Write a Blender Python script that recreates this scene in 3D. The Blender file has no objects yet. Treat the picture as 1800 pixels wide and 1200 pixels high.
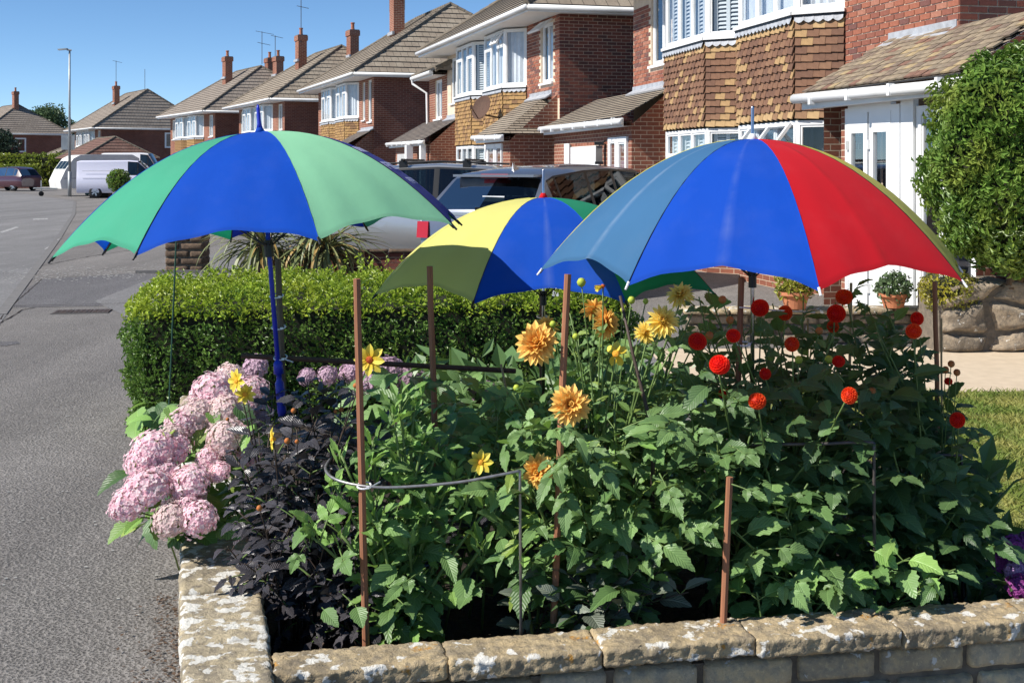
import bpy, math, random
import numpy as np
from mathutils import Vector, Matrix, noise
R = math.radians
rng = random.Random(7)
sc = bpy.context.scene
col = sc.collection
PI = math.pi

# ------------------------------------------------------------------ camera, sky, sun, exposure
cam_d = bpy.data.cameras.new('camera'); cam = bpy.data.objects.new('camera', cam_d); col.objects.link(cam)
cam.location = (0, 0, 1.6); cam.rotation_euler = (R(90), 0, 0)
cam_d.sensor_width = 36; cam_d.lens = 44; cam_d.shift_y = -305 / 1800
cam_d.clip_end = 3000; cam_d.clip_start = 0.05
sc.camera = cam
SUN_EL, SUN_A = 42.0, 21.5        # elevation; azimuth measured from -X towards -Y (the camera's side)
sv = Vector((-math.cos(R(SUN_EL)) * math.cos(R(SUN_A)), -math.cos(R(SUN_EL)) * math.sin(R(SUN_A)), math.sin(R(SUN_EL))))
w = bpy.data.worlds.new('World'); sc.world = w; w.use_nodes = True
wn = w.node_tree; wn.nodes.clear()
sky = wn.nodes.new('ShaderNodeTexSky'); sky.sky_type = 'NISHITA'; sky.sun_disc = False
sky.sun_elevation = R(SUN_EL); sky.sun_rotation = math.atan2(sv.x, sv.y)
sky.altitude = 0; sky.air_density = 0.5; sky.dust_density = 0.0; sky.ozone_density = 3.0
bg = wn.nodes.new('ShaderNodeBackground'); bg.inputs[1].default_value = 0.115
hs_ = wn.nodes.new('ShaderNodeHueSaturation'); hs_.inputs['Saturation'].default_value = 1.10; hs_.inputs['Hue'].default_value = 0.496
wo = wn.nodes.new('ShaderNodeOutputWorld')
wn.links.new(sky.outputs[0], hs_.inputs['Color']); wn.links.new(hs_.outputs[0], bg.inputs[0]); wn.links.new(bg.outputs[0], wo.inputs[0])
sl = bpy.data.lights.new('sun', 'SUN'); sl.energy = 5.0; sl.angle = R(0.5); sl.color = (1.0, 0.95, 0.88)
so = bpy.data.objects.new('sun', sl); col.objects.link(so)
so.rotation_euler = (-sv).to_track_quat('-Z', 'Y').to_euler()
vs = sc.view_settings; vs.view_transform = 'Standard'; vs.look = 'None'; vs.exposure = 0.42; vs.gamma = 1.0
vs.use_curve_mapping = False
sc.cycles.max_bounces = 6; sc.cycles.diffuse_bounces = 3; sc.cycles.glossy_bounces = 3
sc.cycles.transmission_bounces = 4; sc.cycles.transparent_max_bounces = 12

# ------------------------------------------------------------------ helpers
def at(px, py, Y):
    """point of the place seen at a pixel of the 1800x1200 photograph, at distance Y along the street"""
    return Vector(((px - 900) / 2200 * Y, Y, 1.6 - (py - 295) / 2200 * Y))

WL = {}
def worldloc(o):
    return WL.get(o.name, Vector((0, 0, 0)))

def link(o, parent=None):
    col.objects.link(o)
    if parent is not None:
        o.parent = parent
        l = worldloc(parent)
        if l.length_squared > 0:
            o.matrix_parent_inverse = Matrix.Translation(-l)
    return o

def tag(o, label=None, cat=None, group=None, kind=None):
    if label: o['label'] = label
    if cat: o['category'] = cat
    if group: o['group'] = group
    if kind: o['kind'] = kind
    return o

def thing(name, loc, label, cat, group=None):
    o = bpy.data.objects.new(name, None); col.objects.link(o)
    o.empty_display_size = 0.1
    o.location = loc; WL[o.name] = Vector(loc)
    return tag(o, label, cat, group)

class MB:
    def __init__(s):
        s.V = []; s.F = []; s.M = []; s.U = []; s.hasuv = False
    def v(s, p):
        s.V.append(tuple(p)); return len(s.V) - 1
    def face(s, pts, m=0, uv=None):
        i = [s.v(p) for p in pts]
        s.F.append(i); s.M.append(m)
        if uv is not None: s.hasuv = True
        s.U.append(uv if uv is not None else [(0, 0)] * len(i))
    def quadm(s, pts, m=0):
        """wall quad a,b,c,d with a uv map in metres (a->b along, z up)"""
        a, b = Vector(pts[0]), Vector(pts[1])
        h = (b - a); h.z = 0; L = h.length or 1; h /= L
        o = Vector((a.x, a.y, 0)); base = h.dot(o)
        s.face(pts, m, [(h.dot(Vector(p)), p[2]) for p in pts])
    def obox(s, o, a, b, c, m=0):
        """box from corner o with edge vectors a,b,c"""
        o, a, b, c = Vector(o), Vector(a), Vector(b), Vector(c)
        if a.cross(b).dot(c) < 0: a, b = b, a
        p = [o, o + a, o + a + b, o + b, o + c, o + a + c, o + a + b + c, o + b + c]
        i = [s.v(q) for q in p]
        for f in ((0, 3, 2, 1), (4, 5, 6, 7), (0, 1, 5, 4), (1, 2, 6, 5), (2, 3, 7, 6), (3, 0, 4, 7)):
            s.F.append([i[k] for k in f]); s.M.append(m)
            e1 = Vector(p[f[1]]) - Vector(p[f[0]]); e2 = Vector(p[f[3]]) - Vector(p[f[0]])
            l1, l2 = e1.length, e2.length
            s.U.append([(0, 0), (l1, 0), (l1, l2), (0, l2)])
    def cbox(s, c, sx, sy, sz, m=0):
        c = Vector(c); s.obox(c - Vector((sx, sy, sz)) / 2, (sx, 0, 0), (0, sy, 0), (0, 0, sz), m)
    def tube(s, path, r, n=6, m=0, cap=True):
        path = [Vector(p) for p in path]
        if not hasattr(r, '__len__'): r = [r] * len(path)
        rings = []; up = None
        for k, p in enumerate(path):
            t = (path[min(k + 1, len(path) - 1)] - path[max(k - 1, 0)]).normalized()
            if up is None:
                up = Vector((0, 0, 1)) if abs(t.z) < 0.9 else Vector((1, 0, 0))
            x = t.cross(up)
            if x.length < 1e-4: x = t.cross(Vector((0, 1, 0)))
            x.normalize(); y = x.cross(t).normalized(); up = y
            rings.append([s.v(p + (x * math.cos(2 * PI * j / n) + y * math.sin(2 * PI * j / n)) * r[k]) for j in range(n)])
        L = 0
        for k in range(len(rings) - 1):
            L2 = L + (path[k + 1] - path[k]).length
            for j in range(n):
                j2 = (j + 1) % n
                s.F.append([rings[k][j], rings[k][j2], rings[k + 1][j2], rings[k + 1][j]]); s.M.append(m)
                s.U.append([(j / n, L), ((j + 1) / n, L), ((j + 1) / n, L2), (j / n, L2)])
            L = L2
        if cap:
            s.F.append(rings[0][::-1]); s.M.append(m); s.U.append([(0, 0)] * n)
            s.F.append(rings[-1]); s.M.append(m); s.U.append([(0, 0)] * n)
    def lathe(s, c, prof, n=16, m=0, axis=None):
        """prof: list of (r, z) from bottom to top around vertical axis at c"""
        c = Vector(c); rings = []
        for r, z in prof:
            rings.append([s.v(c + Vector((r * math.cos(2 * PI * j / n), r * math.sin(2 * PI * j / n), z))) for j in range(n)])
        for k in range(len(rings) - 1):
            for j in range(n):
                j2 = (j + 1) % n
                s.F.append([rings[k][j], rings[k][j2], rings[k + 1][j2], rings[k + 1][j]]); s.M.append(m); s.U.append([(0, 0)] * 4)
        s.F.append(rings[0][::-1]); s.M.append(m); s.U.append([(0, 0)] * n)
        s.F.append(rings[-1]); s.M.append(m); s.U.append([(0, 0)] * n)
    def mesh(s, name, mats, smooth=False):
        me = bpy.data.meshes.new(name); me.from_pydata(s.V, [], s.F)
        for m in (mats if isinstance(mats, (list, tuple)) else [mats]): me.materials.append(m)
        me.polygons.foreach_set('material_index', s.M)
        uvl = me.uv_layers.new(name='uv')
        flat = [c for f in s.U for q in f for c in q]
        uvl.data.foreach_set('uv', flat)
        if smooth: me.polygons.foreach_set('use_smooth', [True] * len(s.F))
        me.update(); return me
    def build(s, name, mats, parent=None, smooth=False):
        o = bpy.data.objects.new(name, s.mesh(name, mats, smooth))
        return link(o, parent)

def inst(name, me, M, parent=None):
    o = bpy.data.objects.new(name, me); o.matrix_basis = M
    return link(o, parent)

def basis(loc, y, up, s=1.0, sx=None):
    """matrix with local +Y along y, local +Z near up"""
    y = Vector(y).normalized(); x = y.cross(Vector(up))
    if x.length < 1e-4: x = y.cross(Vector((1, 0, 0.1)))
    x.normalize(); z = x.cross(y)
    m = Matrix((x, y, z)).transposed().to_4x4()
    return Matrix.Translation(loc) @ m @ Matrix.Diagonal((sx or s, s, s, 1))

# ------------------------------------------------------------------ materials
class NT:
    def __init__(s, name):
        s.mat = bpy.data.materials.new(name); s.mat.use_nodes = True
        s.nt = s.mat.node_tree; s.nt.nodes.clear()
        s.out = s.n('ShaderNodeOutputMaterial')
    def n(s, t, **kw):
        nd = s.nt.nodes.new(t)
        for k, v in kw.items(): setattr(nd, k, v)
        return nd
    def l(s, a, b): s.nt.links.new(a, b)
    def mix(s, f, a, b, mode='MIX'):
        nd = s.n('ShaderNodeMix', data_type='RGBA', blend_type=mode)
        for sock, v in ((nd.inputs[0], f), (nd.inputs[6], a), (nd.inputs[7], b)):
            if hasattr(v, 'is_linked'): s.l(v, sock)
            elif isinstance(v, (int, float)): sock.default_value = v
            else: sock.default_value = (*v[:3], 1)
        return nd.outputs[2]
    def math(s, op, a, b=0.0, c=0.0):
        nd = s.n('ShaderNodeMath', operation=op)
        for sock, v in zip(nd.inputs, (a, b, c)):
            if hasattr(v, 'is_linked'): s.l(v, sock)
            else: sock.default_value = v
        return nd.outputs[0]
    def ramp(s, f, a, b):
        nd = s.n('ShaderNodeMapRange'); nd.inputs[1].default_value = a; nd.inputs[2].default_value = b
        s.l(f, nd.inputs[0]); return nd.outputs[0]
    def coord(s, kind='Object', scale=None):
        c = s.n('ShaderNodeTexCoord').outputs[kind]
        if scale is not None:
            mp = s.n('ShaderNodeMapping'); mp.inputs['Scale'].default_value = scale if hasattr(scale, '__len__') else (scale,) * 3
            s.l(c, mp.inputs[0]); c = mp.outputs[0]
        return c
    def noise(s, scale, detail=4, rough=0.55, c=None, dist=0.0):
        nd = s.n('ShaderNodeTexNoise'); nd.inputs['Scale'].default_value = scale; nd.inputs['Detail'].default_value = detail
        nd.inputs['Roughness'].default_value = rough; nd.inputs['Distortion'].default_value = dist
        s.l(c if c is not None else s.coord(), nd.inputs['Vector']); return nd.outputs[0]
    def voro(s, scale, c=None, feature='F1'):
        nd = s.n('ShaderNodeTexVoronoi', feature=feature); nd.inputs['Scale'].default_value = scale
        s.l(c if c is not None else s.coord(), nd.inputs['Vector']); return nd.outputs[0]
    def bump(s, h, strength, dist=0.01, prev=None):
        nd = s.n('ShaderNodeBump'); nd.inputs['Strength'].default_value = strength; nd.inputs['Distance'].default_value = dist
        s.l(h, nd.inputs['Height'])
        if prev is not None: s.l(prev, nd.inputs['Normal'])
        return nd.outputs[0]
    def rand(s):
        return s.n('ShaderNodeObjectInfo').outputs['Random']
    def hsv(s, c, v=None, h=None, sat=None):
        nd = s.n('ShaderNodeHueSaturation')
        if hasattr(c, 'is_linked'): s.l(c, nd.inputs['Color'])
        else: nd.inputs['Color'].default_value = (*c, 1)
        for k, x in (('Value', v), ('Hue', h), ('Saturation', sat)):
            if x is None: continue
            if hasattr(x, 'is_linked'): s.l(x, nd.inputs[k])
            else: nd.inputs[k].default_value = x
        return nd.outputs[0]
    def principled(s, c, rough=0.6, spec=0.5, metal=0.0, normal=None, sheen=0, coat=0, trans=0, tcol=None):
        p = s.n('ShaderNodeBsdfPrincipled')
        if hasattr(c, 'is_linked'): s.l(c, p.inputs['Base Color'])
        else: p.inputs['Base Color'].default_value = (*c[:3], 1)
        if hasattr(rough, 'is_linked'): s.l(rough, p.inputs['Roughness'])
        else: p.inputs['Roughness'].default_value = rough
        p.inputs['Specular IOR Level'].default_value = spec; p.inputs['Metallic'].default_value = metal
        if normal is not None: s.l(normal, p.inputs['Normal'])
        if sheen: p.inputs['Sheen Weight'].default_value = sheen
        if coat: p.inputs['Coat Weight'].default_value = coat; p.inputs['Coat Roughness'].default_value = 0.04
        sh = p.outputs[0]
        if trans:
            t = s.n('ShaderNodeBsdfTranslucent')
            if tcol is not None:
                if hasattr(tcol, 'is_linked'): s.l(tcol, t.inputs[0])
                else: t.inputs[0].default_value = (*tcol, 1)
            elif hasattr(c, 'is_linked'): s.l(c, t.inputs[0])
            else: t.inputs[0].default_value = (*c[:3], 1)
            mx = s.n('ShaderNodeMixShader'); mx.inputs[0].default_value = trans
            s.l(sh, mx.inputs[1]); s.l(t.outputs[0], mx.inputs[2]); sh = mx.outputs[0]
        s.l(sh, s.out.inputs[0]); return s.mat

def pm(name, c, c2=None, scale=4, rough=0.6, spec=0.4, bump=0, bscale=40, bdist=0.004, rnd=0, metal=0, coat=0, trans=0, sheen=0, contrast=(0.35, 0.65)):
    t = NT(name); cc = c
    if c2 is not None: cc = t.mix(t.ramp(t.noise(scale), *contrast), c, c2)
    if rnd:
        cc = t.hsv(cc, v=t.math('MULTIPLY_ADD', t.rand(), 2 * rnd, 1 - rnd))
    nm = t.bump(t.noise(bscale, 5), bump, bdist) if bump else None
    return t.principled(cc, rough, spec, metal, nm, sheen, coat, trans)
M = {}
def asphalt(name, c1, c2, speck, coarse, grain=0.6):
    t = NT(name); c = t.coord()
    big = t.ramp(t.math('ADD', t.math('MULTIPLY', t.noise(0.5, 6, 0.65, c, 0.8), .7), t.math('MULTIPLY', t.noise(3.5, 5, 0.6, c), .3)), 0.4, 0.6)
    fine = t.voro(coarse, c); f2 = t.noise(coarse * 2.2, 3, 0.7, c)
    base = t.mix(big, c1, c2)
    base = t.mix(t.ramp(t.noise(0.9, 6, 0.65, c, 0.6), 0.52, 0.72), base, tuple(x * 1.25 for x in c2))
    ag = t.mix(t.ramp(t.math('ADD', t.math('MULTIPLY', f2, .7), t.math('MULTIPLY', fine, .45)), 0.35, 0.72), tuple(x * 0.22 for x in c1), speck)
    base = t.mix(grain, base, ag)
    mp = t.n('ShaderNodeMapping'); mp.inputs['Rotation'].default_value = (0, 0, R(-16)); mp.inputs['Scale'].default_value = (1.3, 0.07, 1); t.l(c, mp.inputs[0])
    base = t.hsv(base, v=t.math('MULTIPLY_ADD', t.ramp(t.noise(1.0, 5, 0.6, mp.outputs[0]), 0.3, 0.7), 0.34, 0.83))
    nm = t.bump(t.math('ADD', fine, f2), 1.0, 0.009)
    return t.principled(base, 0.85, 0.3, normal=nm)
M['pavement'] = asphalt('pavement_asphalt', (0.135, 0.125, 0.116), (0.19, 0.176, 0.162), (0.40, 0.375, 0.35), 75, 0.52)
M['road'] = asphalt('road_asphalt', (0.17, 0.166, 0.163), (0.205, 0.20, 0.196), (0.34, 0.33, 0.325), 40, 0.4)
M['patch'] = asphalt('patched_asphalt', (0.11, 0.106, 0.11), (0.135, 0.13, 0.13), (0.26, 0.25, 0.25), 60)
M['grit'] = pm('pale_grit', (0.5, 0.48, 0.44), None)
M['kerb'] = pm('kerb_concrete', (0.19, 0.18, 0.17), (0.14, 0.135, 0.13), 6, 0.85, bump=0.4)
M['paint'] = pm('worn_road_paint', (0.45, 0.44, 0.42), (0.18, 0.175, 0.17), 14, 0.7, contrast=(0.45, 0.6))
M['iron'] = pm('drain_iron', (0.07, 0.06, 0.055), (0.12, 0.08, 0.06), 20, 0.6, bump=0.3)
M['path'] = pm('beige_gravel_path', (0.62, 0.5, 0.36), (0.55, 0.44, 0.31), 9, 0.9, bump=0.5, bscale=220, bdist=0.004)
M['soil'] = pm('dark_soil', (0.022, 0.016, 0.012), (0.045, 0.032, 0.022), 12, 0.95, bump=1.0, bscale=40, bdist=0.03)
M['lawn'] = pm('dry_lawn', (0.16, 0.19, 0.045), (0.25, 0.25, 0.08), 3.5, 0.9, bump=0.8, bscale=60, bdist=0.02)
t = NT('grass_blade'); M['grass'] = t.principled(t.mix(t.ramp(t.noise(4), 0.42, 0.6), (0.17, 0.24, 0.045), (0.36, 0.35, 0.10)), 0.6, 0.3, trans=0.3)
M['grassfar'] = M['lawn']

def brickmat(name, c1, c2, mortar, rowh=0.075, bw=0.225, bump=1.0):
    t = NT(name); uv = t.coord('UV')
    b = t.n('ShaderNodeTexBrick'); b.offset = 0.5
    b.inputs['Scale'].default_value = 1.0; b.inputs['Brick Width'].default_value = bw; b.inputs['Row Height'].default_value = rowh
    b.inputs['Mortar Size'].default_value = 0.006; b.inputs['Mortar Smooth'].default_value = 0.15; b.inputs['Bias'].default_value = -0.1
    b.inputs['Color1'].default_value = (*c1, 1); b.inputs['Color2'].default_value = (*c2, 1); b.inputs['Mortar'].default_value = (*mortar, 1)
    t.l(uv, b.inputs['Vector'])
    c = t.mix(t.ramp(t.noise(0.7, 4), 0.35, 0.7), b.outputs[0], (0.75, 0.68, 0.65), 'MULTIPLY')
    c = t.hsv(c, v=t.math('MULTIPLY_ADD', t.noise(25, 3), 0.5, 0.75))
    h = t.math('SUBTRACT', 1.0, b.outputs[1]); h = t.math('ADD', h, t.math('MULTIPLY', t.noise(60, 4), 0.35))
    return t.principled(c, 0.85, 0.25, normal=t.bump(h, bump, 0.008))
M['brick'] = brickmat('red_brick_wall', (0.31, 0.12, 0.075), (0.23, 0.088, 0.06), (0.62, 0.5, 0.37))
M['brick_dark'] = brickmat('dark_shaded_brick_wall', (0.24, 0.085, 0.055), (0.17, 0.062, 0.045), (0.36, 0.26, 0.2))  # darker copy of the brick, paints shade onto side and rear walls
M['mortar'] = pm('pale_mortar', (0.72, 0.58, 0.43), (0.6, 0.48, 0.36), 10, 0.95, bump=0.4, bscale=90)
def piecemat(name, cols, rough=0.85, bump=0.5, bscale=70, noisec=0.3, bd=0.004):
    """alike pieces: each takes one of the colours by its own random number"""
    t = NT(name); r = t.rand(); cr = t.n('ShaderNodeValToRGB'); cr.color_ramp.interpolation = 'CONSTANT'
    e = cr.color_ramp.elements
    while len(e) < len(cols): e.new(0.5)
    acc = 0; tot = sum(q for _, q in cols)
    for i, (c, q) in enumerate(cols):
        e[i].position = acc / tot; e[i].color = (*c, 1); acc += q
    t.l(r, cr.inputs[0])
    c = t.hsv(cr.outputs[0], v=t.math('MULTIPLY_ADD', t.noise(18, 4), 2 * noisec, 1 - noisec))
    return t.principled(c, rough, 0.25, normal=t.bump(t.noise(bscale, 5), bump, bd))
M['brick_piece'] = piecemat('single_bricks', [((0.30, 0.11, 0.068), 4), ((0.235, 0.088, 0.06), 3), ((0.16, 0.072, 0.06), 2), ((0.34, 0.15, 0.10), 2)])
M['brick_piece_dark'] = piecemat('single_dark_shaded_bricks', [((0.23, 0.075, 0.05), 4), ((0.17, 0.06, 0.045), 3), ((0.125, 0.055, 0.045), 2)])  # shade put into side-wall bricks; the dark drive wall shares them
M['hung_tile'] = piecemat('hung_clay_tiles', [((0.185, 0.098, 0.06), 6), ((0.15, 0.08, 0.052), 3), ((0.215, 0.118, 0.07), 2), ((0.36, 0.23, 0.11), 1.7)])
M['hung_tile_buff'] = piecemat('buff_clay_tiles', [((0.38, 0.25, 0.12), 3), ((0.42, 0.28, 0.14), 2), ((0.25, 0.145, 0.08), 1.4)])
M['hung_tile2'] = piecemat('golden_clay_tiles', [((0.36, 0.22, 0.09), 6), ((0.29, 0.17, 0.075), 4), ((0.2, 0.115, 0.06), 2)])
M['roof_tile'] = piecemat('weathered_roof_tiles', [((0.26, 0.205, 0.14), 4), ((0.215, 0.17, 0.12), 4), ((0.18, 0.135, 0.10), 3), ((0.19, 0.105, 0.075), 1.2), ((0.33, 0.25, 0.14), 1.5)], bump=0.8, bscale=45, noisec=0.45)
def roofmat(name, c1, c2, c3, tw=0.28, dark=0.35):
    t = NT(name); uv = t.coord('UV'); s = t.n('ShaderNodeSeparateXYZ'); t.l(uv, s.inputs[0])
    x = t.math('DIVIDE', s.outputs[0], tw); row = t.math('FLOOR', s.outputs[1])
    x = t.math('ADD', x, t.math('MULTIPLY', row, 0.5))
    fx = t.math('FRACT', x)
    gap = t.math('LESS_THAN', fx, 0.07)
    cid = t.n('ShaderNodeCombineXYZ'); t.l(t.math('FLOOR', x), cid.inputs[0]); t.l(row, cid.inputs[1])
    wn_ = t.n('ShaderNodeTexWhiteNoise'); t.l(cid.outputs[0], wn_.inputs['Vector'])
    c = t.mix(wn_.outputs[0], c1, c2)
    c = t.mix(t.ramp(t.noise(1.1, 6, 0.65), 0.45, 0.75), c, c3)
    c = t.hsv(c, v=t.math('MULTIPLY_ADD', t.noise(14, 4), 0.6, 0.7))
    c = t.mix(t.math('MULTIPLY', gap, 1 - dark), c, (0.03, 0.025, 0.02))
    return t.principled(c, 0.9, 0.2, normal=t.bump(t.noise(30, 5), 0.6, 0.01))
M['roof'] = roofmat('brown_roof_tiles', (0.32, 0.265, 0.20), (0.26, 0.21, 0.16), (0.38, 0.325, 0.25))
M['roof_grey'] = roofmat('grey_brown_roof_tiles', (0.20, 0.17, 0.15), (0.15, 0.125, 0.11), (0.25, 0.21, 0.175))
M['roof_far'] = roofmat('far_roof_tiles', (0.29, 0.245, 0.20), (0.24, 0.20, 0.165), (0.33, 0.28, 0.23))
M['roof_red'] = roofmat('reddish_garage_tiles', (0.2, 0.11, 0.085), (0.16, 0.09, 0.07), (0.24, 0.15, 0.12))
M['ridge'] = pm('ridge_tiles', (0.2, 0.165, 0.125), (0.13, 0.11, 0.085), 5, 0.9, bump=0.7, bscale=25, bdist=0.02)
M['white'] = pm('white_upvc', (0.8, 0.8, 0.79), (0.62, 0.62, 0.59), 1.6, 0.4, 0.5, contrast=(0.45, 0.8))
M['soffit'] = pm('white_soffit', (0.72, 0.72, 0.7), None, 3, 0.6)
M['sill'] = pm('grey_sill', (0.5, 0.5, 0.49), (0.4, 0.4, 0.4), 6, 0.7)
M['lead'] = pm('lead_flashing', (0.40, 0.42, 0.45), (0.3, 0.31, 0.33), 9, 0.6, 0.5, bump=0.5, bscale=20, bdist=0.01)
M['dark'] = pm('dark_sheet', (0.03, 0.032, 0.035))
M['curtain'] = pm('net_curtain', (0.84, 0.84, 0.84), (0.74, 0.75, 0.76), 7, 0.9, trans=0.2)
M['shutter'] = pm('grey_white_shutter', (0.55, 0.56, 0.55), None, 3, 0.5)
M['terracotta'] = pm('terracotta', (0.5, 0.19, 0.09), (0.42, 0.16, 0.08), 9, 0.8, bump=0.2)
M['pot'] = pm('chimney_pot', (0.42, 0.15, 0.08), (0.3, 0.12, 0.07), 9, 0.8)
t = NT('window_glass')
g = t.n('ShaderNodeBsdfGlossy'); g.inputs['Roughness'].default_value = 0.02; g.inputs['Color'].default_value = (0.9, 0.95, 1, 1)
tr = t.n('ShaderNodeBsdfTransparent'); tr.inputs[0].default_value = (0.90, 0.94, 0.97, 1)
lw = t.n('ShaderNodeFresnel'); lw.inputs[0].default_value = 1.6
mx = t.n('ShaderNodeMixShader'); t.l(t.math('MULTIPLY_ADD', lw.outputs[0], 0.26, 0.03), mx.inputs[0]); t.l(tr.outputs[0], mx.inputs[1]); t.l(g.outputs[0], mx.inputs[2])
t.l(mx.outputs[0], t.out.inputs[0]); M['glass'] = t.mat
t = NT('car_glass')
g = t.n('ShaderNodeBsdfGlossy'); g.inputs['Roughness'].default_value = 0.01
tr = t.n('ShaderNodeBsdfTransparent'); tr.inputs[0].default_value = (0.12, 0.16, 0.175, 1)
lw = t.n('ShaderNodeFresnel'); lw.inputs[0].default_value = 1.6
mx = t.n('ShaderNodeMixShader'); t.l(t.math('MULTIPLY_ADD', lw.outputs[0], 0.55, 0.05), mx.inputs[0]); t.l(tr.outputs[0], mx.inputs[1]); t.l(g.outputs[0], mx.inputs[2])
t.l(mx.outputs[0], t.out.inputs[0]); M['carglass'] = t.mat
# stone with lichen
def stonemat(name, c1, c2, c3, lich=0.62, orange=0.7, rnd=0.12, bump=1.0):
    t = NT(name); c = t.coord('Generated') if False else t.n('ShaderNodeNewGeometry').outputs['Position']
    n1 = t.noise(7, 6, 0.65, c); n2 = t.noise(28, 5, 0.6, c)
    cc = t.mix(t.ramp(n1, 0.35, 0.65), c1, c2); cc = t.mix(t.ramp(n2, 0.46, 0.68), cc, c3)
    cc = t.mix(t.math('MULTIPLY', t.ramp(t.noise(4.3, 7, 0.7, c, 0.4), 0.47, 0.62), 0.62), cc, tuple(x * 0.75 for x in c3))
    cc = t.mix(t.math('MULTIPLY', t.ramp(t.noise(75, 3, 0.6, c), 0.58, 0.72), 0.55), cc, tuple(min(.8, x * 1.45) for x in c1))
    cc = t.hsv(cc, v=t.math('MULTIPLY_ADD', t.rand(), 2 * rnd, 1 - rnd))
    li = t.ramp(t.math('ADD', t.noise(17, 4, 0.55, c, 0.3), t.math('MULTIPLY', t.noise(60, 3, 0.5, c), 0.12)), lich, lich + 0.03)
    cc = t.mix(li, cc, (0.66, 0.64, 0.58))
    og = t.ramp(t.noise(8.3, 4, 0.6, t.coord('Object', 1.37)), orange, orange + 0.05)
    cc = t.mix(og, cc, (0.5, 0.25, 0.05))
    h = t.math('ADD', t.math('MULTIPLY', t.noise(22, 8, 0.7, c, 0.5), 1.0), t.math('MULTIPLY', t.noise(120, 4, 0.6, c), 0.3))
    return t.principled(cc, 0.9, 0.25, normal=t.bump(h, bump, 0.012))
M['coping'] = stonemat('lichened_coping_stone', (0.52, 0.40, 0.23), (0.38, 0.31, 0.20), (0.24, 0.20, 0.145), 0.64, 0.655)
M['coping_left'] = stonemat('pale_lichened_coping', (0.47, 0.39, 0.255), (0.34, 0.29, 0.205), (0.22, 0.19, 0.145), 0.59, 0.70)
M['block'] = stonemat('grey_gold_stone_block', (0.60, 0.45, 0.25), (0.46, 0.39, 0.28), (0.32, 0.28, 0.21), 0.7, 0.9, 0.28)
M['rock'] = stonemat('rough_rockery_stone', (0.38, 0.30, 0.21), (0.27, 0.22, 0.16), (0.19, 0.16, 0.125), 0.72, 0.85, 0.2)
M['brownstone'] = stonemat('brown_pillar_stone', (0.19, 0.13, 0.085), (0.14, 0.095, 0.065), (0.09, 0.065, 0.05), 0.8, 0.95, 0.25)
M['wallmortar'] = pm('garden_wall_mortar', (0.2, 0.165, 0.125), (0.13, 0.11, 0.085), 20, 0.95, bump=0.8, bscale=60, bdist=0.01)
def wood(name, c1, c2):
    t = NT(name); c = t.coord('Object', (60, 60, 3)); n = t.noise(1.0, 6, 0.6, c)
    cc = t.mix(t.ramp(n, 0.3, 0.7), c1, c2); return t.principled(cc, 0.75, 0.3, normal=t.bump(n, 0.5, 0.003))
M['stake'] = wood('red_brown_stake_wood', (0.40, 0.175, 0.09), (0.24, 0.10, 0.055))
M['stake_dark'] = wood('dark_brown_stake_wood', (0.12, 0.065, 0.042), (0.07, 0.038, 0.028))
M['stake_grey'] = wood('grey_brown_stake_wood', (0.17, 0.125, 0.085), (0.1, 0.075, 0.055))
M['cane'] = wood('bamboo_cane', (0.5, 0.37, 0.2), (0.36, 0.25, 0.13))
M['steel'] = pm('dull_steel_wire', (0.42, 0.41, 0.41), (0.27, 0.25, 0.24), 40, 0.42, 0.5, metal=0.75)
M['blacksteel'] = pm('dark_steel_wire', (0.075, 0.07, 0.07), (0.13, 0.11, 0.1), 40, 0.45, metal=0.3)
M['chrome'] = pm('umbrella_steel', (0.6, 0.6, 0.62), None, 3, 0.22, metal=1)
M['tie'] = pm('white_cable_tie', (0.75, 0.75, 0.76), None, 3, 0.4)
M['bluep'] = pm('blue_shaft_paint', (0.01, 0.025, 0.42), (0.015, 0.03, 0.32), 20, 0.4)
M['black'] = pm('black_plastic', (0.015, 0.015, 0.016), None, 3, 0.4)
M['tyre'] = pm('tyre_rubber', (0.018, 0.018, 0.019), None, 3, 0.8)
M['alloy'] = pm('alloy_wheel', (0.5, 0.5, 0.52), None, 3, 0.3, metal=0.9)
M['redlamp'] = pm('red_lamp_lens', (0.42, 0.008, 0.012), None, 3, 0.12, 0.6)
M['plate'] = pm('number_plate', (0.75, 0.6, 0.06), None, 3, 0.5)
M['car_grey'] = pm('dark_grey_car_paint', (0.14, 0.155, 0.195), None, 3, 0.3, 0.5, metal=0.5, coat=1)
M['car_silver'] = pm('silver_car_paint', (0.5, 0.51, 0.52), None, 3, 0.35, metal=0.6, coat=1)
M['car_white'] = pm('white_van_paint', (0.78, 0.78, 0.8), None, 3, 0.35, coat=0.6)
M['car_lilac'] = pm('silver_lilac_van_paint', (0.74, 0.73, 0.84), None, 3, 0.35, metal=0.0, coat=0.8)
M['car_maroon'] = pm('maroon_car_paint', (0.06, 0.014, 0.025), None, 3, 0.3, coat=1)
M['caravan'] = pm('cream_white_caravan', (0.74, 0.73, 0.69), (0.66, 0.65, 0.61), 2, 0.45)
M['interior'] = pm('car_interior', (0.05, 0.055, 0.06), None, 3, 0.8)
M['lamp_steel'] = pm('galvanised_lamp_post', (0.30, 0.32, 0.33), (0.4, 0.42, 0.42), 2, 0.5, metal=0.5)
M['greenbin'] = pm('green_bin_plastic', (0.02, 0.07, 0.045), None, 3, 0.5)
M['litter'] = pm('dead_leaves', (0.13, 0.08, 0.05), (0.07, 0.045, 0.03), 30, 0.9)
M['boxbrown'] = pm('dark_brown_box', (0.055, 0.03, 0.024), (0.035, 0.02, 0.018), 5, 0.7)
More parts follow.
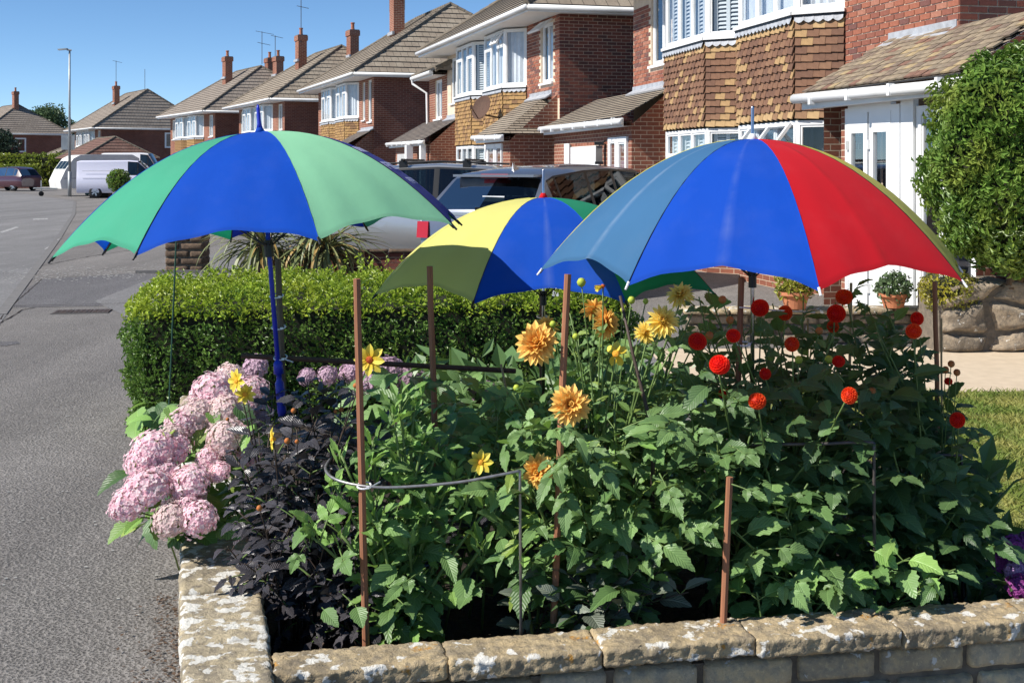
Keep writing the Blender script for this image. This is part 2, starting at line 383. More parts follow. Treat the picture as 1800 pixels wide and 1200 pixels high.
# fabrics
def fabric(name, c, c2=None, trans=0.36, rough=0.75, crease=0.0, cc_=(0.6, 0.65, 0.75)):
    t = NT(name); uv = t.coord('UV'); s = t.n('ShaderNodeSeparateXYZ'); t.l(uv, s.inputs[0])
    wv = t.n('ShaderNodeTexChecker'); wv.inputs['Scale'].default_value = 1.0; t.l(t.coord('Object', 700), wv.inputs[0])
    cc = t.mix(t.ramp(t.noise(2.3, 3), 0.3, 0.7), c, c2 or tuple(x * 0.88 for x in c))
    cc = t.mix(t.math('MULTIPLY', t.ramp(t.noise(6, 5, 0.6), 0.5, 0.8), 0.02), cc, (0.75, 0.75, 0.72))
    hem_ = t.ramp(s.outputs[1], 0.975, 0.99); cc = t.mix(t.math('MULTIPLY', hem_, 0.35), cc, tuple(x * 0.5 for x in c))
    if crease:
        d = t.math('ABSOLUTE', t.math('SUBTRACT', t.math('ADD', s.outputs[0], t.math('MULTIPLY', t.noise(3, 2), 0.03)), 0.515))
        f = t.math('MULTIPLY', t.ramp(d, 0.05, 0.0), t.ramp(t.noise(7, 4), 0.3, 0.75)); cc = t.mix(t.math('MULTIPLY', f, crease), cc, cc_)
    nm = t.bump(t.noise(7, 4), 0.10, 0.03); nm = t.bump(wv.outputs[1], 0.12, 0.001, nm)
    return t.principled(cc, rough, 0.2, normal=nm, sheen=0.04, trans=trans)
FCS = 1.22
FC = {'teal': (0.065, 0.37, 0.225), 'mint': (0.32, 0.72, 0.42), 'blue': (0.001, 0.068, 0.47), 'navy': (0.004, 0.02, 0.26),
      'slate': (0.05, 0.155, 0.31), 'royal': (0.004, 0.072, 0.50), 'red': (0.66, 0.012, 0.022), 'yellow': (0.66, 0.60, 0.10),
      'pale': (0.72, 0.68, 0.20), 'green': (0.01, 0.26, 0.13)}
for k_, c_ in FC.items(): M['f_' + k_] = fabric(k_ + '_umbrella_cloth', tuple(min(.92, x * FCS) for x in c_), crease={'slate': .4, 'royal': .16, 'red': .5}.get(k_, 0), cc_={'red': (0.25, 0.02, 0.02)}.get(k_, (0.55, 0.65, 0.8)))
# leaves: serrated blades with side veins
def leafmat(name, c1, c2, vein=0.35, trans=0.22, rough=0.42, rnd=0.3, spec=0.45, tint=None, vb=0.8):
    t = NT(name); uv = t.coord('UV'); s = t.n('ShaderNodeSeparateXYZ'); t.l(uv, s.inputs[0])
    u = t.math('ABSOLUTE', t.math('SUBTRACT', s.outputs[0], 0.5)); v = s.outputs[1]
    ph = t.math('SUBTRACT', t.math('MULTIPLY', v, 9.0), t.math('MULTIPLY', u, 7.0))
    sw = t.math('ABSOLUTE', t.math('SUBTRACT', t.math('FRACT', ph), 0.5))
    side = t.ramp(sw, 0.10, 0.0); mid = t.ramp(u, 0.035, 0.012)
    vn = t.math('MAXIMUM', t.math('MULTIPLY', side, 0.6), mid)
    r = t.rand()
    cc = t.mix(r, c1, c2)
    cc = t.hsv(cc, v=t.math('MULTIPLY_ADD', t.math('FRACT', t.math('MULTIPLY', r, 7.3)), 2 * rnd, 1 - rnd))
    cc = t.hsv(cc, v=t.math('MULTIPLY_ADD', t.noise(14, 3), 0.5, 0.75))
    cc = t.mix(t.math('MULTIPLY', vn, vein), cc, tuple(min(1, x * 2.1 + 0.02) for x in c2))
    nm = t.bump(t.math('SUBTRACT', t.math('MULTIPLY', sw, 1.0), vn), vb, 0.006)
    tc = t.mix(0.5, cc, tint or (0.25, 0.4, 0.04))
    return t.principled(cc, rough, spec, normal=nm, trans=trans, tcol=tc)
M['leaf_green'] = leafmat('dahlia_leaf_green', (0.10, 0.20, 0.058), (0.20, 0.33, 0.11), 0.2, vb=0.3)
M['leaf_bright'] = leafmat('young_leaf_green', (0.18, 0.34, 0.075), (0.27, 0.44, 0.12), 0.2, 0.28, vb=0.3)
M['leaf_deep'] = leafmat('deep_green_shade_leaf', (0.06, 0.125, 0.042), (0.11, 0.195, 0.068), 0.2, vb=0.3)  # darker green puts the umbrella's shade into the leaf colour
M['leaf_black'] = leafmat('blackish_purple_leaf', (0.062, 0.058, 0.066), (0.105, 0.097, 0.108), 0.1, 0.04, 0.33, 0.4, 0.6, (0.06, 0.02, 0.03))
M['leaf_grey'] = leafmat('grey_green_leaf', (0.13, 0.155, 0.115), (0.19, 0.215, 0.16), 0.3, 0.1, vb=0.4)
M['leaf_lime'] = leafmat('yellow_green_leaf', (0.24, 0.36, 0.06), (0.33, 0.44, 0.10), 0.2, 0.3, vb=0.3)
M['stem_green'] = pm('green_stem', (0.17, 0.26, 0.07), (0.11, 0.17, 0.05), 12, 0.55)
M['stem_dark'] = pm('dark_stem', (0.05, 0.035, 0.03), (0.075, 0.05, 0.035), 12, 0.6)
def petalm(name, c1, c2, tip=None, rnd=0.12, trans=0.25):
    t = NT(name); uv = t.coord('UV'); s = t.n('ShaderNodeSeparateXYZ'); t.l(uv, s.inputs[0])
    cc = t.mix(s.outputs[1], c1, c2)
    if tip is not None: cc = t.mix(t.ramp(t.n('ShaderNodeNewGeometry').outputs['Random Per Island'], 0.2, 1.0), cc, tip)
    cc = t.hsv(cc, v=t.math('MULTIPLY_ADD', t.rand(), 2 * rnd, 1 - rnd))
    return t.principled(cc, 0.55, 0.3, trans=trans)
M['p_orange'] = petalm('orange_petal', (0.87, 0.33, 0.03), (0.93, 0.63, 0.17))
M['p_yellow'] = petalm('yellow_petal', (0.82, 0.52, 0.02), (0.86, 0.74, 0.12))
M['p_gold'] = petalm('gold_petal', (0.90, 0.58, 0.05), (0.95, 0.80, 0.24), trans=0.4)
M['p_red'] = petalm('red_petal', (0.80, 0.012, 0.008), (0.95, 0.06, 0.025), trans=0.35)
M['p_red2'] = petalm('scarlet_petal', (0.80, 0.05, 0.01), (0.95, 0.14, 0.03), trans=0.35)
M['p_pink'] = petalm('pink_floret', (0.94, 0.46, 0.58), (0.96, 0.70, 0.77), (0.97, 0.89, 0.88), rnd=0.1, trans=0.4)
M['p_pinkpale'] = petalm('pale_pink_floret', (0.80, 0.60, 0.58), (0.92, 0.84, 0.76), (0.92, 0.66, 0.68), rnd=0.1, trans=0.4)
M['p_pinkshade'] = petalm('shaded_pink_floret', (0.50, 0.32, 0.42), (0.58, 0.42, 0.50), rnd=0.2)  # duller copy of the pink floret, shade put into its colour
M['p_purple'] = petalm('purple_floret', (0.28, 0.03, 0.24), (0.42, 0.10, 0.36))
M['p_lilac'] = petalm('lilac_floret', (0.5, 0.25, 0.55), (0.62, 0.42, 0.65))
M['disc_red'] = pm('dark_red_disc', (0.3, 0.02, 0.01), (0.5, 0.12, 0.01), 90, 0.8)
M['disc_orange'] = pm('orange_disc', (0.7, 0.25, 0.02), (0.8, 0.45, 0.03), 120, 0.8)
M['bud'] = pm('bud_yellow_green', (0.5, 0.55, 0.05), (0.3, 0.4, 0.05), 30, 0.6)
M['p_budor'] = pm('orange_brown_bud', (0.5, 0.13, 0.02), (0.35, 0.16, 0.05), 60, 0.7)
def foliage(name, c1, c2, c3, trans=0.25, scale=3.0, rough=0.4):
    t = NT(name); g = t.n('ShaderNodeNewGeometry').outputs['Random Per Island']
    cc = t.mix(g, c1, c2); cc = t.mix(t.ramp(t.noise(scale, 4), 0.45, 0.7), cc, c3)
    cc = t.hsv(cc, v=t.math('MULTIPLY_ADD', t.math('FRACT', t.math('MULTIPLY', g, 9.1)), 0.6, 0.7))
    return t.principled(cc, rough, 0.5, trans=trans)
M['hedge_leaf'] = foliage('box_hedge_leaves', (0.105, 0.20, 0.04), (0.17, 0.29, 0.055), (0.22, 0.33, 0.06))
M['hedge_top'] = foliage('sunny_hedge_leaves', (0.26, 0.37, 0.035), (0.40, 0.52, 0.06), (0.46, 0.53, 0.06), 0.35)  # lighter copy of the hedge leaf, painted as sunlight on the top
M['bush_leaf'] = foliage('evergreen_bush_leaves', (0.11, 0.21, 0.035), (0.20, 0.32, 0.06), (0.26, 0.32, 0.06))
M['gold_leaf'] = foliage('golden_shrub_leaves', (0.30, 0.30, 0.04), (0.42, 0.36, 0.05), (0.22, 0.27, 0.05), 0.3)
M['far_leaf'] = foliage('far_tree_leaves', (0.09, 0.145, 0.06), (0.14, 0.20, 0.09), (0.17, 0.23, 0.12), 0.2, 0.4)
M['conifer'] = foliage('dark_conifer_leaves', (0.025, 0.05, 0.03), (0.04, 0.07, 0.04), (0.05, 0.08, 0.04), 0.1, 0.6)
M['far_hedge'] = foliage('far_hedge_leaves', (0.17, 0.23, 0.035), (0.26, 0.32, 0.045), (0.34, 0.36, 0.05), 0.25, 0.5)
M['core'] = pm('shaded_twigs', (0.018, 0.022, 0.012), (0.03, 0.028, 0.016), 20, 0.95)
M['bark'] = pm('bark', (0.13, 0.095, 0.065), (0.08, 0.06, 0.045), 20, 0.9, bump=0.8, bscale=30, bdist=0.01)
t = NT('strap_leaf'); r_ = t.rand()
cc_ = t.mix(r_, (0.13, 0.16, 0.055), (0.34, 0.35, 0.15)); cc_ = t.mix(t.math('GREATER_THAN', r_, 0.88), cc_, (0.36, 0.24, 0.08))
M['strap'] = t.principled(cc_, 0.45, 0.4, trans=0.12)
import bmesh
def gp(px, py, z=0.0):
    Y = 2200 * (1.6 - z) / (py - 295); return Vector(((px - 900) / 2200 * Y, Y, z))
def sheet(name, pts, z, mat, kind='structure', sub=0):
    mb = MB(); mb.face([(p[0], p[1], z) for p in pts]); o = mb.build(name, mat); o['kind'] = kind; return o
S_ = 700
sheet('ground', [(-S_, -60), (S_, -60), (S_, S_), (-S_, S_)], 0, M['pavement'])
RE = [Vector(p) for p in ((-1.4, .7), (-5.4, 13.3), (-10.1, 28), (-15.2, 43.6), (-20.9, 60), (-27.7, 73), (-36.5, 88), (-48, 104), (-64, 119), (-90, 135))]
def offs(pts, d):
    out = []
    for i, p in enumerate(pts):
        t = (pts[min(i + 1, len(pts) - 1)] - pts[max(i - 1, 0)]).normalized(); out.append(p + Vector((-t.y, t.x)) * d)
    return out
RL = offs(RE, 8.0)
mb = MB()
for i in range(len(RE) - 1):
    mb.face([(*RE[i], .004), (*RE[i + 1], .004), (*RL[i + 1], .004), (*RL[i], .004)])
mb.build('road', M['road'])['kind'] = 'structure'
# flush kerb stones along the road edge
kb = MB()
K2 = offs(RE, 0.12)
for i in range(2, len(RE) - 1): kb.face([(*RE[i], .009), (*RE[i + 1], .009), (*K2[i + 1], .009), (*K2[i], .009)])
for i in range(len(RL) - 1):
    A, B = RL[i], RL[i + 1]; n_ = Vector((-(B - A).y, (B - A).x)).normalized() * .12
    kb.obox((*A, 0), (*(B - A), 0), (*n_, 0), (0, 0, .1))
kerb = kb.build('kerb', M['kerb']); kerb['kind'] = 'structure'
dK = (RE[1] - RE[0]).normalized(); nK = Vector((-dK.y, dK.x))
kl = (RE[2] - RE[0]).length
smb = MB(); smb.obox((0, 0, 0), (.905, 0, 0), (0, .12, 0), (0, 0, .006)); stone_me = smb.mesh('kerb_stone', M['kerb'])
s_ = 9.0
while s_ < kl - .95:
    seg = (RE[1] - RE[0]).length
    if s_ + .9 < seg: o_, d_ = RE[0] + dK * s_, dK
    elif s_ < seg: s_ += .92; continue
    else: d_ = (RE[2] - RE[1]).normalized(); o_ = RE[1] + d_ * (s_ - seg)
    inst('kerb_stone', stone_me, Matrix.Translation((*o_, .004)) @ Matrix.Rotation(math.atan2(d_.y, d_.x), 4, 'Z'), kerb); s_ += .915
# repaired strip of darker asphalt across the pavement and worn paint
def pxsheet(name, pts, z, mat): return sheet(name, [gp(*p) for p in pts], z, mat)
pxsheet('asphalt_patch', [(8, 541), (40, 512), (75, 491), (140, 487), (285, 477), (262, 533), (170, 538)], .0035, M['patch'])
pxsheet('asphalt_patch', [(0, 601), (30, 600), (36, 604), (10, 608), (0, 608)], .0035, M['patch'])
for pts in (((0, 408), (28, 399), (34, 400), (4, 410)), ((78, 438), (92, 430), (94, 431), (80, 439)), ((100, 422), (107, 417), (109, 418), (102, 423)), ((58, 385), (84, 384), (84, 386), (58, 387))):
    pxsheet('road_marking', pts, .008, M['paint'])
# dark joints and cracks in the asphalt
def crack(pts, w_, seed):
    r = random.Random(seed); P_ = [gp(*p) for p in pts]; Q_ = []
    for a, b in zip(P_, P_[1:]):
        n = max(2, int((b - a).length / .15))
        Q_ += [a.lerp(b, k / n) + Vector((r.gauss(0, w_ * .8), r.gauss(0, w_ * .8), 0)) for k in range(n)]
    Q_.append(P_[-1]); mb = MB()
    for k in range(len(Q_) - 1):
        a, b = Q_[k], Q_[k + 1]; d = (b - a).normalized(); nn = Vector((-d.y, d.x, 0)) * w_ * (.5 + r.random())
        mb.face([(*(a - nn).xy, .0055), (*(b - nn).xy, .0055), (*(b + nn).xy, .0055), (*(a + nn).xy, .0055)])
    mb.build('pavement_crack', M['soil'])['kind'] = 'structure'
crack([(0, 562), (20, 538), (74, 491), (140, 486)], .006, 1); crack([(20, 538), (120, 536), (226, 533)], .010, 2); crack([(0, 568), (40, 545), (62, 541)], .008, 3)
crack([(60, 470), (150, 452), (230, 440)], .010, 5)
# pale grit left in the gutter
mb = MB(); r2 = random.Random(3)
for k in range(420):
    px = r2.uniform(0, 290); py = r2.choice((486, 488, 482, 478, 490)) + r2.gauss(0, 5) - px * .03
    p = gp(px, py, .006); s = r2.uniform(.006, .02)
    mb.obox(p, (s * 1.8, s * .4, 0), (-s * .3, s * 2.2, 0), (0, 0, s * .12))
for k in range(500):
    p = Vector((r2.uniform(-3, -.2), r2.uniform(3.9, 13), .003)); 
    if p.x > -.27 * p.y - .05 or p.x < -.42 * p.y: continue
    s = r2.uniform(.003, .008); mb.obox(p, (s * 1.5, s * .4, 0), (-s * .3, s, 0), (0, 0, s * .5))
tag(mb.build('grit', M['grit']), 'pale grit scattered over the grey asphalt', 'grit', kind='stuff')
# utility cover in the pavement
c0 = gp(92, 552); uc = thing('utility_cover', (*c0.xy, 0), 'dark iron utility cover set in the grey pavement', 'manhole cover')
du, dv = Vector((.985, .17, 0)), Vector((-.17, .985, 0))
for i in range(3):
    q = c0 + du * (i * .2); mb = MB(); mb.obox(q + Vector((0, 0, .003)), du * .185, dv * .30, (0, 0, .01))
    for a in range(3):
        for b in range(4): mb.obox(q + du * (.02 + a * .055) + dv * (.03 + b * .065) + Vector((0, 0, .013)), du * .035, dv * .035, (0, 0, .005))
    mb.build('cover_plate', M['iron'], uc)
mb = MB()
for a, b, c in ((c0 - du * .02 - dv * .02, du * .61, dv * .018), (c0 - du * .02 + dv * .302, du * .61, dv * .018)): mb.obox(a + Vector((0, 0, .002)), b, c, (0, 0, .007))
mb.build('cover_frame', M['kerb'], uc)

# ------------------------------------------------------------------ front garden surfaces
dW = Vector((-.2557, .9668, 0)); nW = Vector((.9668, .2557, 0))       # left garden wall: along, and inwards
fW = Vector((.9817, .19, 0)); bW = Vector((-.19, .9817, 0))            # front wall: along, and inwards
IC = Vector((-.666, 3.489, 0))                                         # inner corner of the two walls
sheet('soil', [(-.75, 3.45), (2.25, 4.02), (2.2, 4.75), (2.0, 5.3), (1.8, 7.6), (-2.0, 7.6)], .06, M['soil'])
sheet('lawn', [(1.5, 3.8), (9, 5.3), (9, 9.3), (1.5, 8.75)], .012, M['lawn'])
sheet('path', [(1.2, 8.8), (12, 9.35), (12, 11.6), (1.2, 11.0)], .008, M['path'])
sheet('drive', [(-1.5, 8.6), (1.2, 8.8), (1.2, 30), (-6, 30), (-5, 15)], .004, M['road'])
# grass blades on the lawn
def scatter_blades(name, n, area, h, mat, seed):
    r = np.random.RandomState(seed); x = r.uniform(area[0], area[1], n); y = r.uniform(area[2], area[3], n)
    a = r.uniform(0, 2 * PI, n); hh = h * r.uniform(.5, 1.3, n); ww = .004 + .002 * r.rand(n); lx = r.normal(0, .018, n); ly = r.normal(0, .018, n)
    V = np.zeros((n, 4, 3)); dx, dy = np.cos(a) * ww, np.sin(a) * ww
    V[:, 0] = np.c_[x - dx, y - dy, np.full(n, .01)]; V[:, 1] = np.c_[x + dx, y + dy, np.full(n, .01)]
    V[:, 2] = np.c_[x + dx * .6 + lx * .5, y + dy * .6 + ly * .5, hh * .6]; V[:, 3] = np.c_[x + lx * 1.6, y + ly * 1.6, hh]
    me = bpy.data.meshes.new(name); me.from_pydata(V.reshape(-1, 3).tolist(), [], [(4 * i, 4 * i + 1, 4 * i + 2, 4 * i + 3) for i in range(n)])
    me.materials.append(mat); o = bpy.data.objects.new(name, me); col.objects.link(o); return o
tag(scatter_blades('grass', 52000, (1.75, 5.2, 4.75, 8.85), .045, M['grass'], 5), 'short sun-dried lawn grass beside the flower bed', 'grass', kind='stuff')

# ------------------------------------------------------------------ stone garden walls
def rough_block(name, sx, sy, sz, mat, seed, amp=.008, cuts=(7, 3, 2), rnd=.012, freq=14, face=None):
    """weathered block centred on x,y with its bottom at z=0"""
    bm = bmesh.new(); nx, ny, nz = cuts
    grid = {}
    def vert(i, j, k):
        key = (i, j, k)
        if key in grid: return grid[key]
        p = Vector((-sx / 2 + sx * i / nx, -sy / 2 + sy * j / ny, sz * k / nz))
        q = Vector(p); c = Vector((0, 0, sz / 2))
        for ax, h in ((0, sx / 2), (1, sy / 2), (2, sz / 2)):
            pass
        e = [i in (0, nx), j in (0, ny), k in (0, nz)]
        if sum(e) >= 2:
            for ax, h, on in ((0, sx / 2, e[0]), (1, sy / 2, e[1]), (2, sz / 2, e[2])):
                if on: q[ax] -= math.copysign(rnd * (.8 if sum(e) == 2 else 1.0), p[ax] - c[ax])
        s3 = Vector((seed * 7.13, seed * 3.7, seed * 1.9))
        nv = noise.noise_vector(p * freq + s3) * amp * .5 + noise.noise_vector(p * freq * 2.6 + s3) * amp * .5 + noise.noise_vector(p * freq * 6 + s3) * amp * .42
        q += Vector((nv.x * .6, nv.y, nv.z * .7))
        grid[key] = bm.verts.new(q); return grid[key]
    def quad(a, b, c, d): bm.faces.new((vert(*a), vert(*b), vert(*c), vert(*d)))
    for i in range(nx):
        for j in range(ny):
            quad((i, j, nz), (i + 1, j, nz), (i + 1, j + 1, nz), (i, j + 1, nz)); quad((i, j, 0), (i, j + 1, 0), (i + 1, j + 1, 0), (i + 1, j, 0))
    for i in range(nx):
        for k in range(nz):
            quad((i, 0, k), (i + 1, 0, k), (i + 1, 0, k + 1), (i, 0, k + 1)); quad((i, ny, k), (i, ny, k + 1), (i + 1, ny, k + 1), (i + 1, ny, k))
    for j in range(ny):
        for k in range(nz):
            quad((0, j, k), (0, j, k + 1), (0, j + 1, k + 1), (0, j + 1, k)); quad((nx, j, k), (nx, j + 1, k), (nx, j + 1, k + 1), (nx, j, k + 1))
    me = bpy.data.meshes.new(name); bm.to_mesh(me); bm.free(); me.materials.append(mat)
    me.polygons.foreach_set('use_smooth', [True] * len(me.polygons)); return me
def place(name, me, o, xdir, parent, dz=0, tilt=0):
    m = Matrix.Translation(Vector(o) + Vector((0, 0, dz))) @ Matrix.Rotation(math.atan2(xdir[1], xdir[0]), 4, 'Z') @ Matrix.Rotation(tilt, 4, 'Y')
    return inst(name, me, m, parent)
# low front wall
TOP = .256
fw = thing('garden_wall', IC + fW * 1.2, 'low golden stone garden wall with lichened coping running across in front of the dahlias', 'garden wall')
cuts_ = [0.0, .40, .76, 1.15, 1.55, 1.95, 2.4, 2.9]
WC = .165
cx = []
for a, b in ((0.0, .47), (.475, .905), (.91, 1.355), (1.36, 1.80), (1.805, 2.24), (2.245, 2.8), (2.805, 3.3), (3.305, 3.85), (3.855, 4.4)):
    L = b - a; th = .058 + rng.uniform(-.004, .006); wd = WC + .03 * (a / 2) + rng.uniform(-.008, .008)
    me = rough_block('coping_stone', L + .004, wd, th, M['coping'], rng.random() * 50, .0115, (56, 18, 9), .005, 19)
    place('coping_stone', me, IC + fW * (a + L / 2) - bW * (wd / 2) + Vector((0, 0, TOP - th)), fW, fw, rng.uniform(-.004, .003), rng.uniform(-.006, .006))
mb = MB(); mb.obox(IC - bW * .12 + Vector((0, 0, -.02)), fW * 4.4, bW * .10, (0, 0, TOP - .06)); mb.build('mortar_core', M['wallmortar'], fw)
z0 = TOP - .068
for row in range(2):
    h = .086; x = -.02 - row * .13; zb = z0 - h * (row + 1) - .008 * row
    while x < 4.3:
        L = rng.uniform(.2, .30); dpt = .13
        me = rough_block('wall_block', L - .018, dpt, h - .006, M['block'], rng.random() * 50, .006 if row == 0 else .016, (10, 3, 5), .007, 20)
        place('wall_block', me, IC + fW * (max(x, -.02) + L / 2) - bW * (dpt / 2 + rng.uniform(.012, .02)) + Vector((0, 0, zb)), fW, fw); x += L
# left wall running away along the pavement
lw_ = thing('garden_wall', IC - nW * .12 + dW * 1.5, 'pale lichened stone kerb wall between the flower bed and the pavement', 'garden wall')
WL2 = .245
s0 = -.33; bounds = [-.33, -.06, .12, .55, .78, 1.15, 1.62, 2.1, 2.6, 3.1, 3.6, 4.1]
for a, b in zip(bounds, bounds[1:]):
    L = b - a - .004; th = .075 + rng.uniform(-.006, .008)
    me = rough_block('coping_stone', L, WL2 + rng.uniform(-.012, .012), th, M['coping_left'], rng.random() * 50, .010, (max(6, int(L * 80)), 22, 7), .006, 22)
    place('coping_stone', me, IC + dW * (a + L / 2) - nW * (WL2 / 2 + .004) + Vector((0, 0, TOP - th)), dW, lw_, rng.uniform(-.006, .006), rng.uniform(-.012, .012))
for row in range(2):
    x = s0
    while x < 4.0:
        L = rng.uniform(.24, .36)
        me = rough_block('wall_block', L - .012, WL2 - .03, .084, M['block'], rng.random() * 50, .007, (6, 3, 3), .008, 20)
        place('wall_block', me, IC + dW * (x + L / 2) - nW * (WL2 / 2) + Vector((0, 0, TOP - .08 - .09 * (row + 1))), dW, lw_); x += L
mb = MB(); mb.obox(IC + dW * s0 - nW * (WL2 - .03) + Vector((0, 0, -.02)), dW * 4.3, nW * (WL2 - .06), (0, 0, TOP - .06)); mb.build('mortar_core', M['wallmortar'], lw_)
# brown litter at the foot of the left wall
mb = MB(); r2 = random.Random(11)
for k in range(420):
    s = r2.uniform(0.0, 1.3); p = IC + dW * s - nW * (WL2 + abs(r2.gauss(0, .07)) + .005) + Vector((0, 0, .006 + r2.random() * .012))
    a = r2.uniform(0, 6.3); l = r2.uniform(.004, .012)
    u = Vector((math.cos(a), math.sin(a), r2.uniform(-.3, .3))) * l; v_ = Vector((-math.sin(a), math.cos(a), r2.uniform(-.3, .3))) * l * .5
    mb.face([p - u, p - v_, p + u, p + v_])
tag(mb.build('leaf_litter', M['litter']), 'brown dead leaf litter along the foot of the garden wall', 'leaf litter', kind='stuff')

# rockery wall, low wall and border shrub by the path
def stone_face(parent, o, u, L, zt0, zt1, nx, nz, mat, depth, seed, name='stone', prou=.05):
    r = random.Random(seed); u = Vector(u).normalized(); n = Vector((u.y, -u.x, 0))
    pts = {}
    for i in range(nx + 1):
        for k in range(nz + 1):
            x = L * i / nx + (r.uniform(-.33, .33) * L / nx if 0 < i < nx else 0) + ((k % 2) * .3 * L / nx if 0 < i < nx else 0)
            zt = zt0 + (zt1 - zt0) * min(1, x / L); z = zt * k / nz + (r.uniform(-.3, .3) * zt / nz if 0 < k < nz else 0)
            pts[i, k] = (x, z)
    mb = MB(); mb.obox(Vector(o) - n * depth, u * L, n * (depth - .02), (0, 0, min(zt0, zt1) - .03)); mb.build('mortar_core', M['wallmortar'], parent)
    for i in range(nx):
        for k in range(nz):
            c = [pts[i, k], pts[i + 1, k], pts[i + 1, k + 1], pts[i, k + 1]]
            pr = r.uniform(.4, 1) * prou; S = 7; seed2 = r.random() * 40
            cxm = sum(p[0] for p in c) / 4; czm = sum(p[1] for p in c) / 4
            mb = MB(); idx = {}
            for a in range(S + 1):
                for b in range(S + 1):
                    s, t = a / S, b / S
                    x = (c[0][0] * (1 - s) + c[1][0] * s) * (1 - t) + (c[3][0] * (1 - s) + c[2][0] * s) * t
                    z = (c[0][1] * (1 - s) + c[1][1] * s) * (1 - t) + (c[3][1] * (1 - s) + c[2][1] * s) * t
                    x = cxm + (x - cxm) * .955; z = czm + (z - czm) * .955
                    e = min(s, 1 - s, t, 1 - t)
                    d = -.05 if e == 0 else pr * (1 if e > .2 else .72)
                    q = Vector((x * 9, z * 9, seed2)); nn = noise.noise(q) * .035 + noise.noise(q * 2.7) * .016
                    jx = noise.noise(q + Vector((9, 0, 0))) * .022; jz = noise.noise(q + Vector((0, 9, 0))) * .022
                    idx[a, b] = mb.v(Vector(o) + u * (x + jx) + n * (d + (nn if e else 0)) + Vector((0, 0, max(0, z + jz))))
            for a in range(S):
                for b in range(S):
                    mb.F.append([idx[a, b], idx[a + 1, b], idx[a + 1, b + 1], idx[a, b + 1]]); mb.M.append(0); mb.U.append([(0, 0)] * 4)
            if k == nz - 1:
                for a in range(S):
                    p, q = Vector(mb.V[idx[a, S]]), Vector(mb.V[idx[a + 1, S]])
                    mb.face([p, q, q - n * (depth * .8), p - n * (depth * .8)])
            if i == 0:
                for b in range(S):
                    p, q = Vector(mb.V[idx[0, b]]), Vector(mb.V[idx[0, b + 1]])
                    mb.face([p, q, q - n * (depth * .8), p - n * (depth * .8)])
            mb.build(name, mat, parent, smooth=True)
ro = at(1652, 622, 10.8); ro.z = 0
rk = thing('rockery_wall', ro + Vector((1, .1, 0)), 'rough rubble stone retaining wall under the clipped evergreen bush', 'stone wall')
stone_face(rk, ro, (1, .06, 0), 2.6, .60, .74, 6, 3, M['rock'], .5, 4)
lo = at(1205, 640, 11.35); lo.z = 0
lwl = thing('low_wall', lo + Vector((1, 0, 0)), 'low stone block wall with pale coping in front of the white porch doors', 'garden wall')
ulo = Vector((1, .02, 0)).normalized(); nlo = Vector((ulo.y, -ulo.x, 0))
mb = MB(); mb.obox(lo + Vector((0, 0, 0)) - nlo * .18, ulo * 2.3, nlo * .16, (0, 0, .27)); mb.build('mortar_core', M['wallmortar'], lwl)
for row in range(3):
    x = 0
    while x < 2.25:
        L = rng.uniform(.2, .36); L = min(L, 2.3 - x)
        me = rough_block('wall_block', L - .015, .12, .084, M['rock'], rng.random() * 40, .009, (6, 2, 3), .008, 14)
        place('wall_block', me, lo + ulo * (x + L / 2) - nlo * .05 + Vector((0, 0, .002 + row * .09)), ulo, lwl); x += L
x = -.03
while x < 2.3:
    L = rng.uniform(.42, .6)
    me = rough_block('coping_stone', L - .01, .34, .055, M['coping'], rng.random() * 40, .008, (8, 5, 2), .008, 12)
    place('coping_stone', me, lo + ulo * (x + L / 2) - nlo * .09 + Vector((0, 0, .272)), ulo, lwl); x += L
# ------------------------------------------------------------------ semi-detached houses
tile_mb = MB(); tile_mb.obox((0, 0, 0), (.160, 0, 0), (0, .016, 0), (0, 0, .118)); 
def tile_mesh(mat):
    m = tile_mb.mesh('tile', mat); return m
TM = {k: tile_mesh(M[k]) for k in ('hung_tile', 'hung_tile_buff', 'hung_tile2', 'roof_tile')}
brick_mb = MB(); brick_mb.obox((0, 0, 0), (.213, 0, 0), (0, .03, 0), (0, 0, .0615))
BM_ = {k: brick_mb.mesh('brick', M[k]) for k in ('brick_piece', 'brick_piece_dark')}

def frame3(o, u, n):
    """matrix: local x along u, local y along -n (into the wall), z up, with n the outward normal"""
    u = Vector(u); n = Vector(n)
    return Matrix.Translation(Vector(o)) @ Matrix((u, -n, Vector((0, 0, 1)))).transposed().to_4x4()

class House:
    def __init__(s, N, th, name, label, cat='house'):
        s.N = Vector((*N, 0)); a = R(th)
        s.d = Vector((-math.sin(a), math.cos(a), 0)); s.n = Vector((-math.cos(a), -math.sin(a), 0))
        s.root = thing(name, s.P(3, -3, 0), label, cat)
    def P(s, k, t, z): return s.N + s.d * k + s.n * t + Vector((0, 0, z))

def facet_normal(a, b, inside):
    u = Vector((b.x - a.x, b.y - a.y, 0)).normalized(); n = Vector((u.y, -u.x, 0))
    if n.dot(Vector((a.x - inside.x, a.y - inside.y, 0))) < 0: n = -n
    return u, n

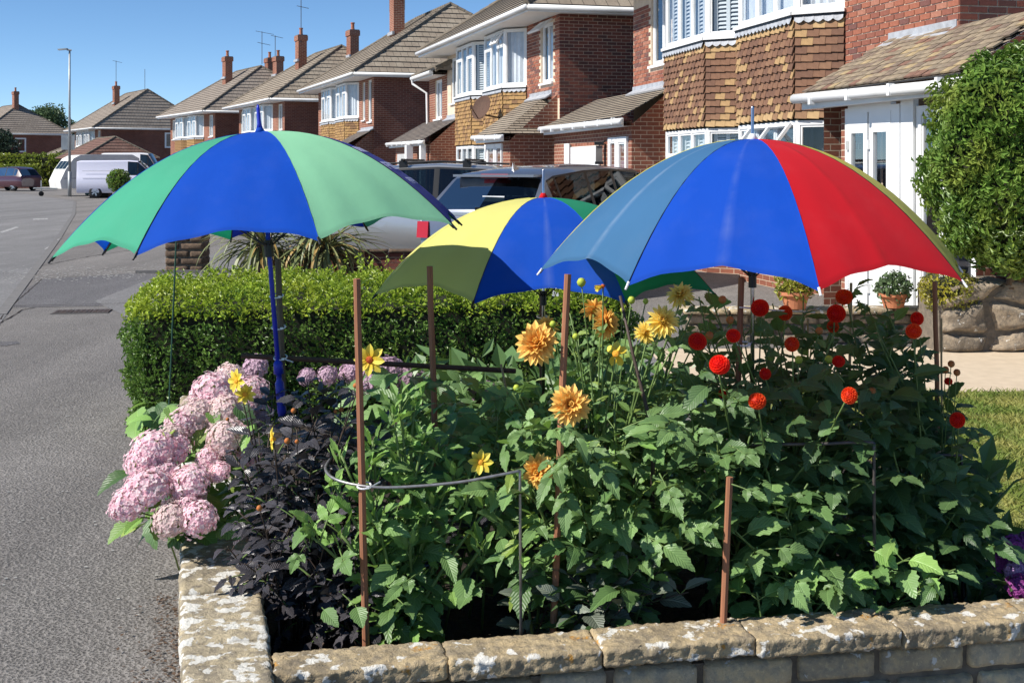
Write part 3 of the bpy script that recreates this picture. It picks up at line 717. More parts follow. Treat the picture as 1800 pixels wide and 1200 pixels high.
def window(parent, a, b, z0, z1, inside, cols=(0.0, 1.0), transom=None, split=None, cur='net', rec=0.0, bar=.055, open_top=None, gz=None):
    """a,b: plan ends of the opening in the wall's outer plane; builds frame, panes, curtain and a dark sheet as unlit room behind"""
    a, b = Vector((a.x, a.y, 0)), Vector((b.x, b.y, 0)); u, n = facet_normal(a, b, inside); L = (b - a).length
    o = a - n * rec; Z = Vector((0, 0, 1))
    fr = MB()
    def bx(x0, x1, za, zb, d0=-.05, d1=.012): fr.obox(o + u * x0 + n * d0 + Z * za, u * (x1 - x0), n * (d1 - d0), Z * (zb - za))
    bx(0, L, z0, z0 + bar); bx(0, L, z1 - bar, z1); bx(0, bar, z0 + bar, z1 - bar); bx(L - bar, L, z0 + bar, z1 - bar)
    xs = [bar] + [L * c for c in cols[1:-1]] + [L - bar]
    for c in cols[1:-1]: bx(L * c - bar * .55, L * c + bar * .55, z0 + bar, z1 - bar, d1=.010)
    zt = z0 + (z1 - z0) * transom if transom else None
    cells = []
    for i in range(len(xs) - 1):
        xa, xb = xs[i] + (bar * .55 if i else 0), xs[i + 1] - (bar * .55 if i < len(xs) - 2 else 0)
        tr_ = transom and (split is None or i in split)
        if tr_:
            bx(xa, xb, zt - bar * .5, zt + bar * .5, d1=.008); cells += [(xa, xb, z0 + bar, zt - bar * .5, 0), (xa, xb, zt + bar * .5, z1 - bar, 1)]
        else: cells.append((xa, xb, z0 + bar, z1 - bar, 0))
        if gz and i in gz:
            for q in range(1, 4): bx(xa, xb, z0 + (z1 - z0) * q / 4 - .012, z0 + (z1 - z0) * q / 4 + .012, d0=-.02, d1=-.004)
            bx((xa + xb) / 2 - .012, (xa + xb) / 2 + .012, z0 + bar, z1 - bar, d0=-.021, d1=-.003)
    # sash edge inside every cell
    for xa, xb, za, zb, top in cells:
        e = .028
        for x0, x1, y0, y1 in ((xa, xb, za, za + e), (xa, xb, zb - e, zb), (xa, xa + e, za + e, zb - e), (xb - e, xb, za + e, zb - e)): bx(x0, x1, y0, y1, -.035, .0)
    f = fr.build('window', M['white'], parent)
    for j, (xa, xb, za, zb, top) in enumerate(cells):
        mb = MB(); mb.face([o + u * xa + Z * za - n * .018, o + u * xb + Z * za - n * .018, o + u * xb + Z * zb - n * .018, o + u * xa + Z * zb - n * .018])
        mb.build('pane', M['glass'], f)
    # what hangs behind the glass
    mb = MB(); mb.face([o - n * .24 + Z * z0, o + u * L - n * .24 + Z * z0, o + u * L - n * .24 + Z * z1, o - n * .24 + Z * z1]); mb.build('dark_sheet', M['dark'], f)  # dark sheet stands in for the unlit room
    if cur == 'net' or cur == 'half':
        mb = MB(); N_ = max(8, int(L * 26)); pr = None
        zc1 = z1 if cur == 'net' else z0 + (z1 - z0) * .62
        for i in range(N_ + 1):
            x = .02 + (L - .04) * i / N_; dd = .11 + .018 * math.sin(i * 1.9) + .008 * math.sin(i * .7)
            q = o + u * x - n * dd
            if pr is not None: mb.face([pr + Z * (z0 + .02), q + Z * (z0 + .02), q + Z * zc1, pr + Z * zc1])
            pr = q
        mb.build('curtain', M['curtain'], f, smooth=True)
    elif cur == 'shutter':
        mb = MB()
        for i in range(len(xs) - 1):
            xa, xb = xs[i] + .03, xs[i + 1] - .03
            for x0, x1 in ((xa, xa + .06), (xb - .06, xb), ((xa + xb) / 2 - .03, (xa + xb) / 2 + .03)): mb.obox(o + u * x0 - n * .1 + Z * z0, u * (x1 - x0), n * .02, Z * (z1 - z0))
            z = z0 + .04
            while z < z1 - .05:
                mb.obox(o + u * xa - n * .12 + Z * z, u * (xb - xa), n * .03 + Z * -.035, Z * .012); z += .062
        mb.build('shutter', M['shutter'], f)
    return f

def hip_roof(h, parent, k0, k1, t0, t1, z0, rise, run0, run1, mat, name='roof', gauge=.3, ridge=True, ridge_r=.075):
    """hipped roof over [k0,k1]x[t1,t0] laid in lapped courses"""
    P = h.P; tm = (t0 + t1) / 2; a, b = P(k0 + run0, tm, z0 + rise), P(k1 - run1, tm, z0 + rise)
    c = {'nf': P(k0, t0, z0), 'ff': P(k1, t0, z0), 'nb': P(k0, t1, z0), 'fb': P(k1, t1, z0)}
    planes = [(c['nf'], c['ff'], b, a), (c['nb'], c['nf'], a, a), (c['ff'], c['fb'], b, b), (c['fb'], c['nb'], a, b)]
    mb = MB(); row = 0
    for p0, p1, p2, p3 in planes:
        slope = ((p3 + p2) / 2 - (p0 + p1) / 2).length; n_ = max(4, int(slope / gauge))
        nrm = (p1 - p0).cross(p3 - p0).normalized()
        if nrm.z < 0: nrm = -nrm
        for i in range(n_):
            s0, s1 = i / n_, (i + 1) / n_
            A, B = p0.lerp(p3, s0), p1.lerp(p2, s0); C, D = p1.lerp(p2, s1), p0.lerp(p3, s1)
            l0, l1 = (B - A).length, (C - D).length; x0 = (p0 - A).dot((p1 - p0).normalized()); 
            off = (A - p0).dot((p1 - p0).normalized()); off1 = (D - p0).dot((p1 - p0).normalized())
            up = nrm * .035
            mb.face([A + up, B + up, C + nrm * .004, D + nrm * .004], 0, [(off, row + .1), (off + l0, row + .1), (off1 + l1, row + .9), (off1, row + .9)])
            mb.face([A, B, B + up, A + up], 1)
            row += 1
    r = mb.build(name, [mat, M['dark']], parent)
    if ridge:
        def cap(p, q):
            m = MB(); L = (q - p).length; n_ = max(1, int(L / .33))
            for i in range(n_):
                A, B = p.lerp(q, i / n_), p.lerp(q, (i + .985) / n_); m.tube([A + Vector((0, 0, .02)), B + Vector((0, 0, .02))], [ridge_r * 1.12, ridge_r * .95], 8)
            m.build('ridge_tiles', M['ridge'], r, smooth=False)
        for p, q in ((c['nf'], a), (c['ff'], b), (c['nb'], a), (c['fb'], b)): cap(p, q)
        if (b - a).length > .3: cap(a, b)
    return r

def chimney(h, k, t, zb, zt, w_=.75, dd=.48, pots=1, aer=None, parent=None, mat='brick'):
    mb = MB(); P = h.P
    mb2 = lambda k0, k1, t0, t1, z0, z1, m=0: mb.obox(P(k0, t1, z0), h.d * (k1 - k0), h.n * (t0 - t1), (0, 0, z1 - z0), m)
    mb2(k - w_ / 2, k + w_ / 2, t + dd / 2, t - dd / 2, zb, zt - .28); mb2(k - w_ / 2 - .05, k + w_ / 2 + .05, t + dd / 2 + .05, t - dd / 2 - .05, zt - .28, zt)
    c = mb.build('chimney', M[mat], parent)
    m = MB(); m.obox(P(k - w_ / 2 - .02, t - dd / 2 - .02, zt), h.d * (w_ + .04), h.n * (dd + .04), (0, 0, .05)); m.build('flaunching', M['kerb'], c)
    m = MB()
    q0 = zb + (1.0); m.obox(P(k - w_ / 2 - .06, t + dd / 2 - .02, zb + .75), h.d * (w_ + .12), h.n * .1, (0, 0, .14)); m.build('lead_apron', M['lead'], c)
    for i in range(pots):
        kk = k + (i - (pots - 1) / 2) * .3; m = MB(); m.lathe(P(kk, t, zt + .04), [(.12, 0), (.11, .05), (.095, .12), (.09, .34), (.115, .36), (.115, .42), (.08, .42)], 12); m.build('chimney_pot', M['pot'], c, smooth=False)
    return c

def aerial(h, k, t, z0, z1, parent, arms=1, rot=0.4, ln=.9):
    m = MB(); b0 = h.P(k, t, z0); m.tube([b0, h.P(k, t, z1)], .022, 6)
    for j in range(arms):
        z = z1 - .05 - j * .75; u = Vector((math.cos(rot + j * .25), math.sin(rot + j * .25), -.16)); c = h.P(k, t, z); L = ln * (1 - .25 * j)
        m.tube([c - u * L * .35, c + u * L * .65], .014, 5)
        v = Vector((-u.y, u.x, 0))
        for i in range(7):
            q = c + u * L * (-.33 + i * .16); m.tube([q - v * .13, q + v * .13], .007, 4)
    m.build('tv_aerial', M['blacksteel'], parent)

def bricks(h, parent, k0, k1, z0, z1, mat, side=None, t0=0, skip=(), seed=1):
    """single bricks, laid proud of the mortar wall; side='near' lays them on the end wall (k is then the depth -t)"""
    r = random.Random(seed); row = int(z0 / .075)
    u = h.d if side is None else -h.n; n = h.n if side is None else -h.d
    while row * .075 < z1:
        x = k0 + (.1125 if row % 2 else 0) - .225
        while x < k1:
            xa, xb = max(x, k0), min(x + .215, k1); z = row * .075 + .005
            if xb - xa > .05 and not any(a < xb and b > xa and c < z + .06 and d > z for a, b, c, d in skip):
                o = h.P(xa, t0, z) if side is None else h.P(0, -xa, z)
                m = frame3(o + n * (.011 + r.uniform(-.002, .002)), u, n) @ Matrix.Diagonal(((xb - xa) / .213 * .965, 1, 1, 1))
                inst('brick', BM_[mat], m, parent)
            x += .225
        row += 1

def wall_panels(mb, h, k0, k1, z0, z1, ops, t=0, m=0):
    x = k0; ops = sorted(ops)
    for a, b, c, d in ops:
        if a > x: mb.quadm([h.P(x, t, z0), h.P(a, t, z0), h.P(a, t, z1), h.P(x, t, z1)], m)
        mb.quadm([h.P(a, t, z0), h.P(b, t, z0), h.P(b, t, c), h.P(a, t, c)], m)
        if d < z1: mb.quadm([h.P(a, t, d), h.P(b, t, d), h.P(b, t, z1), h.P(a, t, z1)], m)
        for p, q in (((a, c), (b, c)), ((a, d), (b, d)), ((a, c), (a, d)), ((b, c), (b, d))):
            mb.face([h.P(p[0], t, p[1]), h.P(q[0], t, q[1]), h.P(q[0], t - .12, q[1]), h.P(p[0], t - .12, p[1])], m)
        x = b
    if x < k1: mb.quadm([h.P(x, t, z0), h.P(k1, t, z0), h.P(k1, t, z1), h.P(x, t, z1)], m)

def tile_band(h, parent, a, b, inside, z0, z1, mats, rows, joined, r, edge=None, gauge=None):
    """hung tiles between two plan points"""
    u, n = facet_normal(a, b, inside); L = (b - a).length; g = (z1 - z0) / rows
    nt = max(1, round(L / .165)); tw = L / nt; mbj = MB() if joined else None
    for i in range(rows):
        z = z0 + i * g; st = (i % 2) * .5
        for j in range(-1, nt + 1):
            x0 = (j + st) * tw; x1 = x0 + tw * .985; x0, x1 = max(0, x0), min(L, x1)
            if x1 - x0 < .03: continue
            me = TM[mats[1]] if (i in (0, rows - 1) and r.random() < .9 and mats[1]) else TM[mats[0]]
            o = a + u * x0 + n * (.062 + r.uniform(-.004, .004)) + Vector((0, 0, z + r.uniform(-.004, .004)))
            if joined:
                up = Vector((0, 0, g * 1.12)) - n * .052
                mbj.obox(o, u * (x1 - x0), -n * .014, up)
            else:
                up = (Vector((0, 0, g * 1.12)) - n * .052); up_n = up.normalized(); yy = -n
                m = Matrix.Translation(o) @ Matrix((u, yy, up_n)).transposed().to_4x4() @ Matrix.Diagonal(((x1 - x0) / .160, 1, up.length / .118, 1))
                inst('tile', me, m, parent)
    if joined:
        o = mbj.build('tile_courses', TM[mats[0]].materials[0], parent); o['kind'] = 'stuff'

def lean_to(h, k0, k1, t, z0, z1, mat, hipn=0, hipf=0, side_near=True, tiles=None, gut=True, wallmat='brick', gutter_drop=.02, over=.22, open_front=False):
    """single-storey projection with a lean-to roof against the facade"""
    P = h.P; root = h.root; Z = Vector((0, 0, 1))
    mb = MB()
    if side_near:
        mb.quadm([P(k0, t, 0), P(k0, -.01, 0), P(k0, -.01, z1), P(k0, t, z0 - .1)]); mb.build('porch_wall', M[wallmat], root); mb = MB()
    mb.quadm([P(k1, t, 0), P(k1, -.01, 0), P(k1, -.01, z1), P(k1, t, z0 - .1)])
    if not open_front: mb.quadm([P(k0, t, 0), P(k1, t, 0), P(k1, t, z0 - .02), P(k0, t, z0 - .02)])
    if mb.F: mb.build('porch_wall', M[wallmat], root)
    # roof slope in courses
    e = t + over; A, B = P(k0 - .12, e, z0 + .03), P(k1 + .12, e, z0 + .03); C, D = P(k1 + .12 - hipf, .0, z1), P(k0 - .12 + hipn, .0, z1)
    mb = MB(); sl = ((C + D) / 2 - (A + B) / 2).length; n_ = max(3, round(sl / .105)); nrm = (B - A).cross(D - A).normalized()
    if nrm.z < 0: nrm = -nrm
    rf = None
    for pl, (p0, p1, p2, p3) in enumerate([(A, B, C, D)] + ([(P(k0 - .12, -.0, z0 + .03), A, D, D)] if hipn else []) + ([(B, P(k1 + .12, -.0, z0 + .03), C, C)] if hipf else [])):
        nr = (p1 - p0).cross(p3 - p0).normalized(); nr = nr if nr.z > 0 else -nr
        for i in range(n_):
            s0, s1 = i / n_, (i + 1) / n_; a, b = p0.lerp(p3, s0), p1.lerp(p2, s0); c, d = p1.lerp(p2, s1), p0.lerp(p3, s1)
            oa = (a - p0).dot((p1 - p0).normalized()); od = (d - p0).dot((p1 - p0).normalized())
            mb.face([a + nr * .02, b + nr * .02, c + nr * .002, d + nr * .002], 0, [(oa, i + .1), (oa + (b - a).length, i + .1), (od + (c - d).length, i + .9), (od, i + .9)])
            mb.face([a, b, b + nr * .02, a + nr * .02], 1)
    mb.face([A, B, C, D], 2)
    rf = mb.build('porch_roof', [M[mat], M['dark'], M['soffit']], root)
    if tiles:
        r = random.Random(5); u = (B - A).normalized(); up = (D - A) - u * (D - A).dot(u); upn = up.normalized(); L = (B - A).length; nt = int(L / .166); cnt = 0
        for i in range(n_):
            for j in range(-1, nt + 1):
                x0 = (j + (i % 2) * .5) * .166; s = i / n_
                lo_, hi_ = hipn * s, L - hipf * s
                if x0 < lo_ or x0 + .16 > hi_ or not (tiles[0] < k0 - .12 + x0 < tiles[1]): continue
                o = A + u * x0 + up * s + nrm * (.034 + r.uniform(-.003, .004))
                x = upn + nrm * -.06 + u * r.uniform(-.02, .02); zz = x.normalized(); yy = zz.cross(u).normalized()
                m = Matrix.Translation(o) @ Matrix((u, yy, zz)).transposed().to_4x4() @ Matrix.Diagonal((.985, 1, 1.02, 1))
                inst('tile', TM['roof_tile'], m, rf); cnt += 1
    # lead flashing where the roof meets the wall
    fl = MB(); q0, q1 = max(k0 - .1, 0.02) + hipn * .5, k1 - hipf * .9
    q1 = min(q1, h.L) if hasattr(h, 'L') else q1
    fl.obox(P(q0, .012, z1 - .04), h.d * (q1 - q0), h.n * .012, Z * .15); s_ = (A - D); s_ = s_ - h.d * s_.dot(h.d); s_.normalize()
    fl.obox(P(q0, .01, z1 + .012), h.d * (q1 - q0), s_ * .17, nrm * .03); fl.build('lead_flashing', M['lead'], root)
    # fascia, gutter, soffit
    g = MB(); g.obox(P(k0 - .14, e - .03, z0 - .14), h.d * (k1 - k0 + .28), h.n * .02, Z * .15)
    g.face([P(k0 - .12, t, z0 - .13), P(k1 + .12, t, z0 - .13), P(k1 + .12, e, z0 - .13), P(k0 - .12, e, z0 - .13)]); g.build('fascia', M['white'], root)
    if gut:
        g = MB(); g.tube([P(k0 - .22, e + .05, z0 - .035 - gutter_drop), P(k1 + .22, e + .05, z0 - .01)], .058, 10)
        gg = g.build('gutter', M['white'], root, smooth=True)
        x = k0 + .1
        while x < k1:
            b = MB(); b.obox(P(x, e + .05, z0 - .1), h.d * .05, h.n * .063, Z * .12); b.build('gutter_bracket', M['white'], gg); x += .9
    return rf

def semi_pair(N, th, name, label, L=11.3, D=8.2, lv=1, near=None, far=None, chim=(), aer=(), roofmat='roof', wmat='brick', smat='brick_dark', wins=None, tilemats=('hung_tile', 'hung_tile_buff'),
              cur=('net', 'net'), eave=5.12, wallseen=None, ext=None, rise=3.1, run=3.2, extra=None, curw='net'):
    h = House(N, th, name, label); h.L = L; P = h.P; root = h.root; Z = Vector((0, 0, 1)); r = random.Random(int(N[1] * 10))
    wins = wins or [(.5, 1.4, 3.55, 4.92), (L - 1.4, L - .5, 3.55, 4.92)]
    mb = MB(); wall_panels(mb, h, 0, L, 0, eave, wins)
    wf = mb.build('front_wall', M['mortar'] if (lv == 2 and wallseen) else M[wmat], root)
    mb = MB(); mb.quadm([P(0, 0, 0), P(0, -D, 0), P(0, -D, eave), P(0, 0, eave)]); wn_ = mb.build('side_wall', M['mortar'] if (lv == 2 and wallseen and 'near' in wallseen) else M[smat], root)
    mb = MB(); mb.quadm([P(L, 0, 0), P(L, -D, 0), P(L, -D, eave), P(L, 0, eave)]); mb.build('side_wall', M[smat], root)
    mb = MB(); mb.quadm([P(0, -D, 0), P(L, -D, 0), P(L, -D, eave), P(0, -D, eave)]); mb.build('rear_wall', M[smat], root)
    if lv == 2 and wallseen:
        sk = [(a - .02, b + .02, c - .06, d + .02) for a, b, c, d in wins]
        for (k0, k1, z0, z1) in wallseen.get('front', ()): bricks(h, wf, k0, k1, z0, z1, 'brick_piece', skip=sk)
        if 'near' in wallseen:
            for (k0, k1, z0, z1) in wallseen['near']: bricks(h, wn_, k0, k1, z0, z1, 'brick_piece_dark', side='near')
    for wd in wins:
        a, b, c, d = wd
        f = window(root, P(a, 0, 0), P(b, 0, 0), c, d, P(3, -3, 0), cols=(0, .5, 1) if b - a > .75 else (0, 1), cur=curw, rec=.05)
        m = MB(); m.obox(P(a - .06, -.05, c - .05), h.d * (b - a + .12), h.n * .11, Z * .05); m.build('window_sill', M['white'], root)
    # bays
    bc = [(2.58, 2.8), (5.78 - (0 if L > 11 else .2), 2.8)]
    bd = .45
    for i, (k, wd) in enumerate(bc):
        pl = [P(k, 0, 0), P(k + bd, bd, 0), P(k + wd - bd, bd, 0), P(k + wd, 0, 0)]; ins = P(k + wd / 2, -1, 0)
        m = MB(); m_b = MB()
        for a, b in zip(pl, pl[1:]):
            m.face([a + Z * 2.2, b + Z * 2.2, b + Z * 3.5, a + Z * 3.5], 1); m_b.quadm([a, b, b + Z * .7, a + Z * .7])
        m.face([p + Z * 3.5 for p in pl], 1); m.face([p + Z * 2.2 for p in pl], 1)
        by = m.build('bay_window', [M[wmat], M['core']], root); m_b.build('bay_base', M[wmat], by)
        for q, (a, b) in enumerate(zip(pl, pl[1:])):
            if lv == 0 or q == 2: tile_band(h, by, a, b, ins, 2.22, 3.46, tilemats, 12, True, r)
            else: tile_band(h, by, a, b, ins, 2.22, 3.46, tilemats, 12, False, r)
            u, n = facet_normal(a, b, ins); Lf = (b - a).length
            # scalloped lead apron and sill
            ld = MB(); nn = max(2, int(Lf / .12)); pts = []
            for j in range(nn * 4 + 1):
                x = Lf * j / (nn * 4); pts.append((x, 3.47 - .035 * abs(math.sin(PI * j / 4))))
            for (x0, za), (x1, zb) in zip(pts, pts[1:]):
                ld.face([a + u * x0 + n * .078 + Z * za, a + u * x1 + n * .078 + Z * zb, a + u * x1 + n * .05 + Z * 3.545, a + u * x0 + n * .05 + Z * 3.545])
            ld.build('lead_apron', M['lead'], by)
            sl_ = MB(); sl_.obox(a - u * .02 + Z * 3.545 - n * .04, u * (Lf + .04), n * .13, Z * .045, 0); sl_.obox(a - u * .01 + Z * 3.515 - n * .04, u * (Lf + .02), n * .105, Z * .028, 1); sl_.build('window_sill', [M['white'], M['black']], by)
            cu = cur[i]
            wide = Lf > 1.2
            window(by, a, b, 3.59, 4.98, ins, cols=(0, .34, .66, 1) if wide else (0, 1), transom=.74 if wide else None, split=(0, 2), cur=cu)
            window(by, a, b, .7, 2.2, ins, cols=(0, .34, .66, 1) if wide else (0, 1), transom=.72 if wide else None, split=(0, 2), cur=cu if cu == 'shutter' else 'half')
    # eaves
    ov, so_ = .82, .32
    m = MB(); m.face([P(-so_, ov, eave - .1), P(L + so_, ov, eave - .1), P(L + so_, -D - so_, eave - .1), P(-so_, -D - so_, eave - .1)]); m.build('soffit', M['soffit'], root)
    m = MB()
    m.obox(P(-so_ - .01, ov, eave - .115), h.d * (L + 2 * so_ + .02), h.n * .02, Z * .16); m.obox(P(-so_ - .02, -D - so_, eave - .115), h.n * (D + so_ + ov), h.d * .02, Z * .16)
    m.obox(P(L + so_, -D - so_, eave - .115), h.n * (D + so_ + ov), h.d * .02, Z * .16); m.build('fascia', M['white'], root)
    m = MB(); m.tube([P(-so_ - .04, ov + .075, eave - .02), P(L + so_ + .04, ov + .075, eave)], .06, 8); m.build('gutter', M['white'], root, smooth=True)
    m = MB(); m.tube([P(-so_ - .07, ov + .03, eave - .02), P(-so_ - .07, -D - so_, eave)], .06, 8); m.build('gutter', M['white'], root, smooth=True)
    hip_roof(h, root, -so_ - .05, L + so_ + .05, ov + .06, -D - so_ - .05, eave + .04, rise, run, run, M[roofmat])
    for c in chim: chimney(h, *c, parent=root)
    for a in aer: aerial(h, *a[:4], root, *a[4:])
    if near: lean_to(h, *near[0], **near[1])
    if far: lean_to(h, *far[0], **far[1])
    return h

# the house with the porch, nearest
H1 = semi_pair((4.69, 13.12), 11.8, 'semi_detached_house', 'nearest red brick semi-detached house with brown tile-hung bays and a white glazed porch', L=11.4, lv=2, roofmat='roof',
    wallseen={'front': [(0, 2.56, 2.85, 4.05), (9.0, 11.4, 3.0, 4.6)], 'near': [(0, 1.9, 2.6, 3.9)]},
    wins=[(.55, 1.5, 3.72, 4.95), (9.2, 10.3, 3.48, 4.95)], cur=('net', 'shutter'),
    near=((-1.45, 1.68, .72, 2.42, 3.05, 'roof'), dict(hipf=.25, tiles=(-2.6, 2.2), open_front=True, gutter_drop=.03)),
    far=((8.95, 14.6, .8, 2.45, 3.05, 'roof'), dict(hipf=.7)), curw='dark')
H2 = semi_pair((1.06, 27.8), 15.7, 'semi_detached_house', 'red brick semi-detached house with golden tile-hung bays, satellite dish and shuttered bay window', lv=2, tilemats=('hung_tile2', None),
    wallseen={'front': [(0, 2.56, 3.2, 5.0)], 'near': [(0, 4.2, 2.3, 5.0)]}, cur=('net', 'shutter'),
    near=((.15, 2.3, 1.1, 2.32, 3.25, 'roof'), dict(hipn=1.0)), far=((9.6, 15.2, .9, 2.4, 3.1, 'roof_grey'), dict(hipf=.4)),
    chim=[(5.65, -2.6, 6.6, 8.95)], aer=[(5.2, -2.3, 8.2, 10.2)])
H3 = semi_pair((-5.2, 47.1), 19.3, 'semi_detached_house', 'semi-detached house with a tall chimney, two narrow upper windows and dark tiled hip roof', lv=1, tilemats=('hung_tile2', None),
    wins=[(.35, .95, 3.35, 4.95), (1.5, 1.95, 3.45, 4.92), (9.6, 10.6, 3.55, 4.92)], roofmat='roof', near=((.1, 2.2, .9, 2.4, 3.05, 'roof_grey'), {}),
    chim=[(6.0, -2.4, 6.5, 9.3)], aer=[(6.5, -2.2, 8.3, 11.0, 1, 3.5), (5.5, -2.6, 8.3, 10.6, 0)])
H4 = semi_pair((-11.7, 64.4), 24, 'semi_detached_house', 'brick semi-detached house showing two chimneys behind the spike of the blue and green umbrella', lv=0, chim=[(5.6, -2.3, 6.8, 9.0), (1.9, -4.2, 6.8, 9.0)],
    aer=[(5.2, -2.2, 8.6, 11.4, 2, .2)], tilemats=('hung_tile2', None))
H5 = semi_pair((-18.5, 78), 29, 'semi_detached_house', 'far brick semi-detached house with a white bay above the green umbrella panel', lv=0, chim=[(5.6, -2.4, 6.8, 9.0), (5.2, -5.2, 6.8, 9.0), (1.6, -4.6, 6.8, 8.8)],
    aer=[(5.0, -4.6, 8.6, 10.8, 2, .3, 1.2), (1.6, -4.4, 8.6, 10.2, 1, .5, .8)], roofmat='roof_far', tilemats=('hung_tile2', None))
H6 = semi_pair((-36.4, 111), 31, 'semi_detached_house', 'distant brick house with a big grey hip roof behind the lamp post', lv=0, chim=[(5.6, -2.6, 6.8, 9.2)],
    aer=[(5.6, -2.6, 9.2, 11.6, 1, .8), (1.5, -4.2, 7.5, 10.6, 0)], roofmat='roof_far', rise=3.6, run=2.0, D=9.5, smat='brick_dark', tilemats=('hung_tile2', None))
# side window of the distant house
window(H6.root, H6.P(0, -5.6, 0) - H6.d * .02, H6.P(0, -6.7, 0) - H6.d * .02, 3.4, 4.8, H6.P(3, -3, 0), cur='dark', bar=.12)
H7 = semi_pair((-53.5, 128), 38, 'semi_detached_house', 'distant brick house cut by the frame edge, beside the dark conifer', lv=0, D=8, chim=[(2.6, -3.4, 6.8, 9.6)], roofmat='roof_far', tilemats=('hung_tile2', None))
window(H7.root, H7.P(0, -2.6, 0) - H7.d * .02, H7.P(0, -3.7, 0) - H7.d * .02, 3.2, 4.7, H7.P(3, -3, 0), cur='half', bar=.12)
# extension at the far end of the second house
def extension(h, k0, k1, zt, t=0.0):
    P = h.P; Z = Vector((0, 0, 1)); mb = MB(); w0 = (k0 + .75, k0 + 1.75, 3.15, 4.4)
    wall_panels(mb, h, k0, k1, 0, zt, [w0], t); mb.quadm([P(k1, t, 0), P(k1, -6, 0), P(k1, -6, zt), P(k1, t, zt)]); mb.build('extension_wall', M['brick'], h.root)
    window(h.root, P(w0[0], t, 0), P(w0[1], t, 0), w0[2], w0[3], P(3, -3, 0), cols=(0, .5, 1), cur='net', rec=.05)
    m = MB(); m.obox(P(w0[0] - .06, t - .05, w0[2] - .05), h.d * (w0[1] - w0[0] + .12), h.n * .12, Z * .05); m.build('window_sill', M['white'], h.root)
    hip_roof(h, h.root, k0 - .5, k1 + .35, t + .5, -6.2, zt + .03, 1.6, .2, 1.8, M['roof'], 'extension_roof')
    m = MB(); m.face([P(k0, t + .45, zt - .08), P(k1 + .3, t + .45, zt - .08), P(k1 + .3, -6, zt - .08), P(k0, -6, zt - .08)]); m.obox(P(k0, t + .45, zt - .1), h.d * (k1 - k0 + .32), h.n * .02, Z * .15); m.build('soffit', M['soffit'], h.root)
    m = MB(); m.tube([P(k0, t + .52, zt), P(k1 + .38, t + .52, zt)], .06, 8); m.build('gutter', M['white'], h.root)
    m = MB(); m.tube([P(k1 + .3, t + .52, zt - .02), P(k1 + .3, t + .5, zt - .18), P(k1 + .02, t + .08, zt - .5), P(k1 - .05, t + .06, zt - 2.3)], .04, 8); m.build('downpipe', M['white'], h.root)
extension(H2, 11.32, 14.0, 4.55)
# near gable porch front of the second house, its garage doors and posts
def panel(h, name, k0, k1, t, z0, z1, mat, th_=.03, parent=None):
    m = MB(); m.obox(h.P(k0, t, z0), h.d * (k1 - k0), h.n * th_, (0, 0, z1 - z0)); return m.build(name, M[mat], parent or h.root)
for (a, b) in ((.75, 1.35), (1.4, 2.1)): window(H2.root, H2.P(a, 1.13, 0), H2.P(b, 1.13, 0), .1, 2.15, H2.P(1, -2, 0), cur='dark', bar=.08)
panel(H2, 'garage_door', 12.6, 14.6, .93, 0, 2.05, 'sill'); panel(H2, 'post', 11.2, 11.5, 1.1, 0, 2.3, 'white', .2); panel(H2, 'post', 9.75, 10.0, 1.0, 0, 2.3, 'white', .15)
# garage front between the first two houses
panel(H1, 'garage_door', 10.9, 13.0, .82, 0, 2.02, 'white'); panel(H1, 'pilaster', 13.1, 13.5, .83, 0, 2.1, 'white')
window(H1.root, H1.P(9.15, .83, 0), H1.P(9.75, .83, 0), .05, 2.15, H1.P(5, -3, 0), cur='dark', bar=.1); window(H1.root, H1.P(9.78, .83, 0), H1.P(10.3, .83, 0), .05, 2.15, H1.P(5, -3, 0), cur='dark', bar=.08)
# wall lantern beside the garage
m = MB(); c = H1.P(10.6, .92, 1.72); m.cbox(c + Vector((0, 0, .14)), .12, .12, .3, 1); m.cbox(c + Vector((0, 0, .33)), .17, .17, .06); m.cbox(c + Vector((0, 0, -.03)), .15, .15, .05); m.tube([c + Vector((0, 0, .3)), H1.P(10.6, .8, 2.1)], .015, 6)
m.build('wall_lantern', [M['black'], M['kerb']], H1.root)
# satellite dish on the second house
m = MB(); c = H2.P(3.2, .95, 3.05); ax = Vector((-.55, -.72, .42)).normalized(); x_ = ax.cross(Vector((0, 0, 1))).normalized(); y_ = x_.cross(ax)
prev = None
for i in range(6):
    rr = .30 * i / 5; ring = [c + (x_ * math.cos(a * PI / 10) * .9 + y_ * math.sin(a * PI / 10) * 1.1) * rr + ax * (rr * rr * .7) for a in range(20)]
    if prev:
        for a in range(20): m.face([prev[a], prev[(a + 1) % 20], ring[(a + 1) % 20], ring[a]])
    prev = ring
m.tube([c - y_ * .3 + ax * .05, c - y_ * .18 + ax * .38], .012, 6); m.cbox(c - y_ * .17 + ax * .4, .06, .06, .1); m.tube([c, c - ax * .15 - Vector((0, 0, .1)), H2.P(3.3, .3, 2.8)], .02, 6)
m.build('satellite_dish', M['stake_dark'], H2.root)
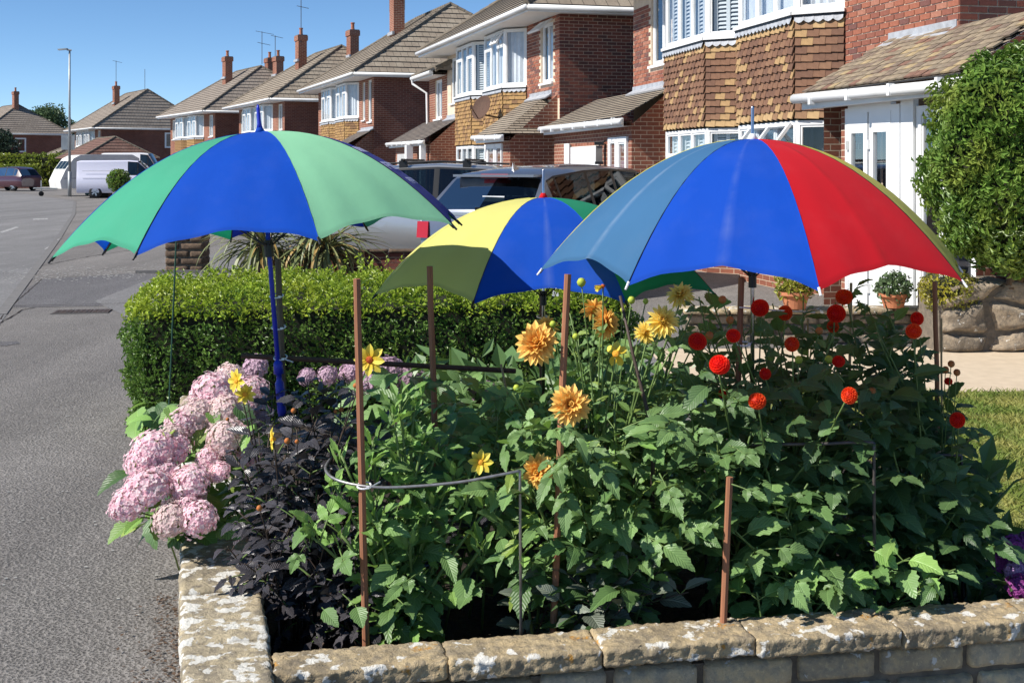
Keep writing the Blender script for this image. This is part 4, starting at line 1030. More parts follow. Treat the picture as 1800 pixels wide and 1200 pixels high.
# open top-light of the near bay and the open casement of the far bay on the first house
def open_light(h, k0, k1, t, z1, hgt, tilt, parent):
    P = h.P; Z = Vector((0, 0, 1)); out = (h.n * math.sin(tilt) - Z * math.cos(tilt)); u = h.d; o = P(k0, t, z1); fr = MB(); th_ = out.cross(u).normalized() * .04
    L = k1 - k0; e = .055
    for a, b, c_, d_ in ((0, L, 0, e), (0, L, hgt - e, hgt), (0, e, e, hgt - e), (L - e, L, e, hgt - e), (L / 2 - e / 2, L / 2 + e / 2, e, hgt - e)): fr.obox(o + u * a + out * c_, u * (b - a), out * (d_ - c_), th_)
    f = fr.build('open_top_light', M['white'], parent)
    m = MB(); m.face([o + th_ * .5 + u * e + out * e, o + th_ * .5 + u * (L - e) + out * e, o + th_ * .5 + u * (L - e) + out * (hgt - e), o + th_ * .5 + u * e + out * (hgt - e)]); m.build('pane', M['glass'], f)
open_light(H1, 3.1, 4.4, .50, 2.18, .48, R(38), H1.root)
open_light(H2, .5, 1.4, .02, 4.98, .42, R(52), H2.root); open_light(H2, 3.1, 3.75, .48, 4.95, .34, R(30), H2.root)
# glazed porch front of the first house
def door(h, k0, k1, t, z0, z1, parent):
    P = h.P; Z = Vector((0, 0, 1)); m = MB(); L = k1 - k0; e = .09; b = .62
    for a, c_, z, q in ((0, L, 0, b), (0, L, z1 - z0 - .22, z1 - z0), (0, e, b, z1 - z0 - .22), (L - e, L, b, z1 - z0 - .22)): m.obox(P(k0 + a, t, z0 + z), h.d * (c_ - a), h.n * .045, Z * (q - z))
    d = m.build('door', M['white'], parent)
    m = MB(); m.face([P(k0 + e, t + .02, z0 + b), P(k1 - e, t + .02, z0 + b), P(k1 - e, t + .02, z1 - .22), P(k0 + e, t + .02, z1 - .22)]); m.build('pane', M['glass'], d)
    m = MB(); m.face([P(k0, t - .12, z0), P(k1, t - .12, z0), P(k1, t - .12, z1), P(k0, t - .12, z1)]); m.build('dark_sheet', M['dark'], d)  # dark sheet stands in for the unlit hallway
    m = MB(); m.cbox(P(k0 + .06, t + .08, z0 + 1.0), .03, .05, .18); m.build('handle', M['chrome'], d)
    for z in (.3, 1.05, 1.85):
        m = MB(); m.cbox(P(k1 - .02, t + .06, z), .03, .03, .1); m.build('hinge', M['white'], d)
tp = .69
door(H1, .60, 1.06, tp, .05, 2.2, H1.root); door(H1, .10, .565, tp, .05, 2.2, H1.root)
m = MB()
for a, b, z0, z1 in ((1.06, 1.50, 0, 2.26), (-.08, .1, 0, 2.26), (-.35, -.1, 0, 2.3), (.1, 1.06, 2.2, 2.29)):
    if (a, b) == (1.06, 1.50): a, b = 1.065, 1.13
    m.obox(H1.P(a, tp - .02, z0), H1.d * (b - a), H1.n * .06, (0, 0, z1 - z0))
m.build('door_frame', M['white'], H1.root)
m = MB(); m.obox(H1.P(1.14, tp - .25, 0), H1.d * .2, H1.n * .23, (0, 0, 2.27)); m.build('brick_pier', M['brick'], H1.root)
window(H1.root, H1.P(-1.44, tp, 0), H1.P(-.36, tp, 0), .05, 2.22, H1.P(0, -2, 0), cols=(0, .55, 1), cur='dark', bar=.09)
m = MB(); m.face([H1.P(-1.4, .02, .06), H1.P(1.2, .02, .06), H1.P(1.2, .68, .06), H1.P(-1.4, .68, .06)]); m.build('porch_floor', M['kerb'], H1.root)
# ------------------------------------------------------------------ vehicles
def car(name, label, pos, ang, W, prof, paint, cat='car', rear_glass=None, front_glass=None, side=(), wheels=(), r_w=.34, zb=.28, glassm='carglass', lamps='rear', extra=None):
    """pos: rear centre on the ground; ang: heading of the nose from +Y towards +X (degrees). prof rows: x, belt, half width, roof, roof half width"""
    a = R(ang); f = Vector((math.sin(a), math.cos(a), 0)); s = Vector((math.cos(a), -math.sin(a), 0)); p0 = Vector((*pos, 0))
    root = thing(name, p0 + f * 2, label, cat)
    Q = lambda x, y, z: p0 + f * x + s * y + Vector((0, 0, z))
    def ring(x, be, wb, ro, wr):
        h = [(wb * .90, zb), (wb * .985, zb + .12), (wb * 1.0, (zb + be) / 2), (wb * .995, be - .06), (wb * .965, be), (wr + (wb * .965 - wr) * .06, be + (ro - be) * .93), (wr - .05, ro - .012 * 1), (wr * .5, ro + .012), (0, ro + .018)]
        return h
    rings = [(row[0], ring(*row)) for row in prof]
    body = MB(); glasses = []
    for i in range(len(rings) - 1):
        (x0, h0), (x1, h1) = rings[i], rings[i + 1]
        for sg in (1, -1):
            for j in range(8):
                q = [Q(x0, sg * h0[j][0], h0[j][1]), Q(x1, sg * h1[j][0], h1[j][1]), Q(x1, sg * h1[j + 1][0], h1[j + 1][1]), Q(x0, sg * h0[j + 1][0], h0[j + 1][1])]
                isg = (j == 4 and i in side) or (j in (6, 7) and i in (rear_glass, front_glass))
                if isg and j == 4:
                    c = sum(q, Vector()) / 4; g = [c + (p - c) * .9 for p in q]
                    for k in range(4): body.face([q[k], q[(k + 1) % 4], g[(k + 1) % 4], g[k]], 1)
                    glasses.append(('side_window', g))
                elif isg:
                    e = .0
                    glasses.append(('rear_window' if i == rear_glass else 'windscreen', q))
                else: body.face(q, 0)
    for (x, h), rev in ((rings[0], 0), (rings[-1], 1)):
        pts = [Q(x, y, z) for y, z in h] + [Q(x, -y, z) for y, z in h[-2::-1]]; body.face(pts)
    body.face([Q(rings[0][0], .8, zb), Q(rings[-1][0], .7, zb), Q(rings[-1][0], -.7, zb), Q(rings[0][0], -.8, zb)], 1)
    b = body.build('body', [M[paint], M['black']], root); me = b.data
    bm = bmesh.new(); bm.from_mesh(me); bmesh.ops.remove_doubles(bm, verts=bm.verts, dist=.0005); bmesh.ops.recalc_face_normals(bm, faces=bm.faces)
    for fc in bm.faces: fc.smooth = True
    for e in bm.edges:
        if len(e.link_faces) == 2 and e.calc_face_angle(0) > R(38): e.smooth = False
    bm.to_mesh(me); bm.free()
    gm = {}
    for nm, q in glasses:
        if nm == 'side_window':
            m = MB(); m.face(q); m.build(nm, M[glassm], root)
        else: gm.setdefault(nm, MB()).face(q)
    for nm, m in gm.items(): m.build(nm, M[glassm], root)
    for x in wheels:
        for sg in (1, -1):
            wc = Q(x, sg * (W - .11), r_w); m = MB(); n = 22; ax = s * sg
            prf = [(r_w * .62, .10), (r_w * .95, .10), (r_w, .06), (r_w, -.08), (r_w * .9, -.11)]
            rr = [[m.v(wc + (f * math.cos(2 * PI * k / n) + Vector((0, 0, 1)) * math.sin(2 * PI * k / n)) * rad + ax * d) for k in range(n)] for rad, d in prf]
            for a1, b1 in zip(rr, rr[1:]):
                for k in range(n): m.F.append([a1[k], a1[(k + 1) % n], b1[(k + 1) % n], b1[k]]); m.M.append(0); m.U.append([(0, 0)] * 4)
            wh = m.build('wheel', M['tyre'], root, smooth=True)
            m = MB(); cc = wc + ax * .085
            for k in range(5):
                an = 2 * PI * k / 5; dr = f * math.cos(an) + Vector((0, 0, 1)) * math.sin(an); tg = -f * math.sin(an) + Vector((0, 0, 1)) * math.cos(an)
                m.obox(cc - tg * .035, dr * r_w * .6, tg * .07, ax * .02)
            m.face([wc + ax * .04 + (f * math.cos(2 * PI * k / n) + Vector((0, 0, 1)) * math.sin(2 * PI * k / n)) * r_w * .62 for k in range(n)], 1)
            m.build('rim', [M['alloy'], M['black']], wh)
    # seats
    x0, x1 = prof[1][0], prof[-1][0]
    m = MB()
    for xx in (1.35, 2.35):
        if xx < x1 - 1.2:
            for yy in (-.38, .38): m.obox(Q(xx, yy - .24, .5), f * .14, s * .48, (0, 0, .72)); m.obox(Q(xx + .02, yy - .11, 1.24), f * .09, s * .22, (0, 0, .2))
    m.obox(Q(.5, -.78, zb + .1), f * (x1 - 1.4), s * 1.56, (0, 0, .3)); m.build('seats', M['interior'], root)
    return root, Q, f, s
SUVP = [(0.0, .93, .83, .95, .76), (.06, 1.03, .88, 1.08, .79), (.48, 1.06, .92, 1.475, .68), (.62, 1.06, .925, 1.535, .69), (1.35, 1.05, .935, 1.61, .70), (2.0, 1.04, .935, 1.635, .70), (2.75, 1.03, .93, 1.60, .67), (2.95, 1.02, .93, 1.565, .65), (3.6, 1.01, .91, 1.06, .72), (4.4, .90, .87, .95, .68), (4.7, .6, .8, .68, .6)]
suv, Q, f, s = car('parked_car', 'dark grey estate car seen from behind, parked beyond the hedge', (-.44, 15.0), 34, .93, SUVP, 'car_grey', rear_glass=1, front_glass=7, side=(2, 3, 4, 5, 6), wheels=(.95, 3.75))
m = MB(); m.obox(Q(.40, -.2, 1.478), f * .05, s * .4, (0, 0, .045)); m.build('brake_lamp', M['redlamp'], suv)
m = MB(); m.obox(Q(.36, -.6, 1.487), f * .24, s * 1.2, (.0, 0, .03)); m.build('spoiler', M['car_grey'], suv)
for sg in (-1, 1):
    m = MB(); y = sg * .79; m.obox(Q(-.035, y - .08, .74), f * .22, s * .17, Vector((0, 0, .20)) + f * .02); m.build('tail_lamp', M['redlamp'], suv)
m = MB(); m.obox(Q(-.03, -.90, .3), f * .12, s * 1.80, (0, 0, .25)); m.build('bumper', M['car_grey'], suv)
m = MB(); m.obox(Q(.02, -.6, 1.025), f * .03, s * 1.2, (0, 0, .035)); m.build('chrome_strip', M['chrome'], suv)
m = MB(); m.obox(Q(.03, -.26, .78), f * -.02, s * .52, (0, 0, .11)); m.build('number_plate', M['plate'], suv)
m = MB(); m.tube([Q(.07, -.02, 1.10), Q(.10, .45, 1.14)], .014, 6); m.cbox(Q(.06, 0, 1.1), .08, .05, .05); m.build('wiper', M['black'], suv)
m = MB(); m.lathe(Q(.035, 0, .93), [(.05, -.02), (.05, .0)], 12); m.tube([Q(.03, -.05, .96), Q(.03, .05, .96)], .015, 6); m.build('badge', M['chrome'], suv)
m = MB(); q = Q(.78, 0, 1.565); m.face([q, q + f * .16, q + f * .02 + Vector((0, 0, .10))]); m.face([q + s * .03, q + s * .03 + f * .16, q + f * .02 + Vector((0, 0, .10))]); m.face([q, q + s * .03, q + f * .02 + Vector((0, 0, .10))]); m.build('roof_fin', M['car_silver'], suv)
m = MB(); m.obox(Q(.22, -.05, 1.19), f * .01, s * .32, (0, 0, .07)); m.build('window_sticker', M['curtain'], suv)
SILP = [(0.0, .9, .83, .92, .76), (.08, 1.0, .88, 1.06, .78), (.5, 1.04, .92, 1.50, .67), (.8, 1.04, .925, 1.62, .68), (1.6, 1.02, .93, 1.66, .69), (2.5, 1.0, .93, 1.62, .67), (2.7, .99, .92, 1.58, .65), (3.4, .97, .9, 1.02, .72), (4.1, .86, .86, .9, .68), (4.4, .55, .8, .6, .6)]
sil, Q, f, s = car('parked_car', 'silver car with black roof bars, parked behind the dark grey estate car', (.55, 19.6), -81, .93, SILP, 'car_silver', rear_glass=1, front_glass=6, side=(2, 3, 4, 5), wheels=(.85, 3.45))
for x in (1.15, 2.15):
    m = MB(); m.tube([Q(x, -.74, 1.72), Q(x, .74, 1.72)], .022, 6); b_ = m.build('roof_bar', M['black'], sil)
    for y in (-.64, .64):
        m = MB(); m.obox(Q(x - .06, y - .04, 1.60), f * .12, s * .08, (0, 0, .11)); m.build('bar_foot', M['black'], b_)
for y in (-.66, .66):
    m = MB(); m.tube([Q(.7, y, 1.66), Q(1.6, y, 1.70), Q(2.5, y, 1.66)], .018, 6); m.build('roof_rail', M['black'], sil)
VANP = [(0, 1.15, .95, 1.93, .86), (.12, 1.2, .96, 1.97, .86), (2.6, 1.2, .96, 1.99, .86), (3.1, 1.2, .95, 1.95, .82), (3.9, 1.15, .94, 1.2, .75), (4.7, .95, .9, 1.0, .7), (4.85, .6, .85, .62, .65)]
van, Q, f, s = car('parked_van', 'silver-lilac panel van parked beside the caravan', (-22.9, 66.4), 83, .96, VANP, 'car_lilac', 'van', front_glass=3, side=(2, 3), wheels=(.95, 3.95), r_w=.33)
m = MB(); m.obox(Q(-.02, -.93, .9), f * .05, s * .10, (0, 0, .55)); m.build('tail_lamp', M['redlamp'], van)
m = MB(); m.obox(Q(.3, .968, 1.42), f * 2.3, s * .004, (0, 0, .02)); m.obox(Q(.3, .968, 1.05), f * 2.3, s * .004, (0, 0, .015)); m.build('side_crease', M['sill'], van)
VH = [(x, b, w_, (r * 1.32 if r > 1.5 else r), wr) for x, b, w_, r, wr in VANP]
wv, Q, f, s = car('parked_van', 'white high-roofed van standing behind the silver-lilac van', (-28.0, 86), 86, .96, VH, 'car_white', 'van', front_glass=3, side=(2, 3), wheels=(.95, 3.95))
mar, Q, f, s = car('parked_car', 'maroon car nose showing beside the front of the caravan', (-33.0, 86), -60, .9, SILP, 'car_maroon', rear_glass=1, front_glass=6, side=(2, 3, 4, 5), wheels=(.85, 3.45))
# touring caravan
cp = Vector((-25.9, 70.9, 0)); cf = Vector((-.80, -.60, 0)).normalized(); cs = Vector((-cf.y, cf.x, 0))      # nose to the left
cvn = thing('caravan', cp + cf * -2, 'white touring caravan with sloping front parked by the lamp post', 'caravan')
prof = [(-.05, .42), (.02, .85), (-.28, 1.5), (-.72, 2.12), (-1.1, 2.32), (-1.9, 2.36), (-4.1, 2.36), (-4.5, 2.15), (-4.6, 1.3), (-4.5, .42)]
m = MB(); W_ = 1.05; A_ = [cp + cf * x - cs * W_ * (-1) + Vector((0, 0, z)) for x, z in prof]; B_ = [cp + cf * x - cs * W_ + Vector((0, 0, z)) for x, z in prof]
m.face(A_); m.face(B_[::-1])
for i in range(len(prof)): j = (i + 1) % len(prof); m.face([A_[i], A_[j], B_[j], B_[i]])
m.build('body', M['caravan'], cvn)
for y0, y1 in ((-.92, -.35), (-.28, .28), (.35, .92)):
    m = MB(); a_, b_ = Vector((-.28, 1.5)), Vector((-.66, 2.03)); e = Vector((.015, .01))
    P_ = lambda t_, y: cp + cf * (a_.lerp(b_, t_).x + .012) + cs * y + Vector((0, 0, a_.lerp(b_, t_).y + .008))
    m.face([P_(.05, y0), P_(.05, y1), P_(.9, y1), P_(.9, y0)]); m.build('front_window', M['carglass'], cvn)
for x0, x1 in ((-1.9, -1.1), (-3.6, -2.7)):
    for sg in (-1, 1):
        m = MB(); m.obox(cp + cf * x0 + cs * (1.05 * sg) + Vector((0, 0, 1.35)), cf * (x1 - x0), cs * .012 * sg, (0, 0, .55)); m.build('side_window', M['carglass'], cvn)
for sg in (-1, 1):
    m = MB(); m.obox(cp + cf * -4.4 + cs * (1.051 * sg) + Vector((0, 0, .98)), cf * 4.2, cs * .008 * sg, (0, 0, .05)); m.build('side_stripe', M['sill'], cvn)
    m = MB(); c_ = cp + cf * -2.4 + cs * sg * .92 + Vector((0, 0, .32)); n = 20
    ringa = [c_ + (cf * math.cos(2 * PI * k / n) + Vector((0, 0, 1)) * math.sin(2 * PI * k / n)) * .32 + cs * sg * .15 for k in range(n)]; ringb = [p - cs * sg * .2 for p in ringa]
    m.face(ringa); [m.face([ringa[k], ringa[(k + 1) % n], ringb[(k + 1) % n], ringb[k]]) for k in range(n)]; m.build('wheel', M['tyre'], cvn)
m = MB(); m.tube([cp + cf * .0 + cs * .5 + Vector((0, 0, .42)), cp + cf * 1.15 + Vector((0, 0, .45))], .05, 6); m.tube([cp + cs * -.5 + Vector((0, 0, .42)), cp + cf * 1.15 + Vector((0, 0, .45))], .05, 6)
m.tube([cp + cf * .75 + Vector((0, 0, .9)), cp + cf * .75 + Vector((0, 0, .12))], .03, 6); m.build('drawbar', M['lamp_steel'], cvn)
n = 14; wc = cp + cf * .75 + Vector((0, 0, .14)); m = MB(); ra = [wc + (cf * math.cos(2 * PI * k / n) + Vector((0, 0, 1)) * math.sin(2 * PI * k / n)) * .14 + cs * .04 for k in range(n)]; rb = [p - cs * .08 for p in ra]
m.face(ra); m.face(rb); [m.face([ra[k], ra[(k + 1) % n], rb[(k + 1) % n], rb[k]]) for k in range(n)]; m.build('jockey_wheel', M['tyre'], cvn)
# lamp post with sign
lp = Vector((-24.6, 69.6, 0)); lpr = thing('street_lamp', lp, 'tall slim grey street lamp post beside the caravan', 'street lamp')
m = MB(); m.tube([lp, lp + Vector((0, 0, 1.4))], .10, 10); m.tube([lp + Vector((0, 0, 1.4)), lp + Vector((-.01, 0, 5)), lp + Vector((0, 0, 8.1))], [.075, .06, .05], 10); m.build('post', M['lamp_steel'], lpr, smooth=True)
m = MB(); m.tube([lp + Vector((.1, 0, 8.12)), lp + Vector((-.15, -.02, 8.16))], .05, 8); m.build('bracket', M['lamp_steel'], lpr)
m = MB(); m.obox(lp + Vector((-.62, -.14, 8.12)), (.5, 0, .04), (0, .26, 0), (0, 0, .075)); m.build('lamp_head', M['lamp_steel'], lpr)
m = MB(); m.obox(lp + Vector((-.5, .08, 2.6)), (.72, .1, 0), (0, .02, 0), (0, 0, .8)); sg_ = m.build('sign_plate', M['lamp_steel'], lpr)
# bins at the kerb
bp = Vector((-24.0, 71.2, 0)); bn = thing('wheelie_bin', bp, 'dark green wheeled bin behind the lamp post foot', 'bin')
m = MB(); q = [(-.2, -.24), (.2, -.24), (.2, .24), (-.2, .24)]
for i in range(4):
    a, b = q[i], q[(i + 1) % 4]; m.face([bp + Vector((a[0], a[1], .06)), bp + Vector((b[0], b[1], .06)), bp + Vector((b[0] * 1.35, b[1] * 1.25, .95)), bp + Vector((a[0] * 1.35, a[1] * 1.25, .95))])
m.build('bin_body', M['greenbin'], bn); m = MB(); m.obox(bp + Vector((-.3, -.33, .95)), (.6, 0, 0), (0, .66, 0), (0, 0, .06)); m.obox(bp + Vector((-.28, .3, .98)), (.56, 0, 0), (0, .06, 0), (0, 0, .06)); m.build('lid', M['greenbin'], bn)
for sg in (-1, 1): m = MB(); m.tube([bp + Vector((sg * .22, .24, .1)), bp + Vector((sg * .27, .24, .1))], .1, 12); m.build('wheel', M['tyre'], bn)
bp = Vector((-22.2, 67.6, 0)); bx_ = thing('planter_box', bp, 'dark brown open crate standing at the kerb in front of the van', 'crate')
for k, (o, a, b) in enumerate((((-.5, -.35), (1.0, 0), (0, .03)), ((-.5, .32), (1.0, 0), (0, .03)), ((-.5, -.32), (.03, 0), (0, .64)), ((.47, -.32), (.03, 0), (0, .64)))):
    m = MB(); m.obox(bp + Vector((*o, .0)), (*a, 0), (*b, 0), (0, 0, .72)); m.build('side_board', M['boxbrown'], bx_)
m = MB(); m.obox(bp + Vector((-.47, -.32, .5)), (.94, 0, 0), (0, .64, 0), (0, 0, .05)); m.build('fill', M['soil'], bx_)
# garages in front of the far houses
def garage(k, N, th, L, D, ze, rise, label, mat='roof_red'):
    h = House(N, th, 'garage', label, 'garage'); P = h.P; mb = MB()
    for a, b in (((0, 0), (L, 0)), ((L, 0), (L, -D)), ((L, -D), (0, -D)), ((0, -D), (0, 0))): mb.quadm([P(*a, 0), P(*b, 0), P(*b, ze), P(*a, ze)])
    mb.build('wall', M['brick_dark'], h.root); hip_roof(h, h.root, -.3, L + .3, .3, -D - .3, ze, rise, D * .3, D * .3, M[mat], gauge=.3)
    panel(h, 'garage_door', L * .15, L * .85, .01, 0, 2.0, 'white')
garage(0, (-33.2, 97), 31, 9, 5.5, 2.35, 1.7, 'reddish tiled garage roof in front of the distant grey-roofed house')
garage(1, (-41.5, 112), 36, 4, 4.5, 2.3, 1.2, 'small brown roofed garage beyond the bright hedge', 'roof_far')
# gate pillar and low brick wall beside the neighbour's drive
pp = at(288, 480, 19.0); pp.z = 0
pil = thing('gate_pillar', pp, 'brown rough stone gate pillar seen under the left umbrella', 'pillar')
for row in range(7):
    x = 0; zz = .01 + row * .115
    lens = [.24, .36] if row % 2 else [.38, .22]
    for L in lens:
        me = rough_block('stone', L - .015, .5, .105, M['brownstone'], rng.random() * 40, .016, (8, 4, 4), .014, 9); place('stone', me, pp + Vector((x + L / 2, .25, zz)), (1, 0, 0), pil); x += L
m = MB(); m.obox(pp + Vector((.02, .04, 0)), (.56, 0, 0), (0, .42, 0), (0, 0, .8)); m.build('mortar_core', M['wallmortar'], pil)
m = MB(); m.obox(pp + Vector((-.4, -.1, .0)), (1.4, .1, 0), (0, .12, 0), (0, 0, .05)); m.build('base_kerb', M['kerb'], pil)
wb = Vector((-3.6, 18.2, 0)); wlb = thing('drive_wall', wb, 'low dark brick wall with stone coping beside the parked cars', 'garden wall')
uu = Vector((1, .03, 0)); m = MB(); m.obox(wb, uu * 3.0, (0, .12, 0), (0, 0, .36)); m.build('brickwork', M['mortar'], wlb)
for row in range(5):
    x = -(row % 2) * .11
    while x < 2.95:
        xa, xb = max(0, x), min(3.0, x + .215)
        if xb - xa > .04: inst('brick', BM_['brick_piece_dark'], frame3(wb + uu * xa + Vector((0, -.011, .01 + row * .072)), uu, (0, -1, 0)) @ Matrix.Diagonal(((xb - xa) / .213, 1, 1, 1)), wlb)
        x += .225
x = 0
while x < 2.9:
    me = rough_block('coping_stone', .44, .24, .05, M['brownstone'], rng.random() * 40, .006, (6, 3, 2), .006, 12); place('coping_stone', me, wb + uu * (x + .22) + Vector((0, .06, .362)), uu, wlb); x += .45
# ------------------------------------------------------------------ leafy masses
def leaf_cloud(name, pts, nrm, size, mat, parent=None, seed=0, jitter=.9, asp=.5, kind='stuff', fold=.25):
    r = np.random.RandomState(seed); n = len(pts)
    up = nrm + r.normal(0, jitter * .55, (n, 3)); up /= np.linalg.norm(up, axis=1)[:, None] + 1e-9
    a = r.normal(0, 1, (n, 3)); sd = np.cross(up, a); sd /= np.linalg.norm(sd, axis=1)[:, None] + 1e-9
    d = np.cross(up, sd) + nrm * .45; d /= np.linalg.norm(d, axis=1)[:, None] + 1e-9; up = np.cross(sd, d)
    up *= np.sign((up * nrm).sum(1))[:, None]; l = size * r.uniform(.6, 1.35, n)[:, None]; w_ = l * asp * r.uniform(.7, 1.1, n)[:, None]
    V = np.zeros((n, 4, 3)); V[:, 0] = pts; V[:, 1] = pts + d * l * .5 - sd * w_ * .5 + up * l * fold; V[:, 2] = pts + d * l; V[:, 3] = pts + d * l * .5 + sd * w_ * .5 + up * l * fold
    F = np.zeros((n, 2, 3), int); b = np.arange(n) * 4
    F[:, 0] = np.c_[b, b + 2, b + 1]; F[:, 1] = np.c_[b, b + 3, b + 2]
    me = bpy.data.meshes.new(name); me.from_pydata(V.reshape(-1, 3).tolist(), [], F.reshape(-1, 3).tolist()); me.materials.append(mat)
    o = bpy.data.objects.new(name, me); link(o, parent); o['kind'] = kind; return o
def box_points(r, n, o, u, v, L, Wd, H, round_=.12, bump=.05):
    """points and normals on the top, front, back and ends of a clipped hedge; u along, v back"""
    u, v, o = np.array(u), np.array(v), np.array(o)
    A = [L * Wd, L * H, L * H, Wd * H, Wd * H]; k = r.choice(5, n, p=np.array(A) / sum(A)); a, b = r.rand(n), r.rand(n)
    x = np.where(k == 3, 0, np.where(k == 4, L, a * L)); y = np.where(k == 1, 0, np.where(k == 2, Wd, np.where(k == 0, b * Wd, a * Wd))); z = np.where(k == 0, H, b * H)
    N = np.zeros((n, 3)); N[k == 0] = (0, 0, 1); N[k == 1] = -v; N[k == 2] = v; N[k == 3] = -u; N[k == 4] = u
    # round the edges
    cx = np.clip(x, round_, L - round_); cy = np.clip(y, round_, Wd - round_); cz = np.minimum(z, H - round_)
    dx, dy, dz = x - cx, y - cy, z - cz; dl = np.sqrt(dx * dx + dy * dy + dz * dz) + 1e-9; f = np.where(dl > 1e-6, np.minimum(1, round_ / dl), 1)
    x, y, z = cx + dx * f, cy + dy * f, cz + dz * f
    p = o + np.outer(x, u) + np.outer(y, v) + np.outer(z, (0, 0, 1))
    bmp = np.array([noise.noise(Vector(q) * 5) + .5 * noise.noise(Vector(q) * 12) for q in p]) * bump
    return p + N * (bmp + r.normal(0, .012, n))[:, None], N, k, z
def hedge(name, label, o, u, v, L, Wd, H, n, size, mat, seed, topmat=None, group=None, cat='hedge', taper=0.0, bump=.05, round_=.12):
    r = np.random.RandomState(seed); th_ = thing(name, Vector(o) + Vector(u) * L / 2, label, cat, group)
    p, N, k, z = box_points(r, n, o, u, v, L, Wd, H, round_, bump)
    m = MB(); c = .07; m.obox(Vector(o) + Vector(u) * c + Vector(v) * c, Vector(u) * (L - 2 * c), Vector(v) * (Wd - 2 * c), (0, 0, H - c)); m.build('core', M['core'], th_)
    if topmat is None: leaf_cloud('foliage', p, N, size, mat, th_, seed)
    else:
        t_ = (z > H - .13) & (r.rand(n) < .8)  # upper leaves get the sunlit colour
        leaf_cloud('foliage', p[~t_], N[~t_], size, mat, th_, seed); leaf_cloud('sunlit_top_leaves', p[t_] + r.uniform(0, .05, (t_.sum(), 1)) * np.array([0, 0, 1]), N[t_] + np.array([0, 0, .8]), size, topmat, th_, seed + 1)
    return th_
# clipped hedge at the back of the bed
hd = hedge('hedge', 'clipped green hedge behind the pink hydrangeas and wooden stakes', (-2.25, 7.37, .0), (.9817, .19, 0), (-.19, .9817, 0), 3.1, 1.45, .80, 60000, .030, M['hedge_leaf'], 21, M['hedge_top'], bump=.10, round_=.17)
# stray shoots on top of the hedge
r2 = np.random.RandomState(5); pts = []; nn = []
for k in range(90):
    a, b = r2.rand(), r2.rand(); base = np.array([-2.25, 7.37, .8]) + np.array([.9817, .19, 0]) * (.1 + 2.9 * a) + np.array([-.19, .9817, 0]) * (.2 + 1.1 * b)
    h_ = r2.uniform(.05, .15) * (1.7 if .42 < a < .55 else 1)
    for j in range(int(h_ / .012)): pts.append(base + np.array([r2.normal(0, .006), r2.normal(0, .006), j * .012])); nn.append(np.array([r2.normal(0, 1), r2.normal(0, 1), .6]))
leaf_cloud('sunlit_top_leaves', np.array(pts), np.array(nn), .032, M['hedge_top'], hd, 8, .3)
# evergreen bush on a trunk above the rockery wall
def blob_points(r, n, c, rad, pw=3.0, bump=.08, zlo=-1.0):
    d = r.normal(0, 1, (n, 3)); d /= np.linalg.norm(d, axis=1)[:, None]
    s = (np.abs(d) ** pw).sum(1) ** (-1 / pw); p = d * s[:, None]; N = np.sign(d) * np.abs(p) ** (pw - 1); N /= np.linalg.norm(N, axis=1)[:, None] + 1e-9
    p = p * np.array(rad); q = p + np.array(c)
    b = np.array([noise.noise(Vector(x) * 3.1) + .6 * noise.noise(Vector(x) * 7) for x in q]) * bump
    return q + N * (b + r.normal(0, .02, n))[:, None], N
def bush(name, label, c, rad, n, size, mat, seed, trunk=None, cat='bush', pw=2.6, bump=.08, core=.86, asp=.5, inner=0):
    r = np.random.RandomState(seed); c = Vector(c); base = Vector((c.x, c.y, trunk[2] if trunk else max(0, c.z - rad[2]))); th_ = thing(name, base, label, cat)
    p, N = blob_points(r, n, c, rad, pw, bump); q_ = 1 - .16 * r.rand(n) ** 1.5; p = np.array(c) + (p - np.array(c)) * q_[:, None]; leaf_cloud('foliage', p, N, size, mat, th_, seed, asp=asp)
    m = MB(); NI, NJ = 10, 18; sp = lambda a, b: math.copysign(abs(a) ** b, a); g_ = {}
    for i in range(NI + 1):
        for j in range(NJ):
            el, az = -PI / 2 + PI * i / NI, 2 * PI * j / NJ; q = Vector((math.cos(el) * math.cos(az), math.cos(el) * math.sin(az), math.sin(el))); f_ = (abs(q.x) ** pw + abs(q.y) ** pw + abs(q.z) ** pw) ** (-1 / pw) * core
            g_[i, j] = m.v(c + Vector((q.x * rad[0], q.y * rad[1], q.z * rad[2])) * f_)
    for i in range(NI):
        for j in range(NJ): m.F.append([g_[i, j], g_[i, (j + 1) % NJ], g_[i + 1, (j + 1) % NJ], g_[i + 1, j]]); m.M.append(0); m.U.append([(0, 0)] * 4)
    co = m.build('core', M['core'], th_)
    if trunk:
        for k in range(trunk[3] if len(trunk) > 3 else 1):
            m = MB(); b = Vector(trunk[:3]) + Vector((k * .07, 0, 0)); m.tube([b, b.lerp(c, .35) + Vector((.02 * k, 0, 0)), Vector((c.x + .1 * k, c.y, c.z))], [.045, .035, .02], 7); m.build('trunk', M['bark'], th_, smooth=True)
    return th_
bc = at(1795, 300, 10.75)
bush('evergreen_bush', 'dense clipped evergreen bush on a short trunk above the rubble stone wall', (bc.x + .10, bc.y + .1, 1.64), (.80, .52, .93), 30000, .064, M['bush_leaf'], 31, (bc.x - .05, bc.y + .12, .55, 3), pw=2.7, bump=.17, asp=.42)
gs = at(1660, 515, 10.75)
bush('golden_shrub', 'small golden-leaved shrub spilling over the end of the rubble stone wall', (gs.x + .12, gs.y + .18, gs.z), (.26, .18, .15), 1700, .035, M['gold_leaf'], 33, pw=2.2, bump=.05)
